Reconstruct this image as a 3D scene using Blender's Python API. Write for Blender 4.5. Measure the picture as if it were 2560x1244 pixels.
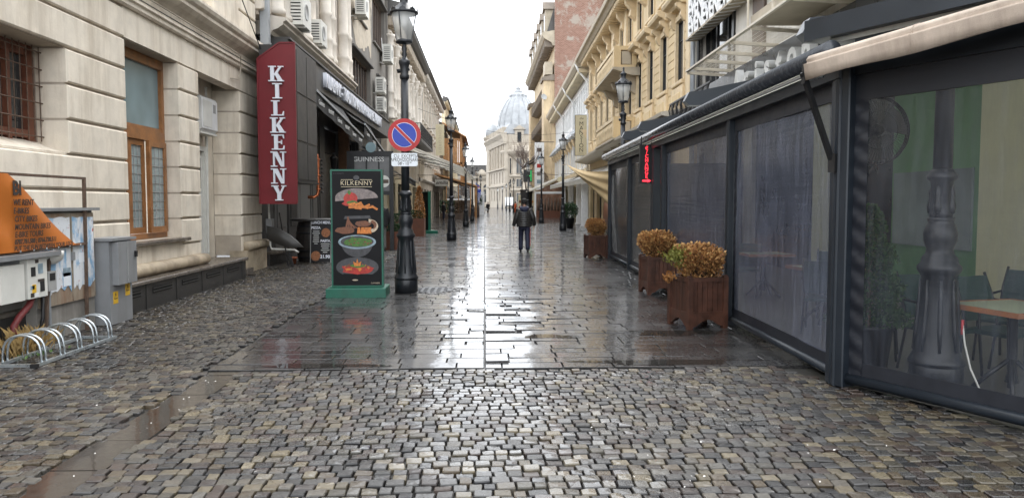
import bpy, math, random
from mathutils import Vector, Matrix
rnd = random.Random(7)
for o in list(bpy.data.objects): bpy.data.objects.remove(o)
scene = bpy.context.scene
COL = scene.collection
R = math.radians
PI = math.pi

# ------------------------------------------------------------------ camera
cam = bpy.data.cameras.new('camera')
cam.sensor_width = 36.0
cam.lens = 36.0*1900/2560
cam.clip_start = 0.1
cam.clip_end = 3000
camo = bpy.data.objects.new('camera', cam)
COL.objects.link(camo)
camo.location = (0, 0, 1.6)
camo.rotation_euler = (PI/2-math.atan(116/1900), 0, -math.atan(69/1900))
scene.camera = camo

# ------------------------------------------------------------------ sky, sun, exposure
SUN_EL, SUN_AZ = R(52), R(20)
world = bpy.data.worlds.new('World')
scene.world = world
world.use_nodes = True
wn = world.node_tree
for n in list(wn.nodes): wn.nodes.remove(n)
sky = wn.nodes.new('ShaderNodeTexSky')
sky.sky_type = 'NISHITA'
sky.sun_disc = False
sky.sun_elevation = SUN_EL
sky.sun_rotation = SUN_AZ
sky.air_density = 1.0
sky.dust_density = 3.0
skm = wn.nodes.new('ShaderNodeMix'); skm.data_type = 'RGBA'       # cloud deck over the clear sky
skm.inputs['Factor'].default_value = 0.93
skm.inputs['B'].default_value = (15.4, 16.0, 16.8, 1)
bg = wn.nodes.new('ShaderNodeBackground')
bg.inputs['Strength'].default_value = 0.1
wo = wn.nodes.new('ShaderNodeOutputWorld')
wn.links.new(sky.outputs['Color'], skm.inputs['A'])
wn.links.new(skm.outputs['Result'], bg.inputs['Color'])
wn.links.new(bg.outputs['Background'], wo.inputs['Surface'])
sun = bpy.data.lights.new('sun', 'SUN')
sun.energy = 0.8
sun.angle = R(30)
sun.color = (1.0, .97, .92)
suno = bpy.data.objects.new('sun', sun)
COL.objects.link(suno)
suno.rotation_euler = (PI/2-SUN_EL, 0, -SUN_AZ+PI)
scene.view_settings.view_transform = 'Standard'
scene.view_settings.look = 'None'
scene.view_settings.exposure = 1.02
scene.view_settings.gamma = 1
scene.view_settings.use_curve_mapping = False
scene.render.engine = 'CYCLES'
scene.cycles.use_denoising = True
scene.cycles.max_bounces = 7
scene.cycles.diffuse_bounces = 3
scene.cycles.glossy_bounces = 3
scene.cycles.transparent_max_bounces = 10
scene.cycles.caustics_reflective = False
scene.cycles.caustics_refractive = False
scene.cycles.sample_clamp_indirect = 6

# ------------------------------------------------------------------ mesh helpers
FL = Matrix(((0, 1, 0, 0), (1, 0, 0, 0), (0, 0, 1, 0), (0, 0, 0, 1)))    # (u along street, w out of wall, z), wall faces +X
FR = Matrix(((0, -1, 0, 0), (1, 0, 0, 0), (0, 0, 1, 0), (0, 0, 0, 1)))   # the same for a wall that faces -X
FC = Matrix(((1, 0, 0, 0), (0, -1, 0, 0), (0, 0, 1, 0), (0, 0, 0, 1)))   # wall faces -Y, u to the right

class MB:
    def __init__(s, M=None):
        s.v = []; s.f = []; s.mi = []; s.sm = []; s.M = M; s.m = 0; s.smooth = False; s.cols = None; s.col = None
    def add(s, vs, fs):
        o = len(s.v)
        s.v.extend(vs)
        for f in fs:
            s.f.append([i+o for i in f]); s.mi.append(s.m); s.sm.append(s.smooth)
        if s.cols is not None: s.cols.extend([s.col]*len(fs))
        return s
    def box(s, x0, x1, y0, y1, z0, z1):
        if x0 > x1: x0, x1 = x1, x0
        if y0 > y1: y0, y1 = y1, y0
        if z0 > z1: z0, z1 = z1, z0
        return s.add([(x0,y0,z0),(x1,y0,z0),(x1,y1,z0),(x0,y1,z0),(x0,y0,z1),(x1,y0,z1),(x1,y1,z1),(x0,y1,z1)],
              [(0,3,2,1),(4,5,6,7),(0,1,5,4),(1,2,6,5),(2,3,7,6),(3,0,4,7)])
    def bbox(s, x0, x1, y0, y1, z0, z1, b):
        # box with chamfered edges on the +y (outer) face
        return s.add([(x0,y0,z0),(x1,y0,z0),(x1,y0,z1),(x0,y0,z1),(x0,y1-b,z0),(x1,y1-b,z0),(x1,y1-b,z1),(x0,y1-b,z1),
                      (x0+b,y1,z0+b),(x1-b,y1,z0+b),(x1-b,y1,z1-b),(x0+b,y1,z1-b)],
              [(0,1,2,3),(0,4,5,1),(1,5,6,2),(2,6,7,3),(3,7,4,0),(4,8,9,5),(5,9,10,6),(6,10,11,7),(7,11,8,4),(8,11,10,9)])
    def bar(s, a, b, w, h=None):
        # square bar between two points
        a = Vector(a); b = Vector(b); d = (b-a).normalized(); h = h or w
        up = Vector((0,0,1)) if abs(d.z) < .9 else Vector((1,0,0))
        r = d.cross(up).normalized(); q = r.cross(d).normalized()
        r *= w/2; q *= h/2
        vs = [a-r-q, a+r-q, a+r+q, a-r+q, b-r-q, b+r-q, b+r+q, b-r+q]
        return s.add([tuple(v) for v in vs], [(0,1,2,3),(7,6,5,4),(0,4,5,1),(1,5,6,2),(2,6,7,3),(3,7,4,0)])
    def prism(s, pts, a0, a1, axis='x'):
        # polygon pts extruded along axis; pts are the other two coordinates in order
        n = len(pts)
        def P(p, a):
            return {'x': (a, p[0], p[1]), 'y': (p[0], a, p[1]), 'z': (p[0], p[1], a)}[axis]
        ar = sum(pts[i][0]*pts[(i+1) % n][1]-pts[(i+1) % n][0]*pts[i][1] for i in range(n))
        if axis == 'y': ar = -ar
        if ar < 0: pts = list(reversed(pts))
        vs = [P(p, a0) for p in pts]+[P(p, a1) for p in pts]
        if a1 < a0: vs = vs[n:]+vs[:n]
        fs = [tuple(reversed(range(n))), tuple(range(n, 2*n))]
        for i in range(n):
            j = (i+1) % n
            fs.append((i, j, n+j, n+i))
        return s.add(vs, fs)
    def lathe(s, prof, n=16, c=(0,0,0), a0=0, a1=2*PI, ex=1.0, ey=1.0):
        full = abs(a1-a0-2*PI) < 1e-4
        k = n if full else n+1
        vs = []
        for r, z in prof:
            for i in range(k):
                a = a0+(a1-a0)*i/n
                vs.append((c[0]+r*ex*math.cos(a), c[1]+r*ey*math.sin(a), c[2]+z))
        fs = []
        for p in range(len(prof)-1):
            for i in range(n):
                j = (i+1) % k
                fs.append((p*k+i, p*k+j, (p+1)*k+j, (p+1)*k+i))
        if full:
            if prof[0][0] > 1e-5: fs.append(tuple(reversed(range(k))))
            if prof[-1][0] > 1e-5: fs.append(tuple(range((len(prof)-1)*k, len(prof)*k)))
        return s.add(vs, fs)
    def tube(s, path, r, n=8, closed=False):
        P = [Vector(p) for p in path]; m = len(P)
        rs = r if isinstance(r, (list, tuple)) else [r]*m
        vs = []; prev = None
        for i in range(m):
            if closed: d = P[(i+1) % m]-P[i-1]
            else: d = P[min(i+1, m-1)]-P[max(i-1, 0)]
            d.normalize()
            if prev is None:
                up = Vector((0,0,1)) if abs(d.z) < .9 else Vector((1,0,0))
                e = d.cross(up).normalized()
            else:
                e = (prev-d*prev.dot(d)).normalized()
            prev = e; g = d.cross(e)
            for k in range(n):
                a = 2*PI*k/n
                vs.append(tuple(P[i]+(e*math.cos(a)+g*math.sin(a))*rs[i]))
        fs = []
        for i in range(m if closed else m-1):
            for k in range(n):
                q = (k+1) % n; j = (i+1) % m
                fs.append((i*n+k, i*n+q, j*n+q, j*n+k))
        if not closed:
            fs.append(tuple(reversed(range(n)))); fs.append(tuple(range((m-1)*n, m*n)))
        return s.add(vs, fs)
    def loft(s, rings, cap=True):
        n = len(rings[0]); vs = [p for r in rings for p in r]; fs = []
        for i in range(len(rings)-1):
            for k in range(n):
                q = (k+1) % n
                fs.append((i*n+k, i*n+q, (i+1)*n+q, (i+1)*n+k))
        if cap:
            fs.append(tuple(reversed(range(n)))); fs.append(tuple(range((len(rings)-1)*n, len(rings)*n)))
        return s.add(vs, fs)
    def grid(s, fn, nu, nv):
        vs = [fn(i/nu, j/nv) for j in range(nv+1) for i in range(nu+1)]
        fs = [(j*(nu+1)+i, j*(nu+1)+i+1, (j+1)*(nu+1)+i+1, (j+1)*(nu+1)+i) for j in range(nv) for i in range(nu)]
        return s.add(vs, fs)
    def mesh(s, name, mats):
        me = bpy.data.meshes.new(name)
        vs = s.v; fs = s.f
        if s.M is not None:
            M = s.M
            vs = [tuple(M @ Vector(v)) for v in vs]
            if M.to_3x3().determinant() < 0: fs = [list(reversed(f)) for f in fs]
        me.from_pydata(vs, [], fs)
        if not isinstance(mats, (list, tuple)): mats = [mats]
        for m in mats: me.materials.append(m)
        if any(s.mi): me.polygons.foreach_set('material_index', s.mi)
        if any(s.sm): me.polygons.foreach_set('use_smooth', s.sm)
        if s.cols is not None:
            ca = me.color_attributes.new('tint', 'FLOAT_COLOR', 'CORNER')
            flat = []
            for f, c in zip(fs, s.cols):
                flat.extend(list(c)*len(f))
            ca.data.foreach_set('color', flat)
        me.update()
        return me
    def build(s, name, mats, parent=None, loc=None):
        o = bpy.data.objects.new(name, s.mesh(name, mats))
        COL.objects.link(o)
        if parent is not None: o.parent = parent
        if loc: o.location = loc
        return o

def tag(o, label, cat, group=None):
    o['label'] = label; o['category'] = cat
    if group: o['group'] = group
    return o
def thing(name, label, cat, loc=(0,0,0), rz=0, group=None):
    o = bpy.data.objects.new(name, None); COL.objects.link(o)
    o.empty_display_size = .2
    o.location = loc; o.rotation_euler = (0, 0, rz)
    return tag(o, label, cat, group)
def struct(o, kind='structure'):
    o['kind'] = kind
    return o
def node(name, loc=(0,0,0), rz=0):
    o = bpy.data.objects.new(name, None); COL.objects.link(o)
    o.empty_display_size = .2
    o.location = loc; o.rotation_euler = (0, 0, rz)
    return o
KIDS = {}
def dup(o, loc=None, rz=None, label=None, group=None, parent=None):
    c = o.copy(); COL.objects.link(c); c.parent = parent
    if loc is not None: c.location = loc
    if rz is not None: c.rotation_euler = (0, 0, rz)
    if label: c['label'] = label
    if group: c['group'] = group
    for ch in list(o.children): dup(ch, parent=c)
    return c
def inst(me, name, parent, loc, rot=(0,0,0), sc=(1,1,1)):
    o = bpy.data.objects.new(name, me); COL.objects.link(o)
    o.parent = parent; o.location = loc; o.rotation_euler = rot; o.scale = sc
    return o
def text(name, txt, size, m, parent, loc, rot, depth=.002, align='CENTER', sx=1.0, bold=0.0, shear=0.0, spacing=1.0):
    cu = bpy.data.curves.new(name, 'FONT')
    cu.body = txt; cu.size = size; cu.extrude = depth; cu.align_x = align; cu.align_y = 'CENTER'
    cu.offset = bold; cu.shear = shear; cu.space_character = spacing; cu.resolution_u = 3
    t = bpy.data.objects.new(name, cu); COL.objects.link(t)
    dg = bpy.context.evaluated_depsgraph_get()
    me = bpy.data.meshes.new_from_object(t.evaluated_get(dg))
    bpy.data.objects.remove(t)
    me.materials.clear(); me.materials.append(m)
    o = bpy.data.objects.new(name, me); COL.objects.link(o)
    o.parent = parent; o.location = loc; o.rotation_euler = rot; o.scale = (sx, 1, 1)
    return o
ROT_C = (PI/2, 0, 0)            # writing that faces the camera (-Y)
ROT_L = (PI/2, 0, PI/2)         # writing on a wall that faces +X
ROT_R = (PI/2, 0, -PI/2)        # writing on a wall that faces -X

# ------------------------------------------------------------------ materials
def nt(name):
    m = bpy.data.materials.new(name); m.use_nodes = True
    t = m.node_tree
    return m, t, t.nodes['Principled BSDF']
def N(t, ty, **kw):
    n = t.nodes.new(ty)
    for k, v in kw.items():
        if k in n.inputs: n.inputs[k].default_value = v
        else: setattr(n, k, v)
    return n
def coords(t, sc=(1,1,1), world=True):
    if world: src = t.nodes.new('ShaderNodeNewGeometry').outputs['Position']
    else: src = t.nodes.new('ShaderNodeTexCoord').outputs['Object']
    mp = t.nodes.new('ShaderNodeMapping'); mp.inputs['Scale'].default_value = sc
    t.links.new(src, mp.inputs['Vector'])
    return mp.outputs['Vector']
def noise(t, vec, scale, detail=5, rough=.6):
    n = t.nodes.new('ShaderNodeTexNoise')
    n.inputs['Scale'].default_value = scale; n.inputs['Detail'].default_value = detail; n.inputs['Roughness'].default_value = rough
    t.links.new(vec, n.inputs['Vector'])
    return n.outputs['Fac']
def ramp(t, fac, a, b, ca=(0,0,0,1), cb=(1,1,1,1)):
    r = t.nodes.new('ShaderNodeValToRGB')
    r.color_ramp.elements[0].position = a; r.color_ramp.elements[1].position = b
    r.color_ramp.elements[0].color = ca; r.color_ramp.elements[1].color = cb
    t.links.new(fac, r.inputs['Fac'])
    return r.outputs['Color']
def mixc(t, fac, a, b, mode='MIX'):
    m = t.nodes.new('ShaderNodeMix'); m.data_type = 'RGBA'; m.blend_type = mode
    for sock, val in (('Factor', fac), ('A', a), ('B', b)):
        s = m.inputs[sock] if sock == 'Factor' else [i for i in m.inputs if i.name == sock and i.type == 'RGBA'][0]
        if hasattr(val, 'node'): t.links.new(val, s)
        elif isinstance(val, (int, float)): s.default_value = val
        else: s.default_value = tuple(val)+(1,) if len(val) == 3 else val
    return [o for o in m.outputs if o.type == 'RGBA'][0]
def bump(t, p, fac, strength, dist=.01, prev=None):
    b = t.nodes.new('ShaderNodeBump'); b.inputs['Strength'].default_value = strength; b.inputs['Distance'].default_value = dist
    t.links.new(fac, b.inputs['Height'])
    if prev is not None: t.links.new(prev, b.inputs['Normal'])
    t.links.new(b.outputs['Normal'], p.inputs['Normal'])
    return b.outputs['Normal']
def mat(name, col, rough=.6, var=.25, scale=5, bmp=.15, metal=0, dirt=None, dirt_amt=.5, streak=0, spec=.5, bdist=.01, emit=None, es=0, fine=60):
    m, t, p = nt(name)
    v = coords(t)
    n1 = noise(t, v, scale)
    dk = tuple(c*(1-var) for c in col); lt = tuple(min(1, c*(1+var*.6)) for c in col)
    c = ramp(t, n1, .3, .7, dk+(1,), lt+(1,))
    if dirt is not None:
        n2 = noise(t, coords(t, (2.6, 2.6, .35 if streak else 2.6)), 1.3 if streak else .8, 7, .68)
        f = ramp(t, n2, .47, .7)
        c = mixc(t, mixc(t, dirt_amt, (0,0,0), f), c, dirt)
    t.links.new(c, p.inputs['Base Color'])
    n3 = noise(t, v, fine, 3)
    p.inputs['Metallic'].default_value = metal
    p.inputs['Specular IOR Level'].default_value = spec
    rr = ramp(t, n1, .2, .8, (max(.02, rough-.1),)*3+(1,), (min(1, rough+.1),)*3+(1,))
    t.links.new(rr, p.inputs['Roughness'])
    if bmp: bump(t, p, n3, bmp, bdist)
    if emit:
        p.inputs['Emission Color'].default_value = tuple(emit)+(1,); p.inputs['Emission Strength'].default_value = es
    return m
def glass(name, tint, rough=.08, alpha=.35, refl=.5, wrinkle=0, wscale=(1,1,1)):
    # a thin clear sheet: part see-through, part grey film, with a gloss
    m, t, p = nt(name)
    p.inputs['Base Color'].default_value = tuple(tint)+(1,)
    p.inputs['Roughness'].default_value = rough
    p.inputs['Alpha'].default_value = alpha
    p.inputs['Specular IOR Level'].default_value = refl
    if wrinkle:
        bump(t, p, noise(t, coords(t, wscale), 3, 6), wrinkle, .05)
    return m
def cloth_mat(name, col, trans=.35, var=.12):
    # woven cloth that lets some daylight through
    m = mat(name, col, .8, var, 3, .1)
    t = m.node_tree; p = t.nodes['Principled BSDF']; out = t.nodes['Material Output']
    tr = t.nodes.new('ShaderNodeBsdfTranslucent'); tr.inputs['Color'].default_value = tuple(col)+(1,)
    mx = t.nodes.new('ShaderNodeMixShader'); mx.inputs['Fac'].default_value = trans
    t.links.new(p.outputs['BSDF'], mx.inputs[1]); t.links.new(tr.outputs['BSDF'], mx.inputs[2]); t.links.new(mx.outputs['Shader'], out.inputs['Surface'])
    return m
def film_mat(name, col, a0, a1, rough, bs):
    # clear plastic blind: smeared film, drip streaks and horizontal creases
    m, t, p = nt(name)
    st = noise(t, coords(t, (5,5,.5)), 3.0, 6, .7)
    cr = noise(t, coords(t, (.25,.25,9)), 1.6, 5, .65)
    lg = noise(t, coords(t), 1.1, 3)
    al = mixc(t, .5, ramp(t, st, .35, .75), ramp(t, lg, .3, .7))
    t.links.new(ramp(t, al, 0, 1, (a0,)*3+(1,), (a1,)*3+(1,)), p.inputs['Alpha'])
    t.links.new(ramp(t, st, .4, .8, tuple(col)+(1,), tuple(min(1, c*2.2) for c in col)+(1,)), p.inputs['Base Color'])
    t.links.new(ramp(t, st, .3, .7, (rough*.6,)*3+(1,), (rough*1.6,)*3+(1,)), p.inputs['Roughness'])
    p.inputs['IOR'].default_value = 1.75
    b1 = bump(t, p, cr, bs, .03)
    bump(t, p, noise(t, coords(t, (6,6,1)), 5, 3), bs*.4, .01, b1)
    return m
def pane_mat(name, col, rough=.06):
    m, t, p = nt(name)
    n1 = noise(t, coords(t, (.5,.5,.5)), 1.1, 3)
    t.links.new(ramp(t, n1, .3, .7, tuple(c*.6 for c in col)+(1,), tuple(c*1.3 for c in col)+(1,)), p.inputs['Base Color'])
    p.inputs['Roughness'].default_value = rough
    bump(t, p, n1, .05, .02)
    return m
def tintmat(name, rough_lo, rough_hi, bmp=.5, mul=1.0, wet=.5, nscale=35, coat=(1,.5,.08,.06)):
    # wet stone whose colour comes from the stone's own tint
    m, t, p = nt(name)
    at = t.nodes.new('ShaderNodeAttribute'); at.attribute_name = 'tint'
    v = coords(t)
    n1 = noise(t, v, nscale, 6, .7)
    n2 = noise(t, coords(t), .9, 4, .6)
    c = mixc(t, 1.0, at.outputs['Color'], ramp(t, n1, .25, .75, (.5*mul,)*3+(1,), (1.35*mul,)*3+(1,)), 'MULTIPLY')
    t.links.new(c, p.inputs['Base Color'])
    nr = mixc(t, .5, n1, n2)
    rr = ramp(t, nr, .36, .62, (rough_lo,)*3+(1,), (rough_hi,)*3+(1,))
    t.links.new(rr, p.inputs['Roughness'])
    p.inputs['Specular IOR Level'].default_value = wet
    bump(t, p, n1, bmp, .006)
    # film of water: a clear coat, broken where the stone stands dry
    p.inputs['Coat IOR'].default_value = 1.36
    cw = ramp(t, nr, .38, .6, (coat[0],)*3+(1,), (coat[1],)*3+(1,))
    t.links.new(mixc(t, 1.0, cw, at.outputs['Alpha'], 'MULTIPLY'), p.inputs['Coat Weight'])
    p.inputs['Coat Roughness'].default_value = coat[2]
    cn = t.nodes.new('ShaderNodeBump'); cn.inputs['Strength'].default_value = coat[3]; cn.inputs['Distance'].default_value = .02
    t.links.new(noise(t, v, 7, 3), cn.inputs['Height']); t.links.new(cn.outputs['Normal'], p.inputs['Coat Normal'])
    return m

M = {}
M['stone'] = mat('cream stone', (.73,.655,.545), .75, .16, 2.6, .2, dirt=(.4,.32,.23), dirt_amt=.62, streak=1, bdist=.012, fine=30)
M['stone_base'] = mat('weathered base stone', (.42,.345,.245), .7, .3, 3, .4, dirt=(.17,.125,.08), dirt_amt=.85)
M['stone_back'] = mat('stone joint', (.42,.36,.29), .8, .2, 3, .2)
M['plinth'] = mat('wet dark plinth concrete', (.036,.034,.032), .4, .3, 4, .3, dirt=(.016,.015,.014), dirt_amt=.6)
M['ledge'] = mat('wet stone ledge', (.13,.11,.09), .22, .35, 5, .25, dirt=(.05,.042,.035), dirt_amt=.7)
M['wood_red'] = mat('red brown window wood', (.16,.055,.03), .45, .3, 8, .2)
M['wood_org'] = mat('varnished oak window wood', (.3,.13,.045), .4, .35, 6, .2, dirt=(.17,.075,.03), dirt_amt=.5, streak=1)
M['pane_dark'] = pane_mat('dark window glass', (.035,.038,.04))
M['pane_blue'] = pane_mat('grey blue window film', (.2,.28,.3), .2)
M['pane_curtain'] = pane_mat('window glass with a curtain', (.28,.33,.33), .12)
M['iron_rust'] = mat('rusty iron', (.13,.085,.06), .7, .4, 20, .3, metal=.3)
M['black'] = mat('black paint', (.012,.012,.013), .4, .3, 6, .08)
M['void'] = mat('dark opening', (.008,.008,.008), .9, .2, 3, 0)
M['castiron'] = mat('dark grey cast iron paint', (.014,.016,.02), .36, .35, 9, .25, fine=90)
M['white'] = mat('white paint', (.74,.74,.73), .5, .1, 4, .05)
M['offwhite'] = mat('yellowed white plastic', (.66,.65,.6), .45, .1, 4, .05)
M['grey_plastic'] = mat('grey grille plastic', (.32,.32,.31), .5, .15, 4, .05)
M['zinc'] = mat('zinc sheet', (.33,.35,.37), .45, .2, 2, .08, metal=.35)
M['red_sign'] = mat('deep red sign panel', (.155,.006,.012), .42, .15, 2, .03)
M['letter'] = mat('white acrylic letters', (.72,.74,.8), .4, .05, 3, .02)
M['letter_dim'] = mat('weathered white letters', (.62,.62,.6), .5, .1, 3, .02)
M['panel_dark'] = mat('charcoal timber panel', (.03,.029,.028), .5, .3, 3, .15)
M['panel_grey'] = mat('grey painted timber', (.085,.082,.078), .5, .2, 3, .12)
M['panel_pale'] = mat('pale grey pilaster paint', (.15,.146,.138), .55, .15, 3, .1)
M['fascia'] = mat('grey fascia board', (.075,.074,.072), .5, .12, 2, .05)
M['copper'] = mat('polished copper', (.62,.2,.09), .3, .3, 10, .05, metal=.9)
M['green'] = mat('green lacquer', (.006,.1,.062), .4, .3, 5, .08)
M['rust'] = mat('rusted weathering steel', (.13,.045,.022), .65, .3, 4, .2)
M['awning_black'] = mat('black awning cloth', (.02,.02,.02), .8, .2, 4, .1)
M['awning_cream'] = cloth_mat('cream awning cloth', (.68,.65,.58), .5)
M['steel'] = mat('galvanised steel', (.5,.54,.56), .3, .2, 12, .05, metal=.75)
M['grey_cab'] = mat('grey cabinet paint', (.235,.24,.245), .5, .15, 3, .12, dirt=(.13,.12,.11), dirt_amt=.45, streak=1)
M['concrete'] = mat('stained concrete', (.26,.245,.22), .75, .2, 4, .3, dirt=(.12,.1,.085), dirt_amt=.7, streak=1)
# ================================================================== GROUND
M['soil'] = mat('wet joint grit', (.022,.02,.017), .5, .35, 14, .5)
M['cobble'] = tintmat('wet granite setts', .16, .5, .9, .42, .5, 45, (1,.3,.08,.14))
M['slab'] = tintmat('wet stone slabs', .14, .4, .2, .33, .5, 26, (1,.6,.05,.09))
M['strip'] = tintmat('puddled gutter slabs', .1, .3, .1, .5, .5, 18, (.8,.55,.05,.04))

def far_paving():
    m, t, p = nt('far wet paving')
    v = coords(t)
    br = t.nodes.new('ShaderNodeTexBrick')
    br.inputs['Scale'].default_value = 1.0
    br.inputs['Brick Width'].default_value = .48; br.inputs['Row Height'].default_value = .25
    br.inputs['Mortar Size'].default_value = .012
    br.inputs['Color1'].default_value = (.05,.047,.045,1); br.inputs['Color2'].default_value = (.08,.074,.07,1)
    br.inputs['Mortar'].default_value = (.04,.038,.035,1)
    t.links.new(v, br.inputs['Vector'])
    t.links.new(br.outputs['Color'], p.inputs['Base Color'])
    n1 = noise(t, v, .6, 5)
    t.links.new(ramp(t, n1, .35, .65, (.06,)*3+(1,), (.2,)*3+(1,)), p.inputs['Roughness'])
    bump(t, p, noise(t, v, 5, 3), .06, .02)
    return m
M['far_paving'] = far_paving()

b = MB(); b.box(-900, 900, -60, 1400, -.5, -.032)
g = struct(b.build('ground', M['soil']))
b = MB(); b.add([(-40,56,-.004),(40,56,-.004),(40,900,-.004),(-40,900,-.004)], [(0,1,2,3)])
struct(b.build('street', M['far_paving']))

SETT_TINTS = [(.24,.2,.135),(.15,.132,.1),(.085,.08,.075),(.045,.043,.043),(.03,.029,.031),(.29,.235,.145),(.105,.072,.056),
              (.08,.06,.052),(.17,.155,.13),(.13,.125,.12),(.09,.085,.08),(.19,.165,.13),(.07,.055,.05),(.16,.12,.075)]
def sett(b, cx, cy, w, d, zt, tx, ty, rot, r, n=8):
    # one cushioned stone: skirt, shoulder and domed top
    ring = []
    for i in range(n):
        a = 2*PI*(i+.5)/n
        c, s = math.cos(a), math.sin(a)
        q = .2
        x = math.copysign(abs(c)**q, c)*w/2*(1+r.uniform(-.09,.05))
        y = math.copysign(abs(s)**q, s)*d/2*(1+r.uniform(-.07,.05))
        ring.append((x, y))
    cr, sr = math.cos(rot), math.sin(rot)
    def T(x, y, z):
        return (cx+x*cr-y*sr, cy+x*sr+y*cr, z+x*tx+y*ty)
    vs = [T(x, y, -.04) for x, y in ring]+[T(x, y, zt-.007) for x, y in ring]
    vs += [T(x*.9, y*.88, zt-.0003+r.uniform(-.0016,.0012)) for x, y in ring]+[T(r.uniform(-.01,.01), r.uniform(-.01,.01), zt+.001)]
    fs = []
    for i in range(n):
        j = (i+1) % n
        fs += [(i, j, n+j, n+i), (n+i, n+j, 2*n+j, 2*n+i), (2*n+i, 2*n+j, 3*n)]
    b.add(vs, fs)
r = random.Random(3)
setts = []
def in_terrace(x, y):
    return False
def sett_area(x0, x1, y0, y1, skip=None, wmin=.074, wmax=.122, pitch=.098):
    k = 0
    y = y0
    while y < y1:
        x = x0+r.uniform(-.1, 0)
        ph = r.uniform(-.008, .008)
        while x < x1:
            w = r.uniform(wmin, wmax)
            cx = x+w/2
            off = .05*math.sin(cx*.8+.6)+.012*math.sin(cx*2.3+y*1.7)
            cy = y+off+ph
            if not (skip and skip(cx, cy)):
                sl = .04*math.cos(cx*.8+.6)
                setts.append((cx, cy, w-.006, pitch-.007+r.uniform(-.008, .006), r.uniform(-.007, .006), r.gauss(0,.03), r.gauss(0,.04), sl+r.gauss(0,.03)))
            x += w
        y += pitch
# front field, left-hand pavement
sett_area(-6.2, 5.4, 2.9, 7.27, lambda x, y: -2.62 < x-.03*math.sin(y*5) < -2.30 or y > 7.25 or (x < -4.95 and y > 6.0) or (x-3.1)*1.43+(y-6.52)*.7 > .12)
sett_area(-5.14, -2.66, 7.3, 27, lambda x, y: x > -2.72 or x < -5.08)
sett_area(-5.8, -5.14, 17, 24, lambda x, y: y < 17.2)
setts.sort(key=lambda s: math.hypot(s[0], s[1]))
pav = struct(node('cobblestone_paving'))
vis = lambda s: abs(s[0]-.036*s[1]) < .665*s[1] and s[1] > 3.95
near = []; rest = []
for s in setts:
    (near if len(near) < 300 and vis(s) else rest).append(s)
variants = []
for k in range(42):
    b = MB(); b.cols = []; b.smooth = False
    tnt = SETT_TINTS[k % len(SETT_TINTS)]; f = r.uniform(.8, 1.2)
    b.col = tuple(c*f for c in tnt)+(r.choice((.15,.4,.7,1,1)),)
    sett(b, 0, 0, .086, .086, 0, 0, 0, 0, r, 10)
    variants.append(b.mesh('cobble', M['cobble']))
for s in near:
    inst(r.choice(variants), 'cobble', pav, (s[0], s[1], s[4]), (s[6], -s[5], s[7]), (s[2]/.086, s[3]/.086, 1))
b = MB(); b.cols = []; b.smooth = False
for s in rest:
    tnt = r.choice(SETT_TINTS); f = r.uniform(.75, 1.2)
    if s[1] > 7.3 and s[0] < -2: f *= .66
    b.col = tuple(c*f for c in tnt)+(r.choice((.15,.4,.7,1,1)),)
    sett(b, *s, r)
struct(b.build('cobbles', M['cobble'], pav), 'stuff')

# smooth gutter slabs running through the setts
gut = struct(node('gutter_strip'))
y = 2.6
while y < 7.2:
    L = r.uniform(.5, .95); y1 = min(y+L, 7.25)
    b = MB(); b.cols = []; f = r.uniform(.8, 1.2); b.col = (.065*f, .052*f, .043*f, 1)
    b.box(-2.62, -2.30, y+.004, y1-.004, -.04, -.012+r.uniform(-.002,.002))
    b.build('paving_slab', M['strip'], gut)
    y = y1

SLAB_TINTS = [(.11,.106,.104),(.09,.087,.086),(.13,.125,.12),(.075,.073,.073),(.14,.134,.128),(.1,.094,.09)]
def slab(b, x0, x1, y0, y1, zt, tx, ty, rot=0):
    cx, cy = (x0+x1)/2, (y0+y1)/2
    hx, hy = (x1-x0)/2, (y1-y0)/2
    cr, sr = math.cos(rot), math.sin(rot)
    def T(x, y, z):
        return (cx+x*cr-y*sr, cy+x*sr+y*cr, z+x*tx+y*ty)
    e = .003
    vs = [T(sx*hx, sy*hy, -.06) for sx, sy in ((-1,-1),(1,-1),(1,1),(-1,1))]
    vs += [T(sx*hx, sy*hy, zt-.003) for sx, sy in ((-1,-1),(1,-1),(1,1),(-1,1))]
    vs += [T(sx*(hx-e), sy*(hy-e), zt) for sx, sy in ((-1,-1),(1,-1),(1,1),(-1,1))]
    fs = [(8,9,10,11)]
    for i in range(4):
        j = (i+1) % 4
        fs += [(i, j, 4+j, 4+i), (4+i, 4+j, 8+j, 8+i)]
    b.add(vs, fs)
slabs = []
row = 0
y = 7.30
while y < 57:
    d = .24 if y < 40 else .25
    xr = 3.7 if y < 21.5 else 8.6
    xl = -2.66 if y < 27 else -5.6
    # the two halves of the street meet in a straight joint
    for side in (-1, 1):
        x = 0.004*side
        lim = xr if side > 0 else -xl
        first = r.uniform(.16, .6)
        while abs(x) < lim:
            w = first if first else r.choice((.36,.42,.48,.55,.6,.5)); first = None
            w *= 1
            x1 = x+side*w
            if abs(x1) > lim: x1 = side*lim
            a, c = min(x, x1), max(x, x1)
            jt = .0055+.00014*y; slabs.append((a+jt, c-jt, y+jt, y+d-jt)) if c-a > .05 else None
            x = x1
    y += d
spav = struct(node('slab_paving'))
b = MB(); b.cols = []
missing = []
cnt = 0
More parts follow.
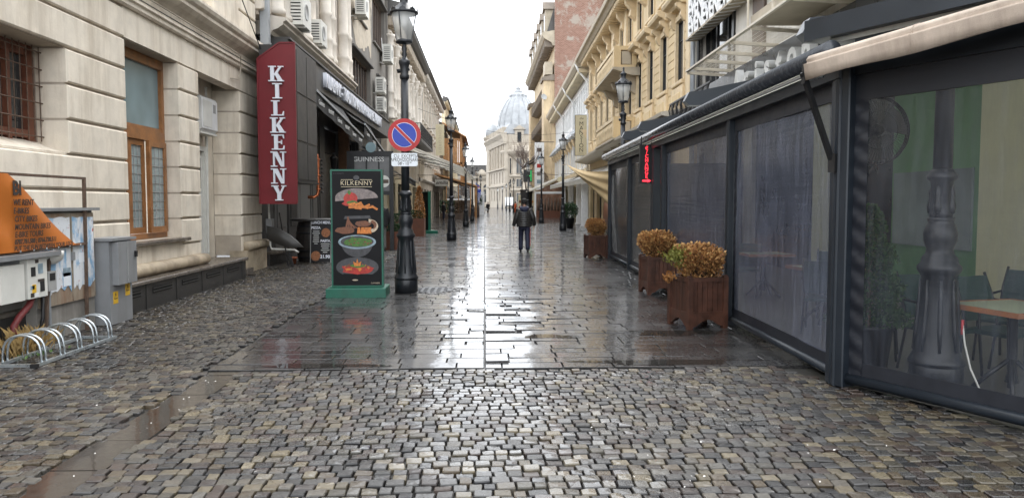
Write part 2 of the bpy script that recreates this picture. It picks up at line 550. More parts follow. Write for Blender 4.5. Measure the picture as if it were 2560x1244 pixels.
for i, (x0, x1, y0, y1) in enumerate(slabs):
    cx, cy = (x0+x1)/2, (y0+y1)/2
    # the worn crown of the street, where slabs have worked loose
    loose = max(0, 1-abs(cx-.35)/1.5)*max(0, 1-abs(cy-10.3)/3.2)
    loose = loose if r.random() < .6 else loose*.25
    far = max(1, cy/14)
    zt = r.gauss(0, .0015)+loose*r.uniform(-.03, .012)
    tx = r.gauss(0, .006)+loose*r.gauss(0, .022); ty = r.gauss(0, .0075)+loose*r.gauss(0, .035)
    rot = loose*r.gauss(0, .03)
    if -.08 < cx < .35 and 7.45 < cy < 7.75: zt = .018; rot = .03
    if 11.62 < cy < 11.95 and -.25 < cx < .25: continue
    tnt = r.choice(SLAB_TINTS); f = r.uniform(.8, 1.2); c4 = tuple(c*f for c in tnt)+(1,)
    sh = .012 if loose > .3 else 0
    sq = (x0+sh*r.random(), x1-sh*r.random(), y0+sh*r.random(), y1-sh*r.random())
    if cnt < 300:
        bb = MB(); bb.cols = []; bb.col = c4
        slab(bb, *sq, zt, tx, ty, rot)
        bb.build('paving_slab', M['slab'], spav)
        cnt += 1
    else:
        b.col = c4
        slab(b, *sq, zt, tx, ty, rot)
struct(b.build('paving_slabs', M['slab'], spav), 'stuff')
# slabs filling the drain gap around the grate
b = MB(); b.cols = []; b.col = (.07,.066,.062,1)
b.box(-.25, .25, 11.5, 12.1, -.06, -.022)
b.build('drain_bed', M['slab'], spav)
dr = thing('drain_grate', 'cast iron slotted drain grate set in the slabs at mid street', 'drain', (.02, 11.78, -.018))
b = MB(); b.box(-.21, .21, -.13, -.1, 0, .014); b.box(-.21, .21, .1, .13, 0, .014); b.box(-.21, -.18, -.1, .1, 0, .014); b.box(.18, .21, -.1, .1, 0, .014); b.box(-.015, .015, -.1, .1, 0, .013)
b.build('frame', M['steel'], dr)
for sx in (-1, 1):
    for k in range(5):
        b = MB(); b.box(sx*.1-.075, sx*.1+.075, -.09+k*.04, -.07+k*.04, 0, .012); b.build('slat', M['steel'], dr)
mh = thing('manhole_cover', 'round dark iron manhole cover ringed by setts right of the near lamp post', 'manhole', (-.95, 13.9, .003))
b = MB(); b.lathe([(.38,0),(.38,.006),(.36,.012),(.33,.008),(0,.008)], 32); b.build('cover', M['castiron'], mh)
b = MB(); b.box(-.035, .035, -.02, .02, .008, .014); stud = b.mesh('stud', M['castiron'])
for k in range(5):
    for q in range(5): inst(stud, 'stud', mh, (-.24+k*.12, -.24+q*.12, 0))
for rr, n in ((.46, 26), (.57, 32)):
    for k in range(n):
        if r.random() < .5 and rr > .5: continue
        a = 2*PI*k/n
        bb = MB(); bb.cols = []; bb.smooth = True; f = r.uniform(.7,1.2); bb.col = (.11*f,.105*f,.1*f,1)
        sett(bb, 0, 0, .095, .08, .006, r.gauss(0,.02), r.gauss(0,.02), 0, r)
        o = bb.build('cobble', M['cobble'], mh, (rr*math.cos(a), rr*math.sin(a), 0)); o.rotation_euler = (0,0,a+PI/2)
# standing water
M['water'] = None
def watermat():
    m, t, p = nt('standing rain water')
    p.inputs['Base Color'].default_value = (.03,.027,.024,1); p.inputs['Roughness'].default_value = .015; p.inputs['IOR'].default_value = 1.33
    p.inputs['Alpha'].default_value = .8
    bump(t, p, noise(t, coords(t), 6, 2), .03, .005)
    return m
M['water'] = watermat()
for cx, cy, rx, ry, lbn in ((1.85, 7.5, .85, .13, 0), (2.3, 9.2, .5, .2, 1), (-1.6, 7.45, .6, .1, 2), (.75, 9.0, .4, .12, 3)):
    pts = []
    for k in range(28):
        a = 2*PI*k/28; f = 1+.22*math.sin(a*3+lbn)+.14*math.sin(a*5+lbn*2)+r.uniform(-.05,.05)
        pts.append((cx+rx*f*math.cos(a), cy+ry*f*math.sin(a), .0035))
    b = MB(); b.add(pts, [tuple(range(28))]); struct(b.build('puddle', M['water']))
# cigarette ends and petals on the setts
M['litter'] = mat('white paper scraps', (.6,.58,.54), .7, .05, 4, 0)
b = MB()
for k in range(46):
    x, yy = r.uniform(.6, 3.0), r.uniform(4.1, 6.3)
    if k > 26: x, yy = r.uniform(-2.55,-2.35), r.uniform(4.3, 7.2)
    if k > 38: x, yy = r.uniform(-4.6,-2.8), r.uniform(6, 11)
    if (x-3.1)*1.43+(yy-6.52)*.7 > -.1: continue
    s = r.uniform(.003, .0065); a = r.uniform(0, PI)
    c, q = math.cos(a)*s, math.sin(a)*s
    b.add([(x-c*1.6,yy-q*1.6,.008),(x+q,yy-c,.009),(x+c*1.6,yy+q*1.6,.012),(x-q,yy+c,.014)], [(0,1,2,3)])
o = b.build('litter', M['litter']); struct(o, 'stuff'); tag(o, 'tiny white scraps and cigarette ends scattered over the wet cobbles', 'litter')
# ================================================================== LEFT: STONE BUILDING
GZ = [.84, 1.31, 1.77, 2.24, 2.70, 3.17, 3.64, 4.11, 4.58]
hb = thing('stone_building', 'cream rusticated stone building at the left edge with barred window', 'building', (-5.5, 0, 0))
def wall_holes(b, u0, u1, z0, z1, wf, wb, holes, grow=False):
    holes = [(h[0]-.005, h[1]+.005, h[2]-.005, h[3]+.005) for h in holes] if grow else holes
    us = sorted({u0, u1}|{h[0] for h in holes}|{h[1] for h in holes}); us = [u for u in us if u0 <= u <= u1]
    for a, c in zip(us, us[1:]):
        hs = sorted((h[2], h[3]) for h in holes if h[0] <= a+1e-6 and h[1] >= c-1e-6)
        z = z0
        for p, q in hs:
            if p > z: b.box(a, c, wb, wf, z, p)
            z = max(z, q)
        if z < z1: b.box(a, c, wb, wf, z, z1)
H1 = (8.2, 10.37, 2.24, 3.64); H2 = (12.02, 14.08, .98, 4.11); H3 = (15.02, 17.5, .4, 4.28)
b = MB(FL); wall_holes(b, 3, 19.08, .4, 4.6, -.045, -.62, [H1, H2, H3], True)
b.build('wall', M['stone_back'], hb)
def block(u0, u1, z0, z1, w=0.0, deep=.3, m='stone'):
    b = MB(FL); b.bbox(u0, u1, w-deep, w, z0+.017, z1-.017, .02)
    b.build('stone_block', M[m], hb)
for k in range(len(GZ)-1):
    z0, z1 = GZ[k], GZ[k+1]
    if 1 <= k <= 2 or k in (6, 7): block(4.0, 12.02, z0, z1)
    elif k == 0: block(4.0, 12.02, z0, z1)
    else:
        block(10.37, 12.02, z0, z1, deep=.42); block(4.0, 8.2, z0, z1)
    if k < 7:
        block(14.08, 15.02, z0, z1, deep=.5)
        block(17.5, 19.05, z0, z1, deep=.62)
b = MB(FL); b.box(12.02, 19.06, -.3, -.02, 4.13, 4.62); b.build('frieze', M['stone'], hb)
for a, c, w0, w1, z0, z1 in ((12.02, 14.08, -.3, -.012, .62, .97), (4, 12.02, -.3, -.016, .62, .83), (14.08, 15.0, -.3, -.016, .62, .83), (17.52, 19.05, -.6, -.016, .5, .83)):
    b = MB(FL); b.box(a, c, w0, w1, z0, z1); b.build('base_course', M['stone'], hb)
# swelling base moulding on the ledge
def torus_course(u0, u1, zc, rr, w):
    b = MB(FL); b.smooth = True
    pts = [(w-.2, zc-rr)]+[(w+rr*1.1*math.cos(a), zc+rr*math.sin(a)) for a in [(-90+18*i)*PI/180 for i in range(11)]]+[(w-.2, zc+rr)]
    b.prism(pts, u0, u1, 'x')
    return b.build('base_moulding', M['stone_base'], hb)
torus_course(4, 14.95, .515, .105, .07)
torus_course(17.6, 19.05, .6, .1, .07)
b = MB(FL); b.box(17.5, 19.04, -.3, .1, 0, .5); b.build('base_block', M['stone_base'], hb)
# plinth with ledge slab and vents
b = MB(FL); b.box(4, 16.62, -.5, .33, -.04, .355); b.build('plinth', M['plinth'], hb)
b = MB(FL); b.bbox(4, 16.68, -.6, .375, .357, .42, .012); b.build('ledge', M['ledge'], hb)
b = MB(FL); b.box(16.62, 17.6, -.6, .2, -.04, .12); b.build('door_step', M['ledge'], hb)
for u in (11.2, 12.35, 13.5, 14.65, 15.8):
    b = MB(FL); b.box(u-.37, u+.37, .325, .334, .19, .29); v = b.build('vent', M['void'], hb)
    for k in range(2):
        b = MB(FL); b.box(u-.37, u+.37, .33, .345, .205+k*.05, .225+k*.05); b.build('slat', M['plinth'], v)
    b = MB(FL); b.box(u+.54, u+.60, .325, .342, -.03, .35); b.build('pier', M['plinth'], hb)
# string cornice
def cornice(parent, u0, u1, pts, m, F=FL, name='cornice'):
    b = MB(F); b.prism(pts, u0, u1, 'x'); return b.build(name, m, parent)
cornice(hb, 3, 19.1, [(-.3,4.6),(.02,4.6),(.05,4.63),(.05,4.69),(.09,4.71),(.09,4.75),(.03,4.78),(.03,4.93),(.08,4.97),(.16,5.02),(.24,5.09),(.24,5.15),(.3,5.19),(.33,5.25),(.33,5.3),(-.3,5.38)], M['stone'])
# upper storey seen at an angle
b = MB(FL); wall_holes(b, 6, 19.0, 5.3, 9.5, -.1, -.6, [(15.9,16.9,6.0,8.6),(12.6,13.6,6.0,8.6)]); b.build('upper_wall', M['stone'], hb)
for k in range(9):
    block(17.6, 18.9, 5.5+k*.44, 5.94+k*.44, -.02, .2)
    block(14.4, 15.3, 5.5+k*.44, 5.94+k*.44, -.02, .2)
b = MB(FL); b.bbox(15.6, 17.2, -.3, .12, 5.38, 5.98, .03); b.build('sill', M['stone'], hb)
for u in (15.9, 12.6):
    b = MB(FL); b.box(u, u+1, -.35, -.33, 6, 8.6); b.build('pane', M['pane_dark'], hb)
# barred window
w1 = node('window'); w1.parent = hb
b = MB(FL)
b.box(8.2, 10.37, -.56, -.44, 3.5, 3.64); b.box(8.2, 10.37, -.56, -.44, 2.44, 2.54)
for a, c in ((8.2, 8.35), (9.2, 9.38), (10.2, 10.37), (8.72, 8.8), (9.78, 9.86)): b.box(a, c, -.555, -.435, 2.38, 3.5)
b.build('frame', M['wood_red'], w1)
for a, c in ((8.35, 8.72), (8.8, 9.2), (9.38, 9.78), (9.86, 10.2)):
    b = MB(FL); b.box(a, c, -.52, -.5, 2.38, 3.5); b.build('pane', M['pane_dark'], w1)
b = MB(FL); b.box(8.5, 10.1, -.6, -.585, 2.38, 3.5); b.build('curtain', M['pane_curtain'], w1)
b = MB(FL)
for k in range(16): b.tube([(8.25+k*.138, -.34, 2.4), (8.25+k*.138, -.34, 3.63)], .008, 6)
for k in range(6): b.tube([(8.2, -.335, 2.46+k*.22), (10.37, -.335, 2.46+k*.22)], .009, 6)
b.build('grille', M['iron_rust'], w1)
b = MB(FL); b.prism([(-.55,2.1),(-.05,2.1),(-.05,2.262),(-.55,2.44)], 8.19, 10.38, 'x'); b.build('sill', M['stone'], w1)
# tall casement window
w2 = node('window'); w2.parent = hb
b = MB(FL)
u0, u1, z0, z1 = 12.02, 14.08, .98, 4.11
b.box(u0, u0+.1, -.42, -.28, z0, z1); b.box(u1-.1, u1, -.42, -.28, z0, z1)
b.box(u0+.1, u1-.1, -.42, -.28, z1-.16, z1); b.box(u0+.1, u1-.1, -.42, -.26, 2.66, 2.84); b.box(u0+.1, u1-.1, -.41, -.29, 2.84, 2.9); b.box(u0+.1, u1-.1, -.42, -.28, z0, z0+.09)
b.build('frame', M['wood_org'], w2)
b = MB(FL); b.box(u0+.1, u1-.1, -.36, -.34, 2.9, z1-.16); b.build('pane', M['pane_blue'], w2)
for a, c, wo in ((u0+.1, u0+.68, -.3), (u0+.68, u0+1.26, -.3), (u0+1.26, u1-.1, -.22)):
    s = node('sash'); s.parent = w2
    b = MB(FL)
    b.box(a, a+.09, wo-.06, wo, z0+.1, 2.66); b.box(c-.09, c, wo-.06, wo, z0+.1, 2.66); b.box(a+.09, c-.09, wo-.06, wo, z0+.1, z0+.2); b.box(a+.09, c-.09, wo-.06, wo, 2.56, 2.66)
    b.build('sash_frame', M['wood_org'], w2)
    b = MB(FL); b.box(a+.09, c-.09, wo-.04, wo-.03, z0+.2, 2.56); b.build('pane', M['pane_curtain'], w2)
    b = MB(FL)
    n = 3
    for k in range(1, n): b.box(a+.09+(c-a-.18)*k/n-.006, a+.09+(c-a-.18)*k/n+.006, wo-.03, wo-.018, z0+.2, 2.56)
    for k in range(1, 9): b.box(a+.09, c-.09, wo-.029, wo-.019, z0+.2+k*.15-.005, z0+.2+k*.15+.005)
    b.build('glazing_bars', M['grey_plastic'], w2)
    bpy.data.objects.remove(s)
b = MB(FL); b.bbox(u0-.12, u1+.14, -.42, .1, z0-.07, z0-.01, .012); b.build('sill', M['ledge'], w2)
# doorway niche
b = MB(FL); b.box(14.9, 17.6, -1.2, -.63, .3, 4.4); b.build('niche_back', M['stone'], hb)
b = MB(FL); b.box(16.05, 16.75, -.64, -.6, .4, 2.6); dr = b.build('door', M['offwhite'], hb)
b = MB(FL); b.box(16.45, 16.62, -.62, -.585, 1.9, 2.55); b.build('pane', M['pane_dark'], dr)
b = MB(FL); b.box(15.9, 16.05, -.64, -.54, .4, 2.7); b.box(16.75, 16.88, -.64, -.54, .4, 2.7); b.box(15.9, 16.88, -.64, -.54, 2.7, 2.8); b.build('door_frame', M['offwhite'], hb)
b = MB(FL); b.tube([(16.85, -.55, .5), (16.95, -.55, 4.1)], .03, 8); b.build('pipe', M['offwhite'], hb)
ac = thing('air_conditioner', 'white wall air conditioner unit inside the stone doorway niche', 'air conditioner', (-6.05, 15.95, 3.08))
b = MB(FL); b.smooth = False
b.prism([(-.08,0),(.2,.0),(.26,.06),(.26,.66),(.22,.72),(-.08,.72)], 0, .92, 'x'); b.build('casing', M['white'], ac)
b = MB(FL); b.box(.08, .58, .255, .268, .1, .64); b.build('intake_panel', M['offwhite'], ac)
b = MB(FL); b.box(.66, .82, .255, .263, .42, .6); b.build('sticker', M['grey_plastic'], ac)
b = MB(FL); b.box(-.02, .94, -.05, .24, -.05, -.012); b.build('bracket', M['offwhite'], ac)
dp = thing('downpipe', 'grey zinc square downpipe on the corner above the red sign', 'downpipe', (-5.42, 19.3, 0))
b = MB(); b.box(-.09, .11, -.09, .11, 5.28, 9.6); b.build('pipe', M['zinc'], dp)
b = MB()
for z in (5.5, 7.2): b.box(-.1, .125, -.1, .125, z, z+.05)
b.box(-.11, .13, -.11, .13, 5.2, 5.29); b.build('collar', M['zinc'], dp)
fc = thing('facade_cable', 'thin pale cable fixed along the cornice of the stone building', 'cable', (-5.5, 0, 0))
b = MB(FL); b.smooth = True; b.tube([(3, .115, 4.86), (9, .11, 4.85), (13, .115, 4.865), (16.6, .11, 4.86), (17.3, .1, 4.84), (17.35, .09, 4.6), (17.33, .03, 4.33), (17.0, .02, 4.3), (16.6, -.3, 4.27)], .012, 6); b.build('cable', M['stone_back'], fc)
b = MB(FL); b.smooth = True; b.tube([(3, .07, 4.80), (10, .065, 4.79), (18.9, .07, 4.8)], .009, 6); b.build('cable', M['black'], fc)
cb = thing('overhead_cable', 'thin black cable hanging down the stone facade to the red sign', 'cable', (-5.2, 16.5, 0))
b = MB(); b.tube([(-.05, -1.2, 7.2), (.02, -.3, 6.3), (.05, .6, 5.65), (.1, 1.3, 5.1), (.25, 1.6, 4.7)], .012, 6); b.build('cable', M['black'], cb)
# ================================================================== FACADE HELPERS
M['ornate'] = mat('white limewashed stone', (.68,.62,.54), .75, .15, 3, .25, dirt=(.4,.33,.25), dirt_amt=.45, streak=1)
M['plaster_grey'] = mat('bare grey render', (.2,.185,.165), .8, .2, 2, .3, dirt=(.12,.11,.1), dirt_amt=.5, streak=1)
M['plaster_cream'] = mat('peeling cream render', (.55,.48,.38), .8, .2, 2, .3, dirt=(.33,.27,.2), dirt_amt=.6)
M['aged'] = mat('soot stained facade', (.5,.43,.34), .75, .3, 2, .3, dirt=(.19,.15,.115), dirt_amt=.8, streak=1)
M['aged_white'] = mat('stained white columns', (.66,.61,.54), .7, .2, 2, .3, dirt=(.3,.24,.18), dirt_amt=.6, streak=1)
M['brown_pipe'] = mat('rusted brown pipe', (.16,.08,.04), .7, .35, 4, .2)
M['roof'] = mat('dark roof edge', (.085,.08,.075), .6, .3, 2, .2)
M['timber'] = mat('brown timber frame', (.11,.075,.055), .6, .3, 3, .2)
M['cream_wall'] = mat('cream rendered wall', (.66,.57,.4), .75, .15, 1, .15, dirt=(.4,.33,.22), dirt_amt=.4, streak=1)
M['timber_org'] = mat('orange larch boards', (.4,.2,.075), .6, .3, 2, .2, dirt=(.2,.1,.04), dirt_amt=.5)
def win(B, F, u0, u1, z0, z1, wd=-.3, fm='white', pm='pane_dark', nu=2, nz=0, fw=.07, name='window'):
    b = MB(F)
    b.box(u0, u0+fw, wd-.05, wd+.05, z0, z1); b.box(u1-fw, u1, wd-.05, wd+.05, z0, z1)
    b.box(u0+fw, u1-fw, wd-.05, wd+.05, z1-fw, z1); b.box(u0+fw, u1-fw, wd-.05, wd+.05, z0, z0+fw)
    for k in range(1, nu):
        c = u0+(u1-u0)*k/nu; b.box(c-fw*.4, c+fw*.4, wd-.04, wd+.04, z0+fw, z1-fw)
    if nz: 
        z = z0+(z1-z0)*nz; b.box(u0+fw, u1-fw, wd-.035, wd+.035, z-fw*.4, z+fw*.4)
    o = b.build(name, M[fm], B)
    b = MB(F); b.box(u0+.01, u1-.01, wd-.02, wd-.005, z0+.01, z1-.01); b.build('pane', M[pm], o)
    return o
def surround(B, F, u0, u1, z0, z1, t, p, m, sill=True):
    b = MB(F)
    b.box(u0-t, u0-.002, -.1, p, z0, z1); b.box(u1+.002, u1+t, -.1, p, z0, z1); b.box(u0-t, u1+t, -.1, p+.004, z1+.002, z1+t)
    b.build('window_surround', m, B)
    if sill:
        b = MB(F); b.bbox(u0-t-.06, u1+t+.06, -.1, p+.12, z0-.16, z0-.004, .03); b.build('sill', m, B)
def pediment(B, F, u0, u1, z, m, out=.42, brackets=True):
    b = MB(F); b.prism([(-.05,z),(out*.4,z),(out*.55,z+.1),(out*.9,z+.16),(out,z+.26),(out,z+.34),(-.05,z+.48)], u0, u1, 'x'); b.build('window_hood', m, B)
    if brackets:
        for u in (u0+.12, u1-.32):
            b = MB(F); b.smooth = False
            b.prism([(-.05,z),(out*.75,z),(out*.7,z-.12),(out*.35,z-.26),(out*.4,z-.42),(out*.15,z-.62),(-.05,z-.66)], u, u+.2, 'x'); b.build('bracket', m, B)
def dentils(B, F, u0, u1, z, w, step, size, h, m):
    k = u0
    me = None
    while k < u1-size:
        if me is None:
            b = MB(F); b.box(0, size, 0, w, 0, h); me = b.mesh('cornice_bracket', m)
        o = bpy.data.objects.new('cornice_bracket', me); COL.objects.link(o); o.parent = B
        o.location = F @ Vector((k, 0, z))
        k += step
def column(B, F, u, z0, z1, rr, m, w=.1):
    b = MB(F); b.smooth = True
    h = z1-z0
    b.lathe([(rr*1.35,0),(rr*1.35,.12),(rr*1.1,.18),(rr*1.12,h*.12),(rr*1.2,h*.13),(rr*1.2,h*.15),(rr,h*.16),(rr*.98,h*.3),(rr*1.1,h*.31),(rr*1.1,h*.33),(rr*.95,h*.34),(rr*.84,h*.86),(rr*1.0,h*.87),(rr*1.0,h*.885),(rr*.9,h*.9),(rr*1.35,h*.965),(rr*1.5,h*.98),(rr*1.5,h)], 12, (u, w, z0))
    b.build('column', m, B)
def outdoor_ac(name_label, loc, rz, w=.8, h=.58, d=.3, pipes=True):
    t = thing('air_conditioner', name_label, 'air conditioner', loc, rz, 'outdoor air conditioners on the facades')
    b = MB(); b.box(-d/2, d/2, -w/2, w/2, 0, h); b.build('casing', M['offwhite'], t)
    b = MB(); b.smooth = True; b.lathe([(.22,0),(.22,.012),(.2,.014),(.19,.004),(0,.004)], 20); o = b.build('fan_guard', M['grey_plastic'], t, (d/2, -.08, h*.5)); o.rotation_euler = (0, PI/2, 0)
    for k in range(7):
        b = MB(); b.box(-d*.34, d*.34, -w/2-.012, -w/2+.002, h*.14+k*h*.11, h*.14+k*h*.11+.026); b.build('louvre', M['void'], t)
    b = MB(); b.box(-d/2-.25, d/2, -w*.3, -w*.3+.04, -.05, -.004); b.build('bracket', M['offwhite'], t)
    b = MB(); b.box(-d/2-.25, d/2, w*.3, w*.3+.04, -.05, -.004); b.build('bracket', M['offwhite'], t)
    if pipes:
        b = MB(); b.tube([(-d/2, w/2, h*.3), (-d/2-.1, w/2+.12, h*.2), (-d/2-.16, w/2+.15, h*.9), (-d/2-.2, w/2+.12, h*1.6)], .025, 6); b.build('pipe', M['white'], t)
    return t

# ================================================================== LEFT: PUB BUILDING
pb = thing('pub_building', 'pub building with white columns over a grey lettered fascia and black awnings', 'building', (-5.5, 0, 0))
# ground floor, dark timber shopfront
b = MB(FL); wall_holes(b, 19.12, 43.4, 0, 6.15, -.3, -.7, [(27.4, 30.6, .3, 4.4), (31.4, 34.6, .7, 4.3), (35.4, 39.4, .0, 4.3)]); b.build('wall', M['panel_dark'], pb)
for u0, u1, m in ((19.2, 20.6, 'panel_dark'), (20.7, 22.0, 'panel_grey'), (22.15, 23.2, 'panel_dark'), (23.3, 24.9, 'panel_pale'), (25.0, 26.0, 'panel_grey'), (26.1, 27.3, 'panel_dark'), (30.7, 31.3, 'panel_grey'), (34.7, 35.3, 'panel_grey'), (39.5, 40.4, 'panel_pale')):
    b = MB(FL); b.bbox(u0, u1, -.32, -.14, .32, 4.7, .03); b.build('pilaster', M[m], pb)
    b = MB(FL); b.bbox(u0+.2, u1-.2, -.2, -.115, .9, 4.2, .02); b.build('panel', M[m], pb)
b = MB(FL); b.box(19.3, 27.2, -.3, .1, -.04, .3); b.build('base', M['plinth'], pb)
b = MB(FL); b.box(19.3, 21.9, -.3, .28, .3, .36); b.build('ledge', M['ledge'], pb)
for u0, u1, z0, z1 in ((27.45, 30.55, .35, 4.35), (31.45, 34.55, .75, 4.25), (35.45, 39.35, .05, 4.25)):
    win(pb, FL, u0, u1, z0, z1, -.5, 'black', 'pane_dark', 4, .72, .08)
b = MB(FL); b.box(27.5, 30.5, -.42, -.38, .35, 4.3); b.build('door', M['black'], pb)
# grey fascia
b = MB(FL); b.box(20.0, 41.0, -.3, .46, 5.0, 5.78); b.build('fascia', M['fascia'], pb)
b = MB(FL); b.box(20.0, 41.02, -.3, .52, 5.785, 5.84); b.build('fascia_flashing', M['roof'], pb)
text('fascia_letters', 'KILKENNY - TRADITIONAL IRISH PUB & RESTAURANT', .62, M['letter'], pb, (.53, 30.6, 5.39), ROT_L, .06, sx=.86, bold=.012)
# cornice under the columns
cornice(pb, 19.75, 30.7, [(-.3,5.86),(.1,5.86),(.14,5.95),(.28,6.0),(.42,6.1),(.42,6.16),(.5,6.2),(.5,6.26),(-.3,6.4)], M['ornate'])
b = MB(FL)
WN = [(21.15, 22.75), (24.2, 25.9), (27.4, 29.1)]
wall_holes(b, 19.12, 30.7, 6.2, 13, -.02, -.5, [(a, c, 6.75, 9.9) for a, c in WN]); b.build('upper_wall', M['ornate'], pb)
for a, c in WN:
    win(pb, FL, a, c, 6.75, 9.9, -.35, 'timber', 'pane_dark', 2, .7, .09)
for u in (20.0, 20.75, 23.1, 23.85, 26.25, 27.0, 29.45, 30.2):
    column(pb, FL, u, 6.38, 11.2, .2, M['ornate'], .16)
for u in (19.5, 22.95, 26.6, 29.8):
    b = MB(FL); b.bbox(u-.5, u+.98, -.1, .12, 6.3, 6.72, .04); b.build('pedestal', M['ornate'], pb)
for u in (20.4, 23.5, 26.6, 29.8):
    for z in (7.4, 8.3):
        b = MB(FL); b.smooth = True; b.lathe([(.26,0),(.22,.05),(.12,.06),(.16,.09),(0,.1)], 10); o = b.build('rosette', M['ornate'], pb); o.location = (0, u, z); o.rotation_euler = (0, PI/2, 0)
b = MB(FL); b.bbox(30.66, 30.98, -.3, .1, .3, 13, .03); b.build('corner_pipe', M['brown_pipe'], pb)

# grey building with peeling render
gb = thing('peeling_building', 'grey building with peeled cream render patches and dark ribbon windows', 'building', (-5.5, 0, 0))
RW = [(32.2, 37.5, 6.15, 8.05), (38.4, 43.0, 9.6, 12.1), (32.6, 36.0, 9.7, 12.0), (39.6, 43.0, 6.15, 8.05)]
b = MB(FL); wall_holes(b, 31.0, 43.45, 5.86, 12.9, 0, -.6, RW); b.build('wall', M['plaster_grey'], gb)
for (a, c, p, q) in RW:
    win(gb, FL, a, c, p, q, -.25, 'timber', 'pane_dark', 7, 0, .1)
    b = MB(FL); b.bbox(a-.15, c+.15, -.2, .16, q+.01, q+.1, .02); b.build('lintel_ledge', M['roof'], gb)
    b = MB(FL); b.bbox(a-.1, c+.1, -.2, .12, p-.1, p-.005, .02); b.build('sill', M['plaster_grey'], gb)
pr = random.Random(11)
def patch(pts, w=.012):
    P = []
    n = len(pts)
    for i in range(n):
        a, c = pts[i], pts[(i+1) % n]
        for k in range(5):
            t = k/5
            P.append((a[0]+(c[0]-a[0])*t+pr.uniform(-.12,.12), a[1]+(c[1]-a[1])*t+pr.uniform(-.12,.12)))
    b = MB(FL); b.prism([(p[0], p[1]) for p in P], -.02, w, 'y'); return b.build('render_patch', M['plaster_cream'], gb)
patch([(31.6,10.9),(33.0,12.5),(36.4,12.6),(37.6,10.6),(37.7,8.6),(36.6,9.0),(35.4,8.5),(33.2,8.4),(32.4,9.3)])
patch([(31.1,6.2),(31.9,6.2),(32.0,8.6),(31.5,9.6),(31.1,9.4)])
patch([(37.9,10.2),(38.3,12.6),(37.8,12.6),(37.6,11.2)])
cornice(gb, 30.95, 43.5, [(-.6,12.9),(.1,12.9),(.25,13.02),(.25,13.08),(-.6,13.2)], M['roof'])
b = MB(FL); b.bbox(43.3, 43.5, -.2, .12, 5.9, 12.85, .02); b.build('edge_pier', M['plaster_grey'], gb)
outdoor_ac('largest air conditioner unit above the red sign, tilted outward', (-5.0, 21.2, 6.32), 0, .95, .8, .4)
outdoor_ac('air conditioner unit on the ledge between the white columns', (-5.1, 24.0, 6.42), 0, .9, .7, .35, False)
outdoor_ac('upper of the two air conditioners with dark backs on the grey wall', (-5.15, 38.6, 6.5+.55), 0, .9, .72, .42)
outdoor_ac('lower of the two air conditioners with dark backs on the grey wall', (-5.15, 38.6, 6.1), 0, .9, .72, .42)
outdoor_ac('air conditioner high on the end of the grey wall beside the near lantern', (-5.1, 41.2, 9.0), 0, 1.0, .9, .45)
outdoor_ac('topmost air conditioner on the peeling wall at the picture edge', (-5.1, 32.6, 9.35), 0, 1.0, .8, .42)
outdoor_ac('air conditioner under the arched windows of the stained facade', (-5.1, 47.3, 6.3), 0, .9, .8, .4, False)

# ================================================================== LEFT: STAINED ORNATE FACADE
ob = thing('ornate_building', 'stained ornate facade with columns, arched windows and a heavy cornice', 'building', (-5.5, 0, 0))
bays = [45.2+3.3*k for k in range(6)]
b = MB(FL); wall_holes(b, 43.5, 64.4, 3.2, 12.3, 0, -.6, [(u-.55, u+.55, 6.6, 9.7) for u in bays]); b.build('wall', M['aged'], ob)
b = MB(FL); wall_holes(b, 43.5, 64.4, 0, 3.2, -.02, -.6, [(44.5, 47.5, 0, 2.8), (49, 52.5, 0, 2.8), (54, 57.5, 0, 2.8), (59, 62.5, 0, 2.8)]); b.build('shop_wall', M['cream_wall'], ob)
for u0, u1 in ((44.5, 47.5), (49, 52.5), (54, 57.5), (59, 62.5)):
    win(ob, FL, u0, u1, .01, 2.8, -.35, 'black', 'pane_dark', 3, .8, .1, 'shop_window')
for u in bays:
    win(ob, FL, u-.55, u+.55, 6.6, 9.7, -.35, 'timber', 'pane_dark', 2, .72, .08)
    # round head
    b = MB(FL)
    for sg in (-1, 1):
        pts = [(u+sg*.56, 9.14)]+[(u+sg*.55*math.cos(a), 9.14+.55*math.sin(a)) for a in [PI/2*i/6 for i in range(7)]]+[(u, 9.71), (u+sg*.56, 9.71)]
        b.prism(pts, -.25, .004, 'y')
    b.build('arch_head', M['aged'], ob)
    b = MB(FL)
    P = [(u+.72*math.cos(PI*i/12), 9.14+.72*math.sin(PI*i/12)) for i in range(13)]+[(u+.57*math.cos(PI*(12-i)/12), 9.14+.57*math.sin(PI*(12-i)/12)) for i in range(13)]
    b.prism(P, -.05, .1, 'y'); b.build('arch_moulding', M['aged_white'], ob)
    b = MB(FL); b.bbox(u-.85, u+.85, -.1, .2, 6.3, 6.58, .04); b.build('sill', M['aged'], ob)
    for s in (-.95, .95):
        column(ob, FL, u+s, 6.6, 10.2, .15, M['aged_white'], .12)
for k in range(7):
    column(ob, FL, 43.6+3.3*k+.0, 6.3, 11.0, .22, M['aged_white'], .18)
cornice(ob, 43.5, 64.5, [(-.3,5.7),(.12,5.7),(.3,5.9),(.3,6.0),(-.3,6.2)], M['aged'], name='string_course')
cornice(ob, 43.5, 64.5, [(-.3,10.9),(.12,10.9),(.16,11.1),(.28,11.15),(.28,11.25),(-.3,11.3)], M['aged_white'], name='architrave')
cornice(ob, 43.4, 64.8, [(-.5,12.1),(.25,12.1),(.35,12.25),(.7,12.3),(.95,12.5),(.95,12.62),(1.02,12.7),(-.5,13.1)], M['roof'])
dentils(ob, FL, 43.6, 64.4, 11.55, .62, .55, .24, .5, M['aged'])
bal = node('balcony'); bal.parent = ob
b = MB(FL); b.box(52, 63.5, -.05, 1.25, 5.75, 5.95); b.build('balcony_slab', M['roof'], ob)
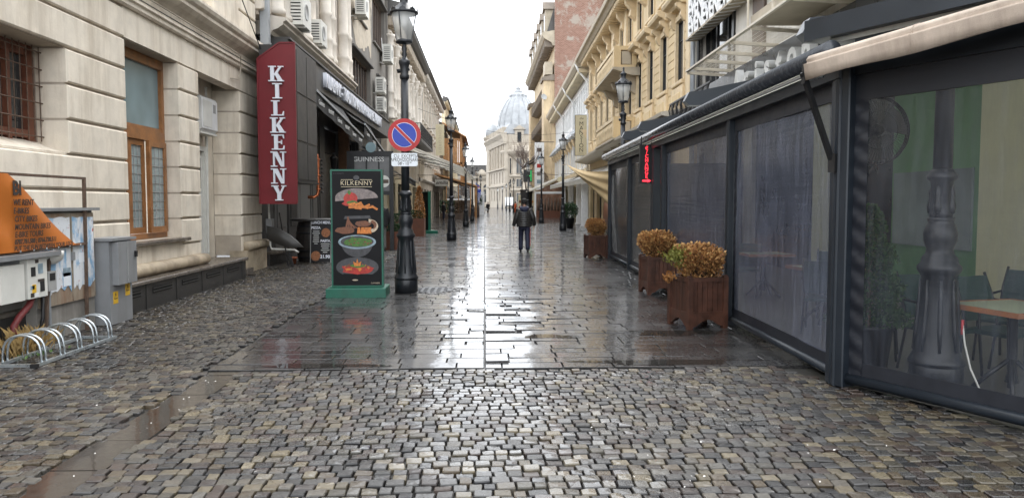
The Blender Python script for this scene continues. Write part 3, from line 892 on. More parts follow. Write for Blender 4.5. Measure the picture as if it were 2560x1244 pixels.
b = MB(FL); b.box(52, 63.5, 1.19, 1.24, 6.93, 6.98); b.box(52, 52.05, 0, 1.24, 6.93, 6.98); b.box(52, 63.5, 1.2, 1.23, 6.1, 6.13)
for k in range(70): b.box(52+k*.165, 52.03+k*.165, 1.2, 1.23, 5.95, 6.94)
for k in range(8): b.box(52, 52.03, .1+k*.15, .13+k*.15, 5.95, 6.94)
b.build('balcony_railing', M['black'], ob)
bpy.data.objects.remove(bal)

# next houses down the left side
pr2 = random.Random(5)
def house(name, label, F, x0, u0, u1, h, floors, wm, cm, rz=0, bayw=3.0, ground=3.4, cw=.7, hood=False, win_w=1.1, rm='roof', wf='white', pm='pane_dark'):
    B = thing(name, label, 'building', (x0, 0, 0), rz)
    n = max(1, int((u1-u0)/bayw)); cs = [u0+(i+.5)*(u1-u0)/n for i in range(n)]
    hol = [(u-win_w/2, u+win_w/2, p, q) for u in cs for p, q in floors]
    b = MB(F); wall_holes(b, u0, u1, 0, h, 0, -.5, hol+[(u-bayw*.36, u+bayw*.36, 0, ground-.6) for u in cs]); b.build('wall', wm, B)
    for u in cs:
        for p, q in floors:
            win(B, F, u-win_w/2, u+win_w/2, p, q, -.3, wf, pm, 2, .7, .08)
            surround(B, F, u-win_w/2, u+win_w/2, p, q, .18, .07, cm)
            if hood: pediment(B, F, u-win_w/2-.3, u+win_w/2+.3, q+.22, cm, .35, False)
        win(B, F, u-bayw*.36, u+bayw*.36, 0.01, ground-.6, -.35, 'black', 'pane_dark', 2, .8, .1, 'shop_window')
    cornice(B, u0, u1, [(-.3,ground),(.1,ground),(.25,ground+.15),(.25,ground+.25),(-.3,ground+.4)], cm, F, 'string_course')
    cornice(B, u0-.05, u1+.05, [(-.3,h-.3),(.15,h-.3),(.3,h-.1),(cw*.8,h),(cw,h+.12),(cw,h+.22),(-.3,h+.5)], M[rm], F)
    dentils(B, F, u0+.1, u1, h-.42, cw*.7, .7, .28, .36, cm)
    return B
house('tenement_house', 'stained left-hand house with brackets beyond the ornate facade', FL, -5.4, 64.8, 92, 12.6, [(5.2,7.4),(8.8,11.2)], M['aged'], M['aged_white'], cw=.9, hood=True, bayw=3.2)
house('cream_house', 'tall cream house beyond the timber upper floor on the left', FL, -5.3, 104, 150, 15.5, [(5,7.2),(8.6,11),(12.2,14.2)], M['cream_wall'], M['cream_wall'], cw=.5, bayw=4)
house('low_house', 'low left-hand house between the stained one and the cream one', FL, -5.6, 92.2, 103.8, 11.0, [(5,7),(8,10)], M['plaster_cream'], M['aged_white'], cw=.5, bayw=3.8)
ts = thing('timber_gallery', 'orange larch boarded gallery jutting out over the left terraces', 'gallery', (-5.4, 0, 0))
b = MB(FL); b.box(96, 112, .3, 2.7, 6.4, 6.6); b.build('floor', M['timber_org'], ts)
for k in range(5):
    for zz in (6.6, ):
        b = MB(FL); b.box(96+k*3.9, 96.25+k*3.9, 2.4, 2.65, 2.5, 10.0); b.build('post', M['timber_org'], ts)
for k in range(10):
    b = MB(FL); b.box(96, 111.9, 2.46, 2.5, 6.65+k*.13, 6.76+k*.13); b.build('board', M['timber_org'], ts)
for k in range(11):
    b = MB(FL); b.box(95.96, 96.0, .3+k*.2, .48+k*.2, 6.6, 9.6); b.build('board', M['timber_org'], ts)
b = MB(FL); b.prism([(.2,11.6),(3.2,9.8),(3.2,9.65),(.2,11.4)], 95.5, 112.4, 'x'); b.build('roof', M['timber_org'], ts)
b = MB(FL); b.prism([(.2,4.9),(3.4,3.6),(3.4,3.5),(.2,4.75)], 95, 111, 'x'); b.build('canopy', M['timber_org'], ts)
# ridge bits on the skyline
b = MB(FL); b.box(66.5, 68.3, -1.4, -.3, 13.0, 14.6); b.build('chimney', M['aged'], ts if False else ob)
# ================================================================== RIGHT SIDE
RA = -R(1.33)
M['white_wall'] = mat('dirty white render', (.62,.59,.53), .75, .15, 1.5, .2, dirt=(.35,.31,.26), dirt_amt=.6, streak=1)
M['yellow'] = mat('ochre yellow stucco', (.64,.49,.28), .7, .14, 1.5, .2, dirt=(.42,.29,.15), dirt_amt=.45, streak=1)
M['yellow_trim'] = mat('pale yellow stucco trim', (.68,.54,.345), .7, .14, 2, .2, dirt=(.4,.3,.18), dirt_amt=.5)
M['trim_grey'] = mat('weathered cornice paint', (.42,.36,.27), .7, .2, 2, .2)
M['green_wall'] = mat('green interior paint', (.16,.32,.16), .6, .12, 1, .05)
M['cream_panel'] = mat('cream interior panel', (.78,.76,.52), .6, .06, 1, .05)
M['white_beam'] = mat('cream painted steel', (.58,.52,.42), .5, .15, 4, .1)
M['shop_dark'] = mat('dark shopfront', (.03,.035,.04), .3, .3, 2, .05)
r1 = thing('white_building', 'dirty white building behind the terrace with lettered screen and black window', 'building', (6.8, 0, 0), RA)
b = MB(FR); wall_holes(b, 2, 26.85, 4.0, 15, 0, -.6, [(22.4, 26.2, 4.9, 7.9), (17.0, 18.3, 5.9, 9.0), (13.4, 14.7, 5.9, 9.0), (9.6, 11, 5.9, 9)]); b.build('wall', M['white_wall'], r1)
win(r1, FR, 22.4, 26.2, 4.9, 7.9, -.25, 'black', 'pane_dark', 3, 0, .14)
b = MB(FR); b.box(22.2, 22.4, -.1, .06, 4.8, 8.1); b.box(26.2, 26.4, -.1, .06, 4.8, 8.1); b.box(22.2, 26.4, -.1, .065, 7.91, 8.1); b.build('window_surround', M['black'], r1)
for u in (17.0, 13.4, 9.6): win(r1, FR, u, u+1.3, 5.9, 9.0, -.3, 'timber', 'pane_blue', 2, .7, .09)
b = MB(FR); b.bbox(19.6, 20.5, -.1, .08, 4.5, 13, .02); b.build('brown_strip', M['timber'], r1)
# terrace level
for u0, u1, m in ((2, 10.6, 'cream_panel'), (10.6, 13.0, 'green_wall'), (13.0, 15.6, 'shop_dark'), (15.6, 16.4, 'cream_panel'), (16.4, 20.5, 'shop_dark'), (20.5, 21.2, 'white_wall'), (21.2, 26.8, 'shop_dark')):
    b = MB(FR); b.box(u0+.003, u1-.003, -.5, .02 if m != 'shop_dark' else -.1, 0, 3.9); b.build('shop_panel', M[m], r1)
b = MB(FR); b.box(10.7, 12.9, -.1, .05, .9, 2.1); b.build('shop_window', M['pane_curtain'], r1)
b = MB(FR); b.box(2, 26.8, -.3, .3, 3.9, 5.3); b.build('sign_fascia', M['shop_dark'], r1)
# perforated lettered screen
sc = node('screen'); sc.parent = r1
b = MB(FR); b.box(12, 26.4, .30, .34, 7.2, 10.6); b.build('screen_backing', M['black'], r1)
b = MB(FR); b.box(12, 26.4, .02, .46, 7.14, 7.2); b.build('screen_soffit', M['trim_grey'], r1)
for k in range(5):
    text('screen_letters', 'EVENEVENEVENEVENEVEN', .78, M['white'], r1, (-.38, 26.35, 7.5+k*.56), ROT_R, .02, 'LEFT', 1.12, .02, 0, .86)
b = MB(FR)
for k in range(30):
    b.bar((12.2+k*.47, .06, 7.13), (12.5+k*.47, .44, 7.13), .06, .02)
b.build('soffit_lattice', M['white'], r1)
bpy.data.objects.remove(sc)
# steel balcony frame
bf = thing('balcony_frame', 'cream steel balcony frame with wire mesh below the lettered screen', 'balcony', (6.8, 0, 0), RA)
b = MB(FR); b.bar((22.9, 1.25, 5.52), (7, 1.25, 5.52), .07, .05); b.build('front_rail', M['white_beam'], bf)
b = MB(FR); b.bar((22.9, .04, 5.38), (7, .04, 5.38), .06, .08); b.build('wall_rail', M['white_beam'], bf)
for u in (22.85, 22.1, 20.9, 19.7, 18.5, 17.0, 14.5, 12, 9.5):
    b = MB(FR); b.bar((u, .05, 5.4), (u, 1.24, 5.47), .05, .08); b.build('arm', M['white_beam'], bf)
b = MB(FR)
for k in range(60): b.bar((22.8-k*.1, .1, 5.435), (22.8-k*.1, 1.22, 5.5), .008)
for k in range(9): b.bar((22.8, .15+k*.13, 5.44+k*.0075), (16.8, .15+k*.13, 5.44+k*.0075), .008)
struct(b.build('wire_mesh', M['white_beam'], bf), 'stuff')
b = MB(FR); b.box(7, 17.3, .05, 1.15, 5.6, 5.8); b.build('slab', M['trim_grey'], bf)
b = MB(FR); b.bar((17.3, 1.25, 6.5), (7, 1.25, 6.5), .06); 
for k in range(7): b.bar((17.2-k*1.6, 1.25, 5.5), (17.2-k*1.6, 1.25, 6.5), .04)
b.build('guard_rail', M['white_beam'], bf)
br = thing('black_balcony', 'black wrought iron balcony with wavy bars under the black window', 'balcony', (6.8, 0, 0), RA)
b = MB(FR); b.box(21.4, 26.6, .05, .95, 3.92, 4.02); b.build('slab', M['black'], br)
b = MB(FR); b.bar((21.4, .92, 5.0), (26.6, .92, 5.0), .05); b.bar((21.4, .92, 4.1), (26.6, .92, 4.1), .04); b.build('rail', M['black'], br)
for k in range(52):
    b = MB(FR); u = 21.5+k*.1
    b.tube([(u, .92, 4.08), (u+.07*math.sin(k), 1.02, 4.3), (u-.05, .94, 4.6), (u+.05*math.cos(k), .96, 4.8), (u, .92, 5.0)], .012, 4); b.build('baluster', M['black'], br)
sg = thing('shop_lettering', 'pale cloth-like shop letters behind the long dark roller tube', 'sign', (6.8, 0, 0), RA)
for i, ch in enumerate('Ariston'):
    text('letter', ch, 1.0, M['letter_dim'], sg, (-.42, 20.4-i*.78, 4.72+(.06 if i % 2 else 0)), ROT_R, .09, bold=.03)
s2 = thing('red_shop_sign', 'dark sign with red figures and a white disc lettered R above the beige awning', 'sign', (6.8, 0, 0), RA)
b = MB(FR); b.box(6.5, 10.6, .45, .5, 4.3, 5.35); b.build('board', M['black'], s2)
M['red_paint'] = mat('red paint', (.5,.02,.02), .4, .1, 3, .02)
text('figures', '4000', .62, M['red_paint'], s2, (-.53, 9.4, 4.85), ROT_R, .02, bold=.02)
b = MB(FR); b.lathe([(.34,0),(.34,.03),(0,.03)], 24); o = b.build('disc', M['white'], s2); o.location = (-.5, 8.1, 4.85); o.rotation_euler = (0, -PI/2, 0)
text('letter', 'R', .42, M['red_paint'], s2, (-.545, 8.1, 4.85), ROT_R, .01)
rp = thing('downpipe', 'grey downpipe between the white building and the yellow one', 'downpipe', (6.8, 0, 0), RA)
b = MB(FR); b.smooth = True; b.tube([(26.7, .12, 0), (26.7, .12, 13)], .09, 10); b.build('pipe', M['zinc'], rp)
for z in (5.2, 7.4, 9.6):
    b = MB(FR); b.smooth = True; b.tube([(26.7, .12, z), (26.7, .12, z+.12)], .11, 10); b.build('collar', M['zinc'], rp)

# ------------------------------------------------------------------ yellow stucco house
r2 = thing('yellow_building', 'ochre yellow stucco house with hooded windows, balconies and a dentilled cornice', 'building', (6.8, 0, 0), RA)
us = [29.2+2.86*k for k in range(11)]
ww = .62
holes = [(u-ww, u+ww, 6.2, 8.55) for u in us]+[(u-ww*.9, u+ww*.9, 9.95, 11.5) for u in us]
b = MB(FR); wall_holes(b, 26.9, 58.9, 4.6, 12.1, -.02, -.6, holes, True); b.build('wall', M['yellow'], r2)
b = MB(FR); wall_holes(b, 26.9, 58.9, 0, 4.6, -.02, -.6, [(28+4*k, 30.6+4*k, 0, 3) for k in range(8)]); b.build('shop_wall', M['yellow'], r2)
for k in range(8): win(r2, FR, 28+4*k, 30.6+4*k, .01, 3, -.3, 'black', 'pane_dark', 2, .8, .1, 'shop_window')
for i, u in enumerate(us):
    win(r2, FR, u-ww, u+ww, 6.2, 8.55, -.14, 'black', 'pane_dark', 2, .68, .04)
    win(r2, FR, u-ww*.9, u+ww*.9, 9.95, 11.5, -.14, 'black', 'pane_dark', 2, .68, .04)
    surround(r2, FR, u-ww, u+ww, 6.2, 8.55, .2, .03, M['yellow_trim'])
    surround(r2, FR, u-ww*.9, u+ww*.9, 9.95, 11.5, .16, .03, M['yellow_trim'])
    pediment(r2, FR, u-1.05, u+1.05, 8.95, M['yellow_trim'], .52)
    b = MB(FR); b.bbox(u-.95, u+.95, -.1, .12, 5.0, 6.0, .03); b.build('apron', M['yellow_trim'], r2)
    b = MB(FR); b.bbox(u-.6, u+.6, 0, .16, 5.25, 5.75, .04); b.build('apron_panel', M['yellow'], r2)
    # coursed stucco blocks between the windows
    for k in range(12 if i < 10 else 0):
        z = 5.2+k*.335
        b = MB(FR); b.bbox(u+ww+.24, u+2.86-ww-.24, -.1, .02, z+.008, z+.327, .014); b.build('stucco_block', M['yellow'], r2)
for z in [5.2+.335*k for k in range(12)]:
    b = MB(FR); b.bbox(27.0, us[0]-ww-.24, -.1, .02, z+.008, z+.327, .014); b.build('stucco_block', M['yellow'], r2)
for u in (27.4, 41.6, 46.4, 58.4):
    b = MB(FR); b.bbox(u-.3, u+.3, -.1, .14, 4.7, 12, .04); b.build('pilaster', M['yellow_trim'], r2)
cornice(r2, 26.9, 58.9, [(-.3,9.2),(.08,9.2),(.2,9.35),(.2,9.45),(-.3,9.6)], M['yellow_trim'], FR, 'string_course')
cornice(r2, 26.85, 58.95, [(-.4,11.9),(.12,11.9),(.2,12.05),(.85,12.2),(1.0,12.35),(1.15,12.4),(1.2,12.6),(-.4,13.0)], M['trim_grey'], FR)
dentils(r2, FR, 27, 58.8, 11.92, .8, .48, .22, .24, M['yellow_trim'])
for u in [us[0]+1.43+2.86*k for k in range(10)]:
    b = MB(FR); b.prism([(-.05,12.0),(.55,12.0),(.5,11.7),(.25,11.4),(.28,11.1),(-.05,10.8)], u-.2, u+.2, 'x'); b.build('bracket', M['yellow_trim'], r2)
cornice(r2, 26.9, 58.9, [(-.2,4.55),(.5,4.55),(1.15,4.68),(1.18,4.8),(.2,4.95),(-.2,4.95)], M['white_beam'], FR, 'ledge')
for z, nm in ((8.35, 'upper'), (4.85, 'lower')):
    B = r2
    b = MB(FR); b.prism([(-.1,z-.4),(.3,z-.4),(1.1,z-.14),(1.25,z-.1),(1.25,z),(-.1,z)], 38.2, 45.4, 'x'); b.build('balcony_slab', M['trim_grey'], B)
    b = MB(FR)
    b.box(38.25, 38.6, .1, 1.2, z, z+.12); b.box(38.25, 38.6, .1, 1.2, z+.85, z+1.05); b.box(38.24, 38.62, .85, 1.21, z+.121, z+.849); b.box(38.24, 38.62, .06, .3, z+.121, z+.849)
    b.build('balcony_end', M['yellow'], B)
    b = MB(FR); b.box(38.62, 45.3, 1.0, 1.2, z+.88, z+1.04); b.build('balcony_rail', M['yellow_trim'], B)
    for k in range(15):
        b = MB(FR); b.smooth = True; b.lathe([(.06,0),(.1,.2),(.05,.45),(.1,.6),(.06,.86)], 8, (38.9+k*.45, 1.1, z)); b.build('baluster', M['yellow_trim'], B)
    b = MB(FR); b.box(38.3, 38.55, .35, .8, z+.16, z+.8); b.build('balcony_relief', M['trim_grey'], B)
    for u in (38.9, 41.8, 44.7):
        b = MB(FR); b.prism([(-.05,z-.4),(.85,z-.26),(.7,z-.6),(.3,z-.8),(.25,z-1.1),(-.05,z-1.3)], u-.18, u+.18, 'x'); b.build('balcony_bracket', M['trim_grey'], B)

# ------------------------------------------------------------------ white house with veranda
r3 = thing('veranda_house', 'white house with a glazed veranda storey and small grey hoods above the vertical sign', 'building', (6.8, 0, 0), RA)
vb = [59.2+1.75*k for k in range(22)]
b = MB(FR); wall_holes(b, 59.0, 97.4, 7.9, 11.7, -.02, -.5, [(u+.2, u+1.5, 8.9, 11.1) for u in vb]); b.build('veranda_wall', M['white'], r3)
for u in vb: win(r3, FR, u+.2, u+1.5, 8.9, 11.1, -.12, 'white', 'pane_curtain', 2, .75, .1)
hb3 = [61+3.2*k for k in range(12)]
b = MB(FR); wall_holes(b, 59.0, 97.4, 0, 7.9, -.02, -.5, [(u-.6, u+.6, 4.5, 6.9) for u in hb3]+[(u-1.2, u+1.2, 0, 3) for u in hb3]); b.build('wall', M['cream_wall'], r3)
for u in hb3:
    win(r3, FR, u-.6, u+.6, 4.5, 6.9, -.3, 'white', 'pane_dark', 2, .7, .09)
    win(r3, FR, u-1.2, u+1.2, .01, 3, -.3, 'white', 'pane_dark', 2, .8, .1, 'shop_window')
    surround(r3, FR, u-.6, u+.6, 4.5, 6.9, .2, .08, M['white'])
    b = MB(FR); b.prism([(-.05,8.4),(.25,8.3),(.75,7.5),(.8,7.35),(-.05,7.35)], u-.95, u+.95, 'x'); b.build('hood', M['zinc'], r3)
    for s in (-1.0, 1.0):
        b = MB(FR); b.prism([(-.05,7.3),(.5,7.3),(.4,6.9),(.15,6.6),(-.05,6.5)], u+s-.12, u+s+.12, 'x'); b.build('bracket', M['yellow_trim'], r3)
cornice(r3, 58.95, 97.5, [(-.3,11.6),(.1,11.6),(.25,11.8),(.9,12.0),(1.15,12.25),(1.2,12.5),(-.3,12.9)], M['trim_grey'], FR)
dentils(r3, FR, 59.1, 97.2, 11.62, .85, .6, .3, .3, M['cream_wall'])
cornice(r3, 59, 97.4, [(-.2,3.5),(.15,3.5),(.9,3.7),(.95,3.95),(-.2,4.1)], M['yellow_trim'], FR, 'balcony_ledge')
for u in (59.3, 71.5, 84):
    b = MB(FR); b.smooth = True; b.tube([(u, 1.1, 12.3), (u, .9, 11.8), (u+.02, .16, 10.9), (u, .12, 10), (u, .12, .3)], .09, 8); b.build('drainpipe', M['white'], r3)
ms = thing('vertical_sign', 'cream vertical hotel sign lettered MANSION on the right-hand facade', 'sign', (0, 60, 0))
M['sign_cream'] = mat('cream sign board', (.55,.49,.33), .5, .06, 2, .03)
M['ink'] = mat('dark brown lettering', (.04,.03,.025), .6, .1, 3, 0)
b = MB(); b.box(7.15, 8.12, -.06, .06, 5.3, 8.42); b.build('board', M['sign_cream'], ms)
b = MB(); b.box(7.12, 7.15, -.07, .07, 5.27, 8.45); b.box(8.12, 8.15, -.07, .07, 5.27, 8.45); b.box(7.15, 8.12, -.07, .07, 8.42, 8.45); b.box(7.15, 8.12, -.07, .07, 5.27, 5.3); b.build('frame', M['ink'], ms)
for i, ch in enumerate('MANSION'): text('letter', ch, .46, M['ink'], ms, (7.63, -.062, 7.75-i*.34), ROT_C, .004)
text('small_letters', 'the', .25, M['ink'], ms, (7.63, -.062, 8.18), ROT_C, .004, shear=.3)
b = MB(); b.box(7.45, 7.81, -.066, -.06, 5.5, 5.54); b.build('text_line', M['trim_grey'], ms)
text('stars', '* * * *', .14, M['ink'], ms, (7.63, -.062, 5.38), ROT_C, .004)

# ------------------------------------------------------------------ tall old house with brick party wall
def brickmat():
    m, t, p = nt('old brick with mortar')
    tc = t.nodes.new('ShaderNodeTexCoord')
    v = coords(t, (1,1,1))
    sw = t.nodes.new('ShaderNodeSeparateXYZ'); t.links.new(v, sw.inputs[0])
    cb = t.nodes.new('ShaderNodeCombineXYZ'); t.links.new(sw.outputs['X'], cb.inputs[0]); t.links.new(sw.outputs['Z'], cb.inputs[1])
    br = t.nodes.new('ShaderNodeTexBrick'); br.inputs['Scale'].default_value = 1
    br.inputs['Brick Width'].default_value = .34; br.inputs['Row Height'].default_value = .13; br.inputs['Mortar Size'].default_value = .012
    br.inputs['Color1'].default_value = (.2,.09,.06,1); br.inputs['Color2'].default_value = (.27,.14,.1,1); br.inputs['Mortar'].default_value = (.32,.26,.21,1)
    t.links.new(cb.outputs[0], br.inputs['Vector'])
    n = noise(t, v, .55, 7, .7)
    c = mixc(t, ramp(t, n, .52, .6), br.outputs['Color'], (.33,.28,.23))
    t.links.new(c, p.inputs['Base Color']); p.inputs['Roughness'].default_value = .85
    bump(t, p, noise(t, v, 6, 5), .5, .05)
    return m
M['brick'] = brickmat()
M['tower'] = mat('peeling ochre render', (.56,.44,.28), .8, .2, .8, .2, dirt=(.3,.22,.14), dirt_amt=.8, streak=1)
M['tower_dark'] = mat('blackened stone', (.2,.165,.13), .8, .3, 1, .3)
r4 = thing('old_tower_house', 'tall soot-stained house with bay windows and a bare brick party wall', 'building', (9.0, 0, 0))
b = MB(FR); b.box(98, 98.6, -14, -.02, 11.5, 36); b.build('party_wall', M['brick'], r4)
b = MB(FR); b.box(97.7, 98, -6.6, -6.2, 12, 30); b.build('brick_pier', M['brick'], r4)
fl = [(4.9,7.4),(8.6,11.2),(12.4,15.0),(16.2,18.8)]
cs = [101+4.2*k for k in range(9)]
b = MB(FR); wall_holes(b, 98.6, 138, 3.5, 22.6, 0, -.6, [(u-.7, u+.7, p, q) for u in cs for p, q in fl]); b.build('wall', M['tower'], r4)
b = MB(FR); wall_holes(b, 98.6, 138, 0, 3.5, -.02, -.6, [(u-1.5, u+1.5, 0, 2.9) for u in cs]); b.build('shop_wall', M['tower'], r4)
for u in cs:
    for p, q in fl: win(r4, FR, u-.7, u+.7, p, q, -.3, 'timber', 'pane_dark', 2, .7, .1)
    win(r4, FR, u-1.5, u+1.5, .01, 2.9, -.3, 'black', 'pane_dark', 2, .8, .12, 'shop_window')
# near bay: cream flank and balcony stacks
def bay(u0, u1, w, z0, z1, m):
    b = MB(FR); b.prism([(u0, -.1), (u0, w), (u1, w), (u1, -.1)], z0, z1, 'z'); return b.build('bay', m, r4)
bay(98.4, 101.6, 1.35, 6.2, 17.2, M['tower'])
b = MB(FR); b.prism([(-.1,6.2),(1.35,6.2),(1.25,5.6),(.7,4.9),(.45,4.2),(-.1,3.8)], 98.42, 101.58, 'x'); b.build('bay_console', M['tower'], r4)
b = MB(FR); b.prism([(-.1,17.2),(1.55,17.2),(1.6,17.6),(-.1,18.0)], 98.2, 101.8, 'x'); b.build('bay_cap', M['tower_dark'], r4)
b = MB(FR); b.box(98.6, 101.4, .2, 1.2, 18.0, 19.6); b.build('parapet', M['trim_grey'], r4)
bay(126, 130, 1.4, 5.4, 17.2, M['tower'])
b = MB(FR); b.prism([(-.1,5.4),(1.4,5.4),(1.2,4.6),(.6,3.8),(-.1,3.2)], 126.02, 129.98, 'x'); b.build('bay_console', M['tower'], r4)
b = MB(FR); b.prism([(-.1,17.2),(1.7,17.2),(1.75,17.7),(-.1,18.4)], 125.8, 130.2, 'x'); b.build('bay_cap', M['tower_dark'], r4)
for z in (7.9, 12.0, 15.8):
    b = MB(FR); b.prism([(-.1,z-.5),(.5,z-.45),(1.2,z-.15),(1.3,z),(-.1,z)], 102, 125.6, 'x'); b.build('balcony_slab', M['tower_dark'], r4)
    b = MB(FR); b.box(102, 125.6, 1.2, 1.26, z+.9, z+1.0)
    for k in range(40): b.box(102.1+k*.6, 102.16+k*.6, 1.21, 1.25, z, z+.92)
    b.build('balcony_railing', M['tower_dark'], r4)
cornice(r4, 98.2, 138.4, [(-.4,21.6),(.2,21.6),(.4,22.0),(1.3,22.5),(1.6,22.9),(1.65,23.2),(-.4,23.6)], M['trim_grey'], FR)
dentils(r4, FR, 98.6, 138, 21.5, 1.2, 1.3, .5, .8, M['tower_dark'])
b = MB(FR); b.prism([(.9,23.5),(-.6,28.5),(-4,30.5),(-8,30.5),(-8,23.5)], 98.9, 138, 'x'); b.build('mansard', M['roof'], r4)
for k in range(6):
    u = 99.4+k*6
    b = MB(FR); b.box(u, u+2, -1.5, 1.1, 23.4, 26.4); d = b.build('dormer', M['trim_grey'], r4)
    b = MB(FR); b.prism([(u-.3,26.4),(u+1,27.6),(u+2.3,26.4)], -1.5, 1.35, 'y'); b.build('dormer_roof', M['tower_dark'], d)
    b = MB(FR); b.box(u+.5, u+1.5, 1.1, 1.14, 23.9, 25.8); b.build('pane', M['pane_dark'], d)
b = MB(FR); b.prism([(.3,8.2),(3.3,6.6),(3.4,6.75),(.3,8.5)], 101, 116, 'x'); b.build('glass_marquise', M['tower_dark'], r4)
b = MB(FR)
for k in range(16): b.bar((101+k, .3, 8.55), (101+k, 3.4, 6.82), .1)
b.bar((101, 3.4, 6.8), (116, 3.4, 6.8), .15); b.build('marquise_ribs', M['black'], r4)
dn = thing('satellite_dish', 'white satellite dish on the old tall house', 'satellite dish', (7.6, 97.9, 15.0))
b = MB(); b.smooth = True; b.lathe([(0,0),(.2,.03),(.36,.1),(.4,.15),(.38,.14),(.2,.07),(0,.04)], 20); o = b.build('reflector', M['grey_plastic'], dn); o.rotation_euler = (R(70), 0, R(20))
b = MB(); b.bar((0,0,0), (.2,.5,-.3), .06); b.build('arm', M['zinc'], dn)

# ------------------------------------------------------------------ domed palace at the end
M['palace'] = mat('pale palace stone', (.45,.395,.32), .75, .15, .5, .1, dirt=(.26,.22,.175), dirt_amt=.6, streak=1)
M['lead'] = mat('pale grey lead roof', (.36,.372,.382), .6, .3, .5, .05)
pa = thing('domed_palace', 'pale stone palace with a ribbed grey dome closing the street', 'building', (6.2, 230, 0))
# long flank, running back and left
FA = math.atan2(4.7, 33)
Mf = Matrix.Rotation(FA, 4, 'Z') @ FR
cs = [4+5.6*k for k in range(6)]
fl = [(2,5.6),(7.6,11),(12.6,17.8)]
b = MB(Mf); wall_holes(b, 0, 36, 0, 22, 0, -1, [(u-.8, u+.8, p, q) for u in cs for p, q in fl]); b.build('flank_wall', M['palace'], pa)
for u in cs:
    for p, q in fl: win(pa, Mf, u-.8, u+.8, p, q, -.5, 'palace', 'pane_dark', 2, .7, .14)
    for s in (-1.9, 1.9): 
        b = MB(Mf); b.bbox(u+s-.3, u+s+.3, -.1, .4, 12, 19, .08); b.build('pilaster', M['palace'], pa)
for z0, z1, o in ((6.2, 6.9, .5), (11.6, 12.1, .6), (19.2, 22.4, 1.4)):
    cornice(pa, -.5, 37, [(-.5,z0),(o*.3,z0),(o*.5,(z0+z1)/2),(o,z1-.4),(o,z1),(-.5,z1+.3)], M['palace'], Mf)
b = MB(Mf); b.bbox(30, 36, -1, .5, 0, 23.5, .2); b.build('pavilion', M['palace'], pa)
cornice(pa, 29.4, 36.6, [(-.5,22),(.6,22),(1.5,23.4),(1.5,24),(-.5,24.4)], M['palace'], Mf)
b = MB(Mf); b.smooth = True; b.lathe([(2.6,24.3),(2.5,26),(1.8,27.6),(.6,28.6),(0,28.8)], 12, (33, -1.5, 0)); b.build('small_dome', M['lead'], pa)
for k in range(8):
    b = MB(Mf); b.bbox(1.5+k*3.6, 2.6+k*3.6, -.8, .6, 22.4, 24.4, .1); b.build('parapet_block', M['palace'], pa)
b = MB(Mf); b.prism([(.4,22.3),(-1.5,25.2),(-9,25.2),(-9,22.3)], .5, 30, 'x'); b.build('flank_roof', M['lead'], pa)
b = MB(Mf); b.box(.3, 30, -9, -1.1, 0, 22.2); b.build('flank_core', M['palace'], pa)
# rounded corner and front
b = MB(); b.smooth = True
b.lathe([(5.2,0),(5.2,5.0),(5.6,5.2),(5.6,5.7),(5.2,5.8),(5.2,9.2),(5.7,9.4),(5.7,9.8),(5.2,9.9),(5.2,15.4),(5.7,15.6),(6.5,16.8),(6.5,17.3),(5.5,17.6),(5.5,18.4),(5.1,18.7),(0,18.8)], 28, (5.2, 4.6, 0)); b.build('corner_drum', M['palace'], pa)
for a in (-135, -100, -65):
    for p, q in ((1.6,4.6),(6.2,8.8),(10.2,15)):
        b = MB(); b.box(-.95, .95, -.25, .1, p, q); w = b.build('window', M['palace'], pa, (5.2+5.2*math.cos(R(a)), 4.6+5.2*math.sin(R(a)), 0)); w.rotation_euler = (0, 0, R(a+90))
        for s in (-.42, .42):
            b = MB(); b.box(s-.34, s+.34, -.3, -.2, p+.15, q-.15); b.build('pane', M['pane_dark'], w)
b = MB(); b.box(9, 40, 0, 30, 0, 18); b.build('front_block', M['palace'], pa)
# attic dormer, roofs and dome
b = MB(); b.prism([(1.2,18.5),(20,18.5),(19,24.8),(3.0,24.8)], 3.2, 14, 'y'); b.build('mansard', M['lead'], pa)
b = MB(); b.box(3.0, 5.8, .6, 5, 18.6, 23.6); d = b.build('dormer', M['palace'], pa)
b = MB(); b.prism([(2.5,23.6),(6.3,23.6),(4.4,24.9)], .2, 5, 'y'); b.build('dormer_gable', M['palace'], d)
b = MB(); b.box(3.8, 5.0, .52, .6, 19.8, 22.8); b.build('pane', M['pane_dark'], d)
b = MB(); b.smooth = True; b.lathe([(6.9,24),(6.9,26.0),(6.6,26.2),(6.6,27.4),(6.3,29.2),(5.6,31.3),(4.4,33.6),(3.3,35.2),(2.6,36.0),(2.6,36.5),(2.0,36.9),(1.4,37.2),(1.6,37.5),(.9,37.9),(.7,38.4),(.85,38.6),(.4,39.1),(0,39.2)], 32, (4.9, 20, 0)); b.build('dome', M['lead'], pa)
for k in range(16):
    a = 2*PI*k/16
    b = MB(); b.smooth = True; b.tube([(4.9+rr*math.cos(a), 20+rr*math.sin(a), z) for rr, z in ((6.65,26.2),(6.66,27.4),(6.36,29.2),(5.66,31.3),(4.46,33.6),(3.36,35.2))], .16, 6); b.build('dome_rib', M['lead'], pa)
for k in range(12):
    a = 2*PI*k/12
    b = MB(); b.bbox(-.22, .22, -.3, .3, 0, 1.1, .08); o = b.build('lantern_block', M['lead'], pa, (4.9+2.7*math.cos(a), 20+2.7*math.sin(a), 35.4)); o.rotation_euler = (0,0,a+PI/2)
b = MB(); b.box(10.6, 11.6, 1.5, 3, 18, 21.6); b.build('turret', M['palace'], pa)
b = MB(); b.smooth = True; b.lathe([(.8,21.6),(.5,22.4),(.15,23.6),(0,23.8)], 10, (11.1, 2.2, 0)); b.build('turret_cap', M['palace'], pa)
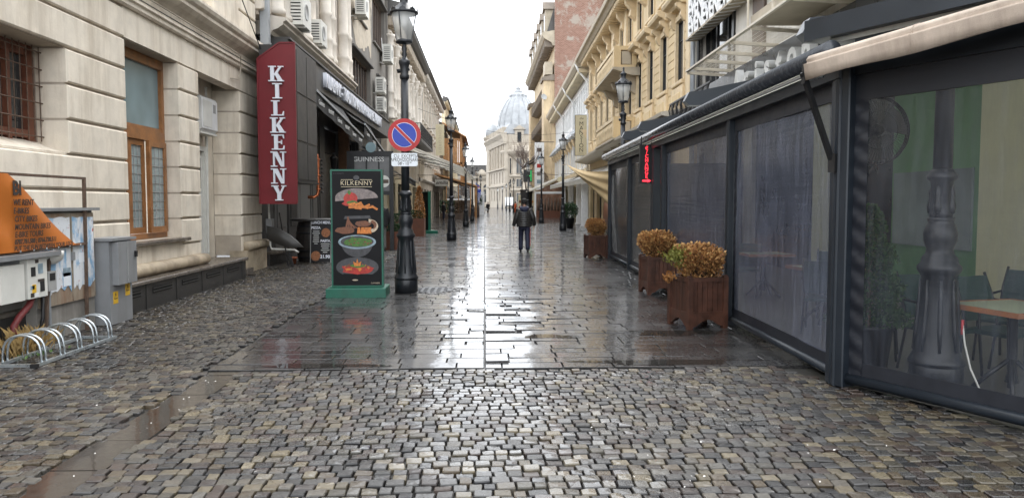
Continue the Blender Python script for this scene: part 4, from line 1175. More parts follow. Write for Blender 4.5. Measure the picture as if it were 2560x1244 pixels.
# palace end block across the far left
eb = thing('arcaded_building', 'far grey-roofed building with round-headed windows at the end on the left', 'building', (-12, 300, 0))
b = MB(FC); wall_holes(b, 0, 15, 0, 11.5, 0, -1, [(.8+3.6*k, 3.2+3.6*k, 1.5, 6.8) for k in range(4)], False); b.build('wall', M['palace'], eb)
for k in range(4):
    win(eb, FC, .8+3.6*k, 3.2+3.6*k, 1.5, 6.8, -.5, 'palace', 'pane_dark', 2, .6, .2)
    b = MB(FC); b.smooth = True; b.prism([(2+3.6*k+1.2*math.cos(PI*i/10), 7.4+1.3*math.sin(PI*i/10)) for i in range(11)], -.1, .1, 'y'); b.build('arch_window', M['pane_dark'], eb)
cornice(eb, -.3, 15.3, [(-.5,10.3),(.3,10.3),(.8,11.2),(.9,11.8),(-.5,12)], M['palace'], FC)
b = MB(FC); b.prism([(0,11.9),(15,11.9),(14,16.3),(1,16.3)], -6, .2, 'y'); b.build('mansard', M['roof'], eb)
b = MB(FC); b.smooth = True; b.prism([(9.2,12),(12.8,12),(12.6,13.4),(11.9,14.2),(11,14.6),(10.1,14.2),(9.4,13.4)], .2, .6, 'y'); b.build('gable', M['palace'], eb)
# ================================================================== TERRACE ON THE RIGHT
M['frame_blue'] = mat('anthracite blue aluminium', (.012,.017,.024), .4, .15, 3, .04)
M['tube'] = mat('wet anthracite tube', (.035,.039,.046), .26, .25, 14, .02)
M['zip'] = mat('black zip fabric', (.012,.014,.02), .5, .2, 8, .1)
M['film_near'] = film_mat('clear plastic blind, near', (.055,.062,.078), .15, .44, .045, .18)
M['film'] = film_mat('clouded plastic blind', (.095,.105,.14), .42, .78, .065, .34)
M['film_far'] = film_mat('clouded plastic blind, far', (.1,.1,.1), .3, .62, .06, .38)
M['tfloor'] = mat('terrace floor', (.12,.115,.105), .6, .2, 4, .15)
M['beige'] = mat('beige awning cloth', (.52,.425,.345), .75, .14, 5, .35, dirt=(.24,.185,.14), dirt_amt=.6, streak=1, fine=180)
M['roofcloth'] = cloth_mat('pale roof membrane', (.75,.75,.7), .6)
TA = math.atan(.5/15.22)
b = MB(); b.add([(3.2,6.6,-.006),(3.8,5.2,-.006),(4.7,3.2,-.006),(8.4,3.2,-.006),(8.4,23,-.006),(3.6,22,-.006)], [(0,1,2,3,4,5)])
struct(b.build('terrace_floor', M['tfloor']))
te = thing('terrace_pergola', 'dark blue terrace pergola closed with clear plastic roller blinds', 'pergola', (3.06, 6.52, 0), -TA)
posts = [(-.06, .16), (3.22, .12), (7.5, .14), (8.35, .3), (11.5, .12), (15.1, .12)]
for u, w in posts:
    b = MB(FR); b.bbox(u, u+w, -.14, .02, 0, 2.72, .008); b.build('post', M['frame_blue'], te)
    b = MB(FR); b.box(u+w*.42, u+w*.5, .016, .024, .02, 2.74); b.build('post_groove', M['black'], te)
b = MB(FR); b.box(-.06, 15.22, -.16, .035, 2.66, 2.775); b.build('top_beam', M['frame_blue'], te)
b = MB(FR); b.box(-.1, 15.22, .06, .09, 2.775, 2.8); b.build('white_trim', M['white'], te)
b = MB(FR); b.smooth = True; b.tube([(-.12, .12, 2.885), (15.25, .12, 2.885)], .082, 18); b.build('roller_tube', M['tube'], te)
def blind(u0, u1, film, z0=.07, zt=2.5, wave=True):
    b = MB(FR); b.box(u0, u1, -.07, -.05, zt, 2.66); p = b.build('blind_header', M['zip'], te)
    n = 40
    def f(i, j):
        u = u0+.1+(u1-u0-.2)*i; z = z0+.16+(zt-z0-.16)*j
        return (u, -.06+.008*math.sin(u*2.3+z*1.1)+.004*math.sin(z*9+u), z)
    b = MB(FR); b.smooth = True; b.grid(f, 14, 18); b.build('clear_sheet', film, p)
    for a, c in ((u0, u0+.1), (u1-.1, u1)):
        def g(i, j):
            z = z0+(zt-z0)*j
            return (a+(c-a)*i, -.055+.009*math.sin(z*34)*math.sin(PI*i), z)
        b = MB(FR); b.smooth = True; b.grid(g, 4, 110); b.build('zip_strip', M['zip'], p)
    b = MB(FR); b.box(u0, u1, -.066, -.054, z0+.04, z0+.17); b.build('blind_hem', M['zip'], p)
    b = MB(FR); b.smooth = True; b.tube([(u0, -.05, z0+.02), (u1, -.05, z0+.02)], .04, 10); b.build('bottom_bar', M['frame_blue'], p)
    return p
blind(.12, 3.2, M['film']); blind(3.36, 7.48, M['film']); blind(8.7, 11.48, M['film_far']); blind(11.64, 15.08, M['film_far'])
# loose folds in the far blind
b = MB(FR); b.smooth = True
for k in range(4): b.tube([(14.7-k*.12, -.03, 2.35), (14.6-k*.14, -.01, 1.4), (14.2-k*.2, -.02, .25)], [.008,.014,.02], 6)
b.build('blind_fold', M['film_far'], te)
# roof, rafters
for u in (1.75, 7.3, 12.3, 15.0):
    b = MB(FR); b.prism([(-.34,3.44),(-.42,3.36),(-.6,3.36),(-4.0,4.08),(-4.0,4.34),(-.6,3.62),(-.42,3.6)], u, u+.2, 'x'); b.build('rafter', M['frame_blue'], te)
    b = MB(FR); b.bar((u+.1, -.7, 2.9), (u+.1, -.7, 3.4), .07); b.build('rafter_strut', M['frame_blue'], te)
b = MB(FR); b.prism([(.02,2.84),(-4.2,3.84),(-4.2,3.87),(.02,2.87)], -.3, 15.3, 'x'); b.build('roof', M['roofcloth'], te)
b = MB(FR); b.box(14.95, 15.1, -4.0, -.14, .0, 2.7); b.build('end_screen', M['zip'], te)
# side bay that turns towards the viewer
dx, dy = .7/1.592, -1.43/1.592
Ms = Matrix(((dx, dy, 0, 3.06), (dy, -dx, 0, 6.52), (0,0,1,0), (0,0,0,1)))
Ms = Matrix.Rotation(TA, 4, 'Z') @ Matrix.Translation((-3.06, -6.52, 0)) @ Ms
FRsave = FR
def side(b): b.M = Ms; return b
b = side(MB()); b.bbox(-.02, .13, -.13, .03, 0, 2.76, .01); b.build('post', M['frame_blue'], te)
b = side(MB()); b.box(.13, 3.8, -.15, -.02, 2.68, 2.98); b.build('top_beam', M['frame_blue'], te)
b = side(MB()); b.box(.13, 3.8, -.075, -.05, 2.46, 2.68); p = b.build('blind_header', M['zip'], te)
def f(i, j):
    u = .25+3.5*i; z = .22+2.24*j
    return (u, -.06+.006*math.sin(u*2.3+z), z)
b = side(MB()); b.smooth = True; b.grid(f, 10, 12); b.build('clear_sheet', M['film_near'], p)
def g(i, j):
    z = .07+2.4*j
    return (.13+.13*i, -.05+.011*math.sin(z*36)*math.sin(PI*i), z)
b = side(MB()); b.smooth = True; b.grid(g, 5, 120); b.build('zip_strip', M['zip'], p)
b = side(MB()); b.box(.13, 3.8, -.066, -.054, .1, .23); b.build('blind_hem', M['zip'], p)
b = side(MB()); b.smooth = True; b.tube([(.13, -.04, .075), (3.8, -.04, .075)], .045, 12); b.build('bottom_bar', M['frame_blue'], p)
b = side(MB()); b.prism([(0,2.98),(-3.8,3.9),(-3.8,3.93),(0,3.02)], -.1, 3.8, 'x'); b.build('roof', M['roofcloth'], te)
b = side(MB()); b.box(-.3, 3.8, -.4, .1, 3.02, 3.2); b.build('gutter', M['frame_blue'], te)
# beige awning over the side bay
aw = thing('beige_awning', 'half-rolled beige awning with valance over the near terrace side', 'awning', (3.06, 6.52, 0), -TA)
def tilt(u): return .06+.07*u
b = side(MB()); b.smooth = True
prof = [(.05,2.75),(.16,2.785),(.27,2.795),(.33,2.775),(.355,2.745),(.345,2.725),(.35,2.715),(.385,2.705),(.385,2.695),(.37,2.64),(.36,2.575),(.345,2.575),(.33,2.69),(.05,2.7)]
rings = [[(u, w, z+tilt(u)) for w, z in prof] for u in [-.05+.2*k for k in range(20)]]
rings = [[(p[0], p[1]+(.006*math.sin(p[0]*9+k) if k in (9,10,11) else 0), p[2]+(.01*math.sin(p[0]*5) if k in (10,11) else 0)) for k, p in enumerate(rg)] for rg in rings]
b.loft(rings); b.build('rolled_cloth', M['beige'], aw)
for u in (.9, 1.95, 3.0):
    b = side(MB()); b.smooth = True; b.tube([(u, w+.002, z+tilt(u)+.001) for w, z in prof[1:11]], .004, 5); b.build('seam', M['beige'], aw)
b = side(MB()); b.bar((-.07, .345, 2.78), (-.07, .35, 2.6), .035); b.bar((-.08, .36, 2.7), (-.02, .05, 1.97), .045, .035); b.build('support_arm', M['black'], aw)
b = side(MB()); b.box(-.04, .03, .03, .07, 1.86, 2.02); b.build('arm_bracket', M['black'], aw)
b = side(MB()); b.smooth = True; b.tube([(-.1, .28, 2.66), (.06, .28, 2.665)], .025, 8); b.build('axle', M['steel'], aw)
# exchange sign
ex = thing('led_sign', 'black hanging LED sign with red letters reading CHANGE and an arrow', 'sign', (3.22, 15.1, 0))
M['led'] = mat('red LED letters', (.6,.02,.03), .4, .02, 3, 0, emit=(1,.03,.05), es=1.6)
b = MB(); b.box(-.135, .135, -.05, .05, 1.97, 2.74); b.build('case', M['black'], ex)
for i, ch in enumerate('€/CHANGE'): text('letter', ch, .098, M['led'], ex, (0, -.053, 2.67-i*.08), ROT_C, .004)
b = MB(); b.prism([(-.08,2.015),(.02,2.015),(.02,1.995),(.09,2.03),(.02,2.065),(.02,2.045),(-.08,2.045)], -.058, -.05, 'y'); b.build('arrow', M['led'], ex)
b = MB(); b.bar((.1, 0, 2.74), (.1, 0, 2.9), .02); b.bar((-.1, 0, 2.74), (-.1, 0, 2.9), .02); b.build('hanger', M['black'], ex)

# ---- things inside the terrace
M['rattan'] = mat('dark green woven seat', (.02,.05,.045), .6, .3, 20, .3)
M['table_wood'] = mat('orange brown table edge', (.3,.12,.05), .45, .2, 5, .1)
M['table_top'] = mat('pale green table top', (.32,.36,.26), .35, .1, 3, .02)
def chair_proto():
    t = thing('terrace_chair', 'x', 'chair')
    b = MB(); b.smooth = False
    b.bbox(-.22, .22, .40, .44, -.22, .22, .01); o = b.build('seat', M['rattan'], t); o.rotation_euler = (PI/2, 0, 0); o.location = (0, 0, .0)
    b = MB(); b.loft([[(-.2,.2,.5),(.2,.2,.5),(.2,.23,.5),(-.2,.23,.5)], [(-.21,.26,.72),(.21,.26,.72),(.21,.29,.72),(-.21,.29,.72)], [(-.2,.32,.9),(.2,.32,.9),(.2,.345,.9),(-.2,.345,.9)]]); b.build('backrest', M['rattan'], t)
    for sx in (-1, 1):
        b = MB(); b.smooth = True; b.tube([(sx*.24,-.24,0), (sx*.22,-.21,.44), (sx*.23,-.2,.64), (sx*.23,.15,.67), (sx*.23,.27,.68)], .013, 7); b.build('leg', M['black'], t)
        b = MB(); b.smooth = True; b.tube([(sx*.23,.28,0), (sx*.21,.2,.44), (sx*.22,.27,.72), (sx*.21,.35,.93)], .013, 7); b.build('leg', M['black'], t)
    return t
ch = chair_proto()
ch['label'] = 'dark woven chair behind the thuja inside the terrace'; ch['group'] = 'chairs inside the terrace'
ch.location = (4.05, 7.75, 0); ch.rotation_euler = (0, 0, R(60))
for loc, a, lb in (((4.75, 6.75, 0), 20, 'dark woven chair beyond the table by the near terrace blind'), ((5.05, 5.5, 0), -110, 'dark woven chair nearest the right picture edge inside the terrace'),
                   ((4.2, 9.2, 0), 150, 'dark woven chair in front of the second terrace table'), ((4.9, 10.4, 0), -20, 'dark woven chair behind the second terrace table'),
                   ((4.6, 13.2, 0), 170, 'dark woven chair at the third terrace table'), ((4.3, 6.95, 0), 15, 'dark woven chair between the inner lamp and the near table'), ((5.3, 7.4, 0), -60, 'dark woven chair against the cream terrace wall'), ((5.6, 6.3, 0), 40, 'dark woven chair deepest in the near terrace corner')):
    dup(ch, loc, R(a), lb)
def table_proto(lb, loc, rz):
    t = thing('terrace_table', lb, 'table', loc, rz, 'tables inside the terrace')
    b = MB(); b.box(-.36, .36, -.36, .36, .735, .75); b.build('top', M['table_top'], t)
    for x0, x1, y0, y1 in ((-.385,.385,-.385,-.36), (-.385,.385,.36,.385), (-.385,-.36,-.36,.36), (.36,.385,-.36,.36)):
        b = MB(); b.box(x0, x1, y0, y1, .715, .755); b.build('edge', M['table_wood'], t)
    b = MB(); b.smooth = True; b.lathe([(.05,.12),(.035,.2),(.035,.65),(.09,.715)], 10); b.build('pedestal', M['black'], t)
    for k in range(4):
        a = PI/4+k*PI/2
        b = MB(); b.smooth = True; b.tube([(.03*math.cos(a),.03*math.sin(a),.3),(.17*math.cos(a),.17*math.sin(a),.16),(.3*math.cos(a),.3*math.sin(a),.02)], .02, 7); b.build('foot', M['black'], t)
    return t
table_proto('square table with orange wood edge by the near terrace blind', (4.35, 6.05, 0), R(12))
table_proto('second terrace table seen dimly through the middle blind', (4.5, 9.8, 0), R(5))
table_proto('third terrace table deep behind the far blinds', (4.7, 12.6, 0), 0)
# thuja in a pot
M['thuja'] = mat('thuja green', (.045,.1,.025), .7, .5, 12, .1)
M['pot'] = mat('dark plastic pot', (.03,.03,.035), .5, .2, 4, .05)
th = thing('potted_thuja', 'green thuja in a dark pot behind the near terrace blind', 'plant', (3.62, 7.0, 0))
b = MB(); b.smooth = True; b.lathe([(.17,0),(.22,.42),(.235,.42),(.235,.46),(.2,.46),(.19,.4),(0,.4)], 18); b.build('pot', M['pot'], th)
b = MB(); b.tube([(0,0,.4),(.01,0,1.1)], [.025,.012], 6); b.build('stem', M['timber'], th)
tr = random.Random(21)
b = MB()
for k in range(5200):
    z = tr.random()**1.3
    rr = (.30*(1-z)**.7+.02)*math.sqrt(tr.uniform(.35, 1))*(1+.25*math.sin(z*22+tr.random()*2))
    a = tr.uniform(0, 2*PI)
    c = Vector((rr*math.cos(a), rr*math.sin(a), .46+z*1.1))
    d = Vector((math.cos(a)*.6+tr.uniform(-.4,.4), math.sin(a)*.6+tr.uniform(-.4,.4), tr.uniform(.2,1))).normalized()
    e = d.cross(Vector((tr.uniform(-1,1), tr.uniform(-1,1), tr.uniform(-1,1)))).normalized()
    L = tr.uniform(.025,.05); w = L*.33
    b.add([tuple(c-e*w), tuple(c+d*L*.5+e*w*1.2), tuple(c+d*L), tuple(c+d*L*.5-e*w*1.2)], [(0,1,2,3)])
struct(b.build('foliage', M['thuja'], th), 'stuff')
# stand fan
fn = thing('wall_fan', 'large round wire-guard fan high inside the terrace', 'fan', (4.15, 8.0, 2.36))
b = MB(); b.smooth = True
for s, y in ((.36, 0), (.36, -.03), (.36, .03)): b.tube([(s*math.cos(2*PI*k/36), y, s*math.sin(2*PI*k/36)) for k in range(36)], .008, 6, True)
b.build('guard_ring', M['black'], fn)
b = MB()
for k in range(64):
    a = 2*PI*k/64
    b.tube([(.07*math.cos(a),-.1,.07*math.sin(a)), (.24*math.cos(a+.04),-.09,.24*math.sin(a+.04)), (.36*math.cos(a+.08),-.02,.36*math.sin(a+.08))], .0025, 4)
b.tube([(.2*math.cos(2*PI*k/30), -.095, .2*math.sin(2*PI*k/30)) for k in range(30)], .004, 5, True)
struct(b.build('wire_guard', M['black'], fn), 'stuff')
for k in range(3):
    a = 2*PI*k/3+.4
    b = MB(); b.smooth = True
    b.grid(lambda i, j: ((.06+.26*i)*math.cos(a+(j-.5)*1.1), -.03+.06*(j-.5), (.06+.26*i)*math.sin(a+(j-.5)*1.1)), 4, 4); b.build('blade', M['panel_grey'], fn)
b = MB(); b.smooth = True; b.lathe([(.05,-.1),(.08,0),(.07,.14),(.03,.18),(0,.18)], 12); o = b.build('motor', M['black'], fn); o.rotation_euler = (-PI/2, 0, 0)
b = MB(); b.tube([(0,.1,0),(0,.25,-.1),(.05,.4,-.1),(.05,.4,1.0)], .025, 8); b.build('mount', M['black'], fn)
cbl = thing('floor_cable', 'pale cable with a red tip hanging to the terrace floor beside the inner lamp', 'cable', (3.98, 5.95, 0))
b = MB(); b.smooth = True; b.tube([(-.06,.1,.62),(-.05,.08,.45),(-.02,.04,.25),(.03,0,.1),(.1,-.05,.01),(.2,-.1,.005)], .008, 6); b.build('cable', M['offwhite'], cbl)
b = MB(); b.smooth = True; b.tube([(-.062,.1,.52),(-.06,.1,.64)], .012, 6); b.build('tip', M['red_paint'], cbl)
# ================================================================== STREET LAMPS
def lantern_glass():
    m, t, p = nt('lantern glass')
    p.inputs['Base Color'].default_value = (.75,.76,.74,1); p.inputs['Roughness'].default_value = .12; p.inputs['Alpha'].default_value = .38
    return m
M['lglass'] = lantern_glass()
def make_lamp():
    t = thing('street_lamp', 'x', 'street lamp')
    b = MB(); b.smooth = True
    b.lathe([(.205,0),(.205,.23),(.195,.25)], 24); b.build('plinth', M['castiron'], t)
    b = MB(); b.smooth = True
    b.lathe([(.215,.25),(.218,.275),(.2,.30),(.175,.36),(.158,.5),(.142,.75),(.135,.98),(.15,1.0),(.168,1.03),(.168,1.06),(.14,1.09),(.135,1.13),(.11,1.16),(.1,1.2),(.125,1.27),(.13,1.33),(.11,1.4),(.095,1.42),(.1,1.44),(.105,1.46)], 28); b.build('base', M['castiron'], t)
    b = MB(); b.smooth = True
    for k in range(8):
        a = 2*PI*k/8
        b.tube([(.178*math.cos(a),.178*math.sin(a),.36),(.158*math.cos(a),.158*math.sin(a),.52),(.14*math.cos(a),.14*math.sin(a),.78),(.134*math.cos(a),.134*math.sin(a),.95)], [.012,.02,.02,.01], 6)
    b.build('base_ribs', M['castiron'], t)
    b = MB(); b.smooth = True
    b.lathe([(.088,1.46),(.085,1.5),(.082,1.75),(.115,1.78),(.118,1.8),(.1,1.83),(.075,1.86)], 20); b.build('ornament_sleeve', M['castiron'], t)
    b = MB()
    for k in range(4):
        a = 2*PI*k/4+.3
        b.smooth = True; b.lathe([(.0,0),(.028,.02),(.034,.07),(.02,.14),(.026,.18),(.01,.24),(0,.25)], 8, (.078*math.cos(a), .078*math.sin(a), 1.48))
    b.build('relief', M['castiron'], t)
    b = MB(); b.smooth = True
    b.lathe([(.074,1.84),(.07,2.6),(.064,3.88)], 18); b.build('pole', M['castiron'], t)
    b = MB(); b.smooth = True
    b.lathe([(.07,3.86),(.085,3.88),(.085,3.93),(.07,3.95),(.075,4.05),(.09,4.12),(.1,4.14),(.1,4.19),(.06,4.21),(.035,4.26),(.05,4.3),(.035,4.35),(.045,4.4),(.03,4.46),(.05,4.5)], 18); b.build('collar', M['castiron'], t)
    b = MB(); b.smooth = True; b.tube([(.09,0,4.04),(-.13,0,4.0)], [.028,.04], 8); b.build('ladder_stub', M['castiron'], t)
    b = MB(); b.smooth = True; b.lathe([(.05,4.49),(.14,4.5),(.148,4.52),(.142,4.55),(.05,4.55)], 24); lan = b.build('lantern', M['castiron'], t)
    b = MB(); b.smooth = True; b.lathe([(.136,4.55),(.222,5.02)], 24); b.build('glass', M['lglass'], lan)
    for k in range(4):
        a = 2*PI*k/4+PI/4+.5
        b = MB(); b.bar((.14*math.cos(a),.14*math.sin(a),4.54), (.228*math.cos(a),.228*math.sin(a),5.03), .016); b.build('glazing_bar', M['castiron'], lan)
    b = MB(); b.smooth = True
    b.lathe([(.225,5.01),(.25,5.02),(.255,5.04),(.235,5.06),(.2,5.08),(.15,5.14),(.09,5.19),(.075,5.21),(.075,5.3),(.095,5.32),(.095,5.34),(.06,5.37),(.03,5.41),(.022,5.46),(.03,5.49),(.01,5.53),(0,5.54)], 24); b.build('cap', M['castiron'], lan)
    for k in range(8):
        a = 2*PI*k/8
        b = MB(); b.prism([(-.06,5.05),(.06,5.05),(.045,5.085),(.02,5.09),(0,5.115),(-.02,5.09),(-.045,5.085)], -.008, .008, 'y'); o = b.build('crest', M['castiron'], lan); o.rotation_euler = (0,0,a+PI/2); o.location = (.235*math.cos(a), .235*math.sin(a), 0)
    b = MB(); b.smooth = True; b.lathe([(.02,5.02),(.03,4.98),(.045,4.9),(.04,4.82),(.0,4.79)], 12); b.build('bulb', M['white'], lan)
    return t
LG = 'cast iron street lamps along the street'
lamp = make_lamp()
lamp.location = (-1.4, 13.6, 0); lamp['group'] = LG; lamp['label'] = 'nearest tall black street lamp carrying the no-parking sign'
for loc, lb in (((-1.38, 32, 0), 'second black street lamp on the left, beyond the rust planters'), ((-1.22, 50.2, 0), 'third black street lamp on the left, under the cream awnings'),
                ((-1.03, 65.3, 0), 'fourth black street lamp on the left, just before the blue flag'), ((-.8, 84, 0), 'fifth street lamp on the left, behind the blue flag'), ((-.5, 106, 0), 'farthest visible street lamp on the left side'),
                ((3.8, 6.2, 0), 'street lamp enclosed inside the terrace behind the near clear blind'), ((4.12, 22.6, 0), 'street lamp rising above the far end of the terrace'),
                ((4.45, 43, 0), 'right-hand lamp standing before the glazed wine terrace'), ((4.5, 60, 0), 'slim right-hand lamp between the walking man and the wine terrace'),
                ((4.25, 74, 0), 'right-hand lamp half hidden behind the bare tree'), ((4.75, 96, 0), 'lamp behind the walking man beside the yellow kiosk'), ((4.7, 122, 0), 'lamp left of the yellow kiosk, nearest of the distant row'),
                ((4.6, 138, 0), 'second lamp of the distant row before the palace'), ((4.5, 156, 0), 'third lamp of the distant row before the palace'), ((4.2, 178, 0), 'fourth lamp of the distant row by the white truck'), ((3.6, 205, 0), 'farthest lamp of the distant row before the palace')):
    dup(lamp, loc, rnd.uniform(0, 1), lb).scale = (1, 1, 1.01)
# no-parking sign and plate on the near lamp
M['sign_red'] = mat('sign red', (.42,.012,.014), .4, .08, 3, .02)
M['sign_blue'] = mat('sign blue', (.005,.035,.36), .35, .06, 3, .02)
M['sign_white'] = mat('sign white', (.78,.82,.86), .4, .05, 3, .02)
ns = thing('no_parking_sign', 'round red and blue no-parking sign on the near lamp', 'traffic sign', (-1.4, 13.5, 2.78))
def disc(rad, y0, y1, n=40): 
    b = MB(); b.prism([(rad*math.cos(2*PI*k/n), rad*math.sin(2*PI*k/n)) for k in range(n)], y0, y1, 'y'); return b
disc(.287, -.02, 0).build('red_disc', M['sign_red'], ns)
disc(.215, -.022, -.0195).build('white_ring', M['sign_white'], ns)
disc(.208, -.0245, -.0215).build('blue_field', M['sign_blue'], ns)
b = MB(); b.bar((-.152,-.0255,.152), (.152,-.0255,-.152), .004, .062); b.build('white_bar', M['sign_white'], ns)
b = MB(); b.bar((-.16,-.0275,.16), (.16,-.0275,-.16), .004, .05); b.build('red_bar', M['sign_red'], ns)
b = MB(); b.box(-.09, .09, 0, .04, -.03, .03); b.build('clamp', M['zinc'], ns)
pt = thing('sign_plate', 'small white plate lettered CU EXCEPTIA APROVIZIONARII below the round sign', 'traffic sign', (-1.4, 13.5, 2.35))
P = []
for cx, cz, a0 in ((.2,.085,0), (-.2,.085,90), (-.2,-.085,180), (.2,-.085,270)):
    P += [(cx+.03*math.cos(R(a0+a)), cz+.03*math.sin(R(a0+a))) for a in (0,30,60,90)]
b = MB(); b.prism(P, -.015, 0, 'y'); b.build('plate', M['sign_white'], pt)
text('lettering', 'CU  EXCEPTIA', .085, M['ink'], pt, (.03,-.0165,.06), ROT_C, .001, sx=.8)
text('lettering', 'APROVIZIONARII', .085, M['ink'], pt, (0,-.0165,-.005), ROT_C, .001, sx=.75)
text('lettering', '06 - 10', .085, M['ink'], pt, (-.02,-.0165,-.068), ROT_C, .001, sx=.8)
text('lettering', '00', .04, M['ink'], pt, (-.055,-.0165,-.05), ROT_C, .001, sx=.8)
text('lettering', '00', .04, M['ink'], pt, (.105,-.0165,-.05), ROT_C, .001, sx=.8)
b = MB(); b.box(-.09, .09, 0, .04, -.03, .03); b.build('clamp', M['zinc'], pt)

# ================================================================== SERIF LETTERS
def serif_polys(ch):
    S = .075
    def ser(x0, x1, top): return [(x0, 1-S if top else 0), (x1, 1-S if top else 0), (x1, 1 if top else S), (x0, 1 if top else S)]
    def stem(x0, x1): return [(x0, 0), (x1, 0), (x1, 1), (x0, 1)]
    if ch == 'I': return .56, [stem(.17,.39), ser(0,.56,0), ser(0,.56,1)]
    if ch == 'L': return .74, [stem(.14,.36), ser(0,.5,1), ser(0,.74,0), [(.62,0),(.74,0),(.74,.3),(.7,.3)]]
    if ch == 'E': return .74, [stem(.14,.36), ser(0,.72,1), ser(0,.74,0), [(.62,0),(.74,0),(.74,.28),(.7,.28)], [(.62,1),(.72,1),(.72,.74),(.68,.74)], [(.3,.46),(.58,.46),(.58,.54),(.3,.54)], [(.54,.36),(.6,.36),(.6,.64),(.54,.64)]]
    if ch == 'N': return .9, [stem(.14,.24), stem(.68,.78), [(.12,1),(.38,1),(.78,0),(.6,0)], ser(0,.36,1), ser(0,.38,0), ser(.55,.9,1)]
    if ch == 'K': return .9, [stem(.12,.34), ser(0,.46,1), ser(0,.46,0), [(.3,.42),(.42,.36),(.8,.97),(.66,.97)], [(.36,.5),(.52,.62),(.84,.04),(.56,.04)], ser(.5,.9,0), ser(.56,.88,1)]
    if ch == 'Y': return .88, [[(.34,0),(.56,0),(.56,.46),(.34,.46)], ser(.22,.68,0), [(.1,.97),(.34,.97),(.54,.42),(.36,.42)], [(.68,.97),(.78,.97),(.56,.4),(.46,.44)], ser(0,.42,1), ser(.58,.88,1)]
def serif(b, ch, x, z, h, y, th, wide=1.0):
    w, polys = serif_polys(ch)
    for k, p in enumerate(polys):
        b.prism([(x+(px-w/2)*h*wide, z+pz*h) for px, pz in p], y-th-.0007*k, y+.001*k, 'y')
# ================================================================== RED PUB SIGN
ks = thing('red_pub_sign', 'tall deep red vertical sign with white letters KILKENNY on the dark box', 'sign', (-4.72, 17.8, 0))
b = MB(); b.prism([(-.43,1.58),(.41,1.58),(.41,5.22),(.07,5.22),(-.43,4.86)], -.1, .0, 'y'); b.build('face', M['red_sign'], ks)
ed = [(-.43,1.58),(.41,1.58),(.41,5.22),(.07,5.22),(-.43,4.86)]
b = MB()
for i in range(5):
    a, c = ed[i], ed[(i+1) % 5]
    b.bar((a[0],-.1,a[1]), (c[0],-.1,c[1]), .035, .03)
b.build('edge_frame', M['red_sign'], ks)
for i, ch_ in enumerate('KILKENNY'):
    b = MB(); serif(b, ch_, .0+(.02 if i else 0), 4.34-i*.385, .345, -.13, .045, 1.12); b.build('letter', M['letter'], ks)
b = MB(); b.box(-.42, .4, .0, 2.15, 2.1, 5.2); b.build('dark_box', M['panel_dark'], ks)
for z0, z1 in ((2.15, 3.0), (3.05, 4.1), (4.15, 5.1)):
    for y0, y1 in ((.05, 1.0), (1.05, 2.1)):
        b = MB(); b.box(.4, .415, y0, y1, z0, z1); b.build('panel', M['panel_dark'], ks)
b = MB(); b.box(-.42, .43, 0, 2.17, 2.06, 2.1); b.build('box_base', M['black'], ks)
b = MB(); b.bar((.3,.1,2.0),(.3,.1,1.6),.03); b.build('strut', M['black'], ks)

# ================================================================== PUB FRONT PIECES
def awning(lb, y0, y1, zw, zf0, zf1, xw, xf, m, valance=.34, group=None, hem='white', words=(), skirt=0):
    t = thing('awning', lb, 'awning', (0, 0, 0), 0, group)
    b = MB(); b.smooth = True
    b.grid(lambda i, j: (xw+(xf-xw)*i, y0+(y1-y0)*j, zw+((zf0+(zf1-zf0)*j)-zw)*i-.06*math.sin(PI*i)), 6, 6); b.build('cloth', m, t)
    b = MB(); b.smooth = True
    b.grid(lambda i, j: (xf+.015*math.sin(j*30), y0+(y1-y0)*j, zf0+(zf1-zf0)*j-valance*i), 2, 40); b.build('valance', m, t)
    b = MB(); b.bar((xf+.02, y0, zf0+.02), (xf+.02, y1, zf1+.02), .05, .07); b.build('front_bar', M[hem], t)
    if skirt:
        b = MB(); b.add([(xw,y0,zw),(xf,y0,zf0),(xf,y0,zf0-valance),(xw,y0,zw-skirt)], [(0,1,2,3)]); b.build('side_cloth', m, t)
    for f in (.12, .88):
        yy = y0+(y1-y0)*f; zz = zf0+(zf1-zf0)*f
        b = MB(); b.bar((xw, yy, zw-.5), (xw+(xf-xw)*.5, yy, (zw+zz)/2-.1), .04); b.bar((xw+(xf-xw)*.5, yy, (zw+zz)/2-.1), (xf, yy, zz), .04); b.build('arm', M['black'], t)
    sl = math.atan2(zf1-zf0, y1-y0)
    for k, (wd, sz) in enumerate(words):
        f = (k+.5)/len(words)
        o = text('valance_letters', wd, sz, M['letter_dim'], t, (xf+.03, y0+(y1-y0)*f, zf0+(zf1-zf0)*f-valance*.55), ROT_L, .002)
    return t
GW = [('Guinness', .2), ('KILKENNY', .16), ('Guinness', .2), ('KILKENNY', .16), ('Guinness', .2), ('KILKENNY', .16)]
awning('long black pub awning with white lettering below the grey fascia', 20.2, 27.9, 4.95, 4.5, 3.95, -5.1, -4.4, M['awning_black'], .36, None, 'zinc', GW)
awning('second black pub awning beyond the first, sloping lower', 28.3, 34.5, 4.95, 4.45, 3.7, -5.1, -4.4, M['awning_black'], .36, None, 'zinc', GW[:4])
cp = thing('copper_pipe', 'polished copper pipe bracketed to the dark pub wall', 'pipe', (-5.05, 23.4, 0))
b = MB(); b.smooth = True
pth = [(-.3,-.1,3.08),(-.12,-.06,3.08),(-.03,-.02,3.03),(0,0,2.9),(0,0,1.95),(-.03,-.02,1.82),(-.12,-.06,1.76),(-.3,-.1,1.76)]
b.tube(pth, .05, 12); b.build('pipe', M['copper'], cp)
for z in (2.88, 2.4, 1.98):
    b = MB(); b.smooth = True; b.lathe([(.052,0),(.075,.005),(.075,.03),(.052,.035)], 14, (0,0,z)); b.build('flange', M['copper'], cp)
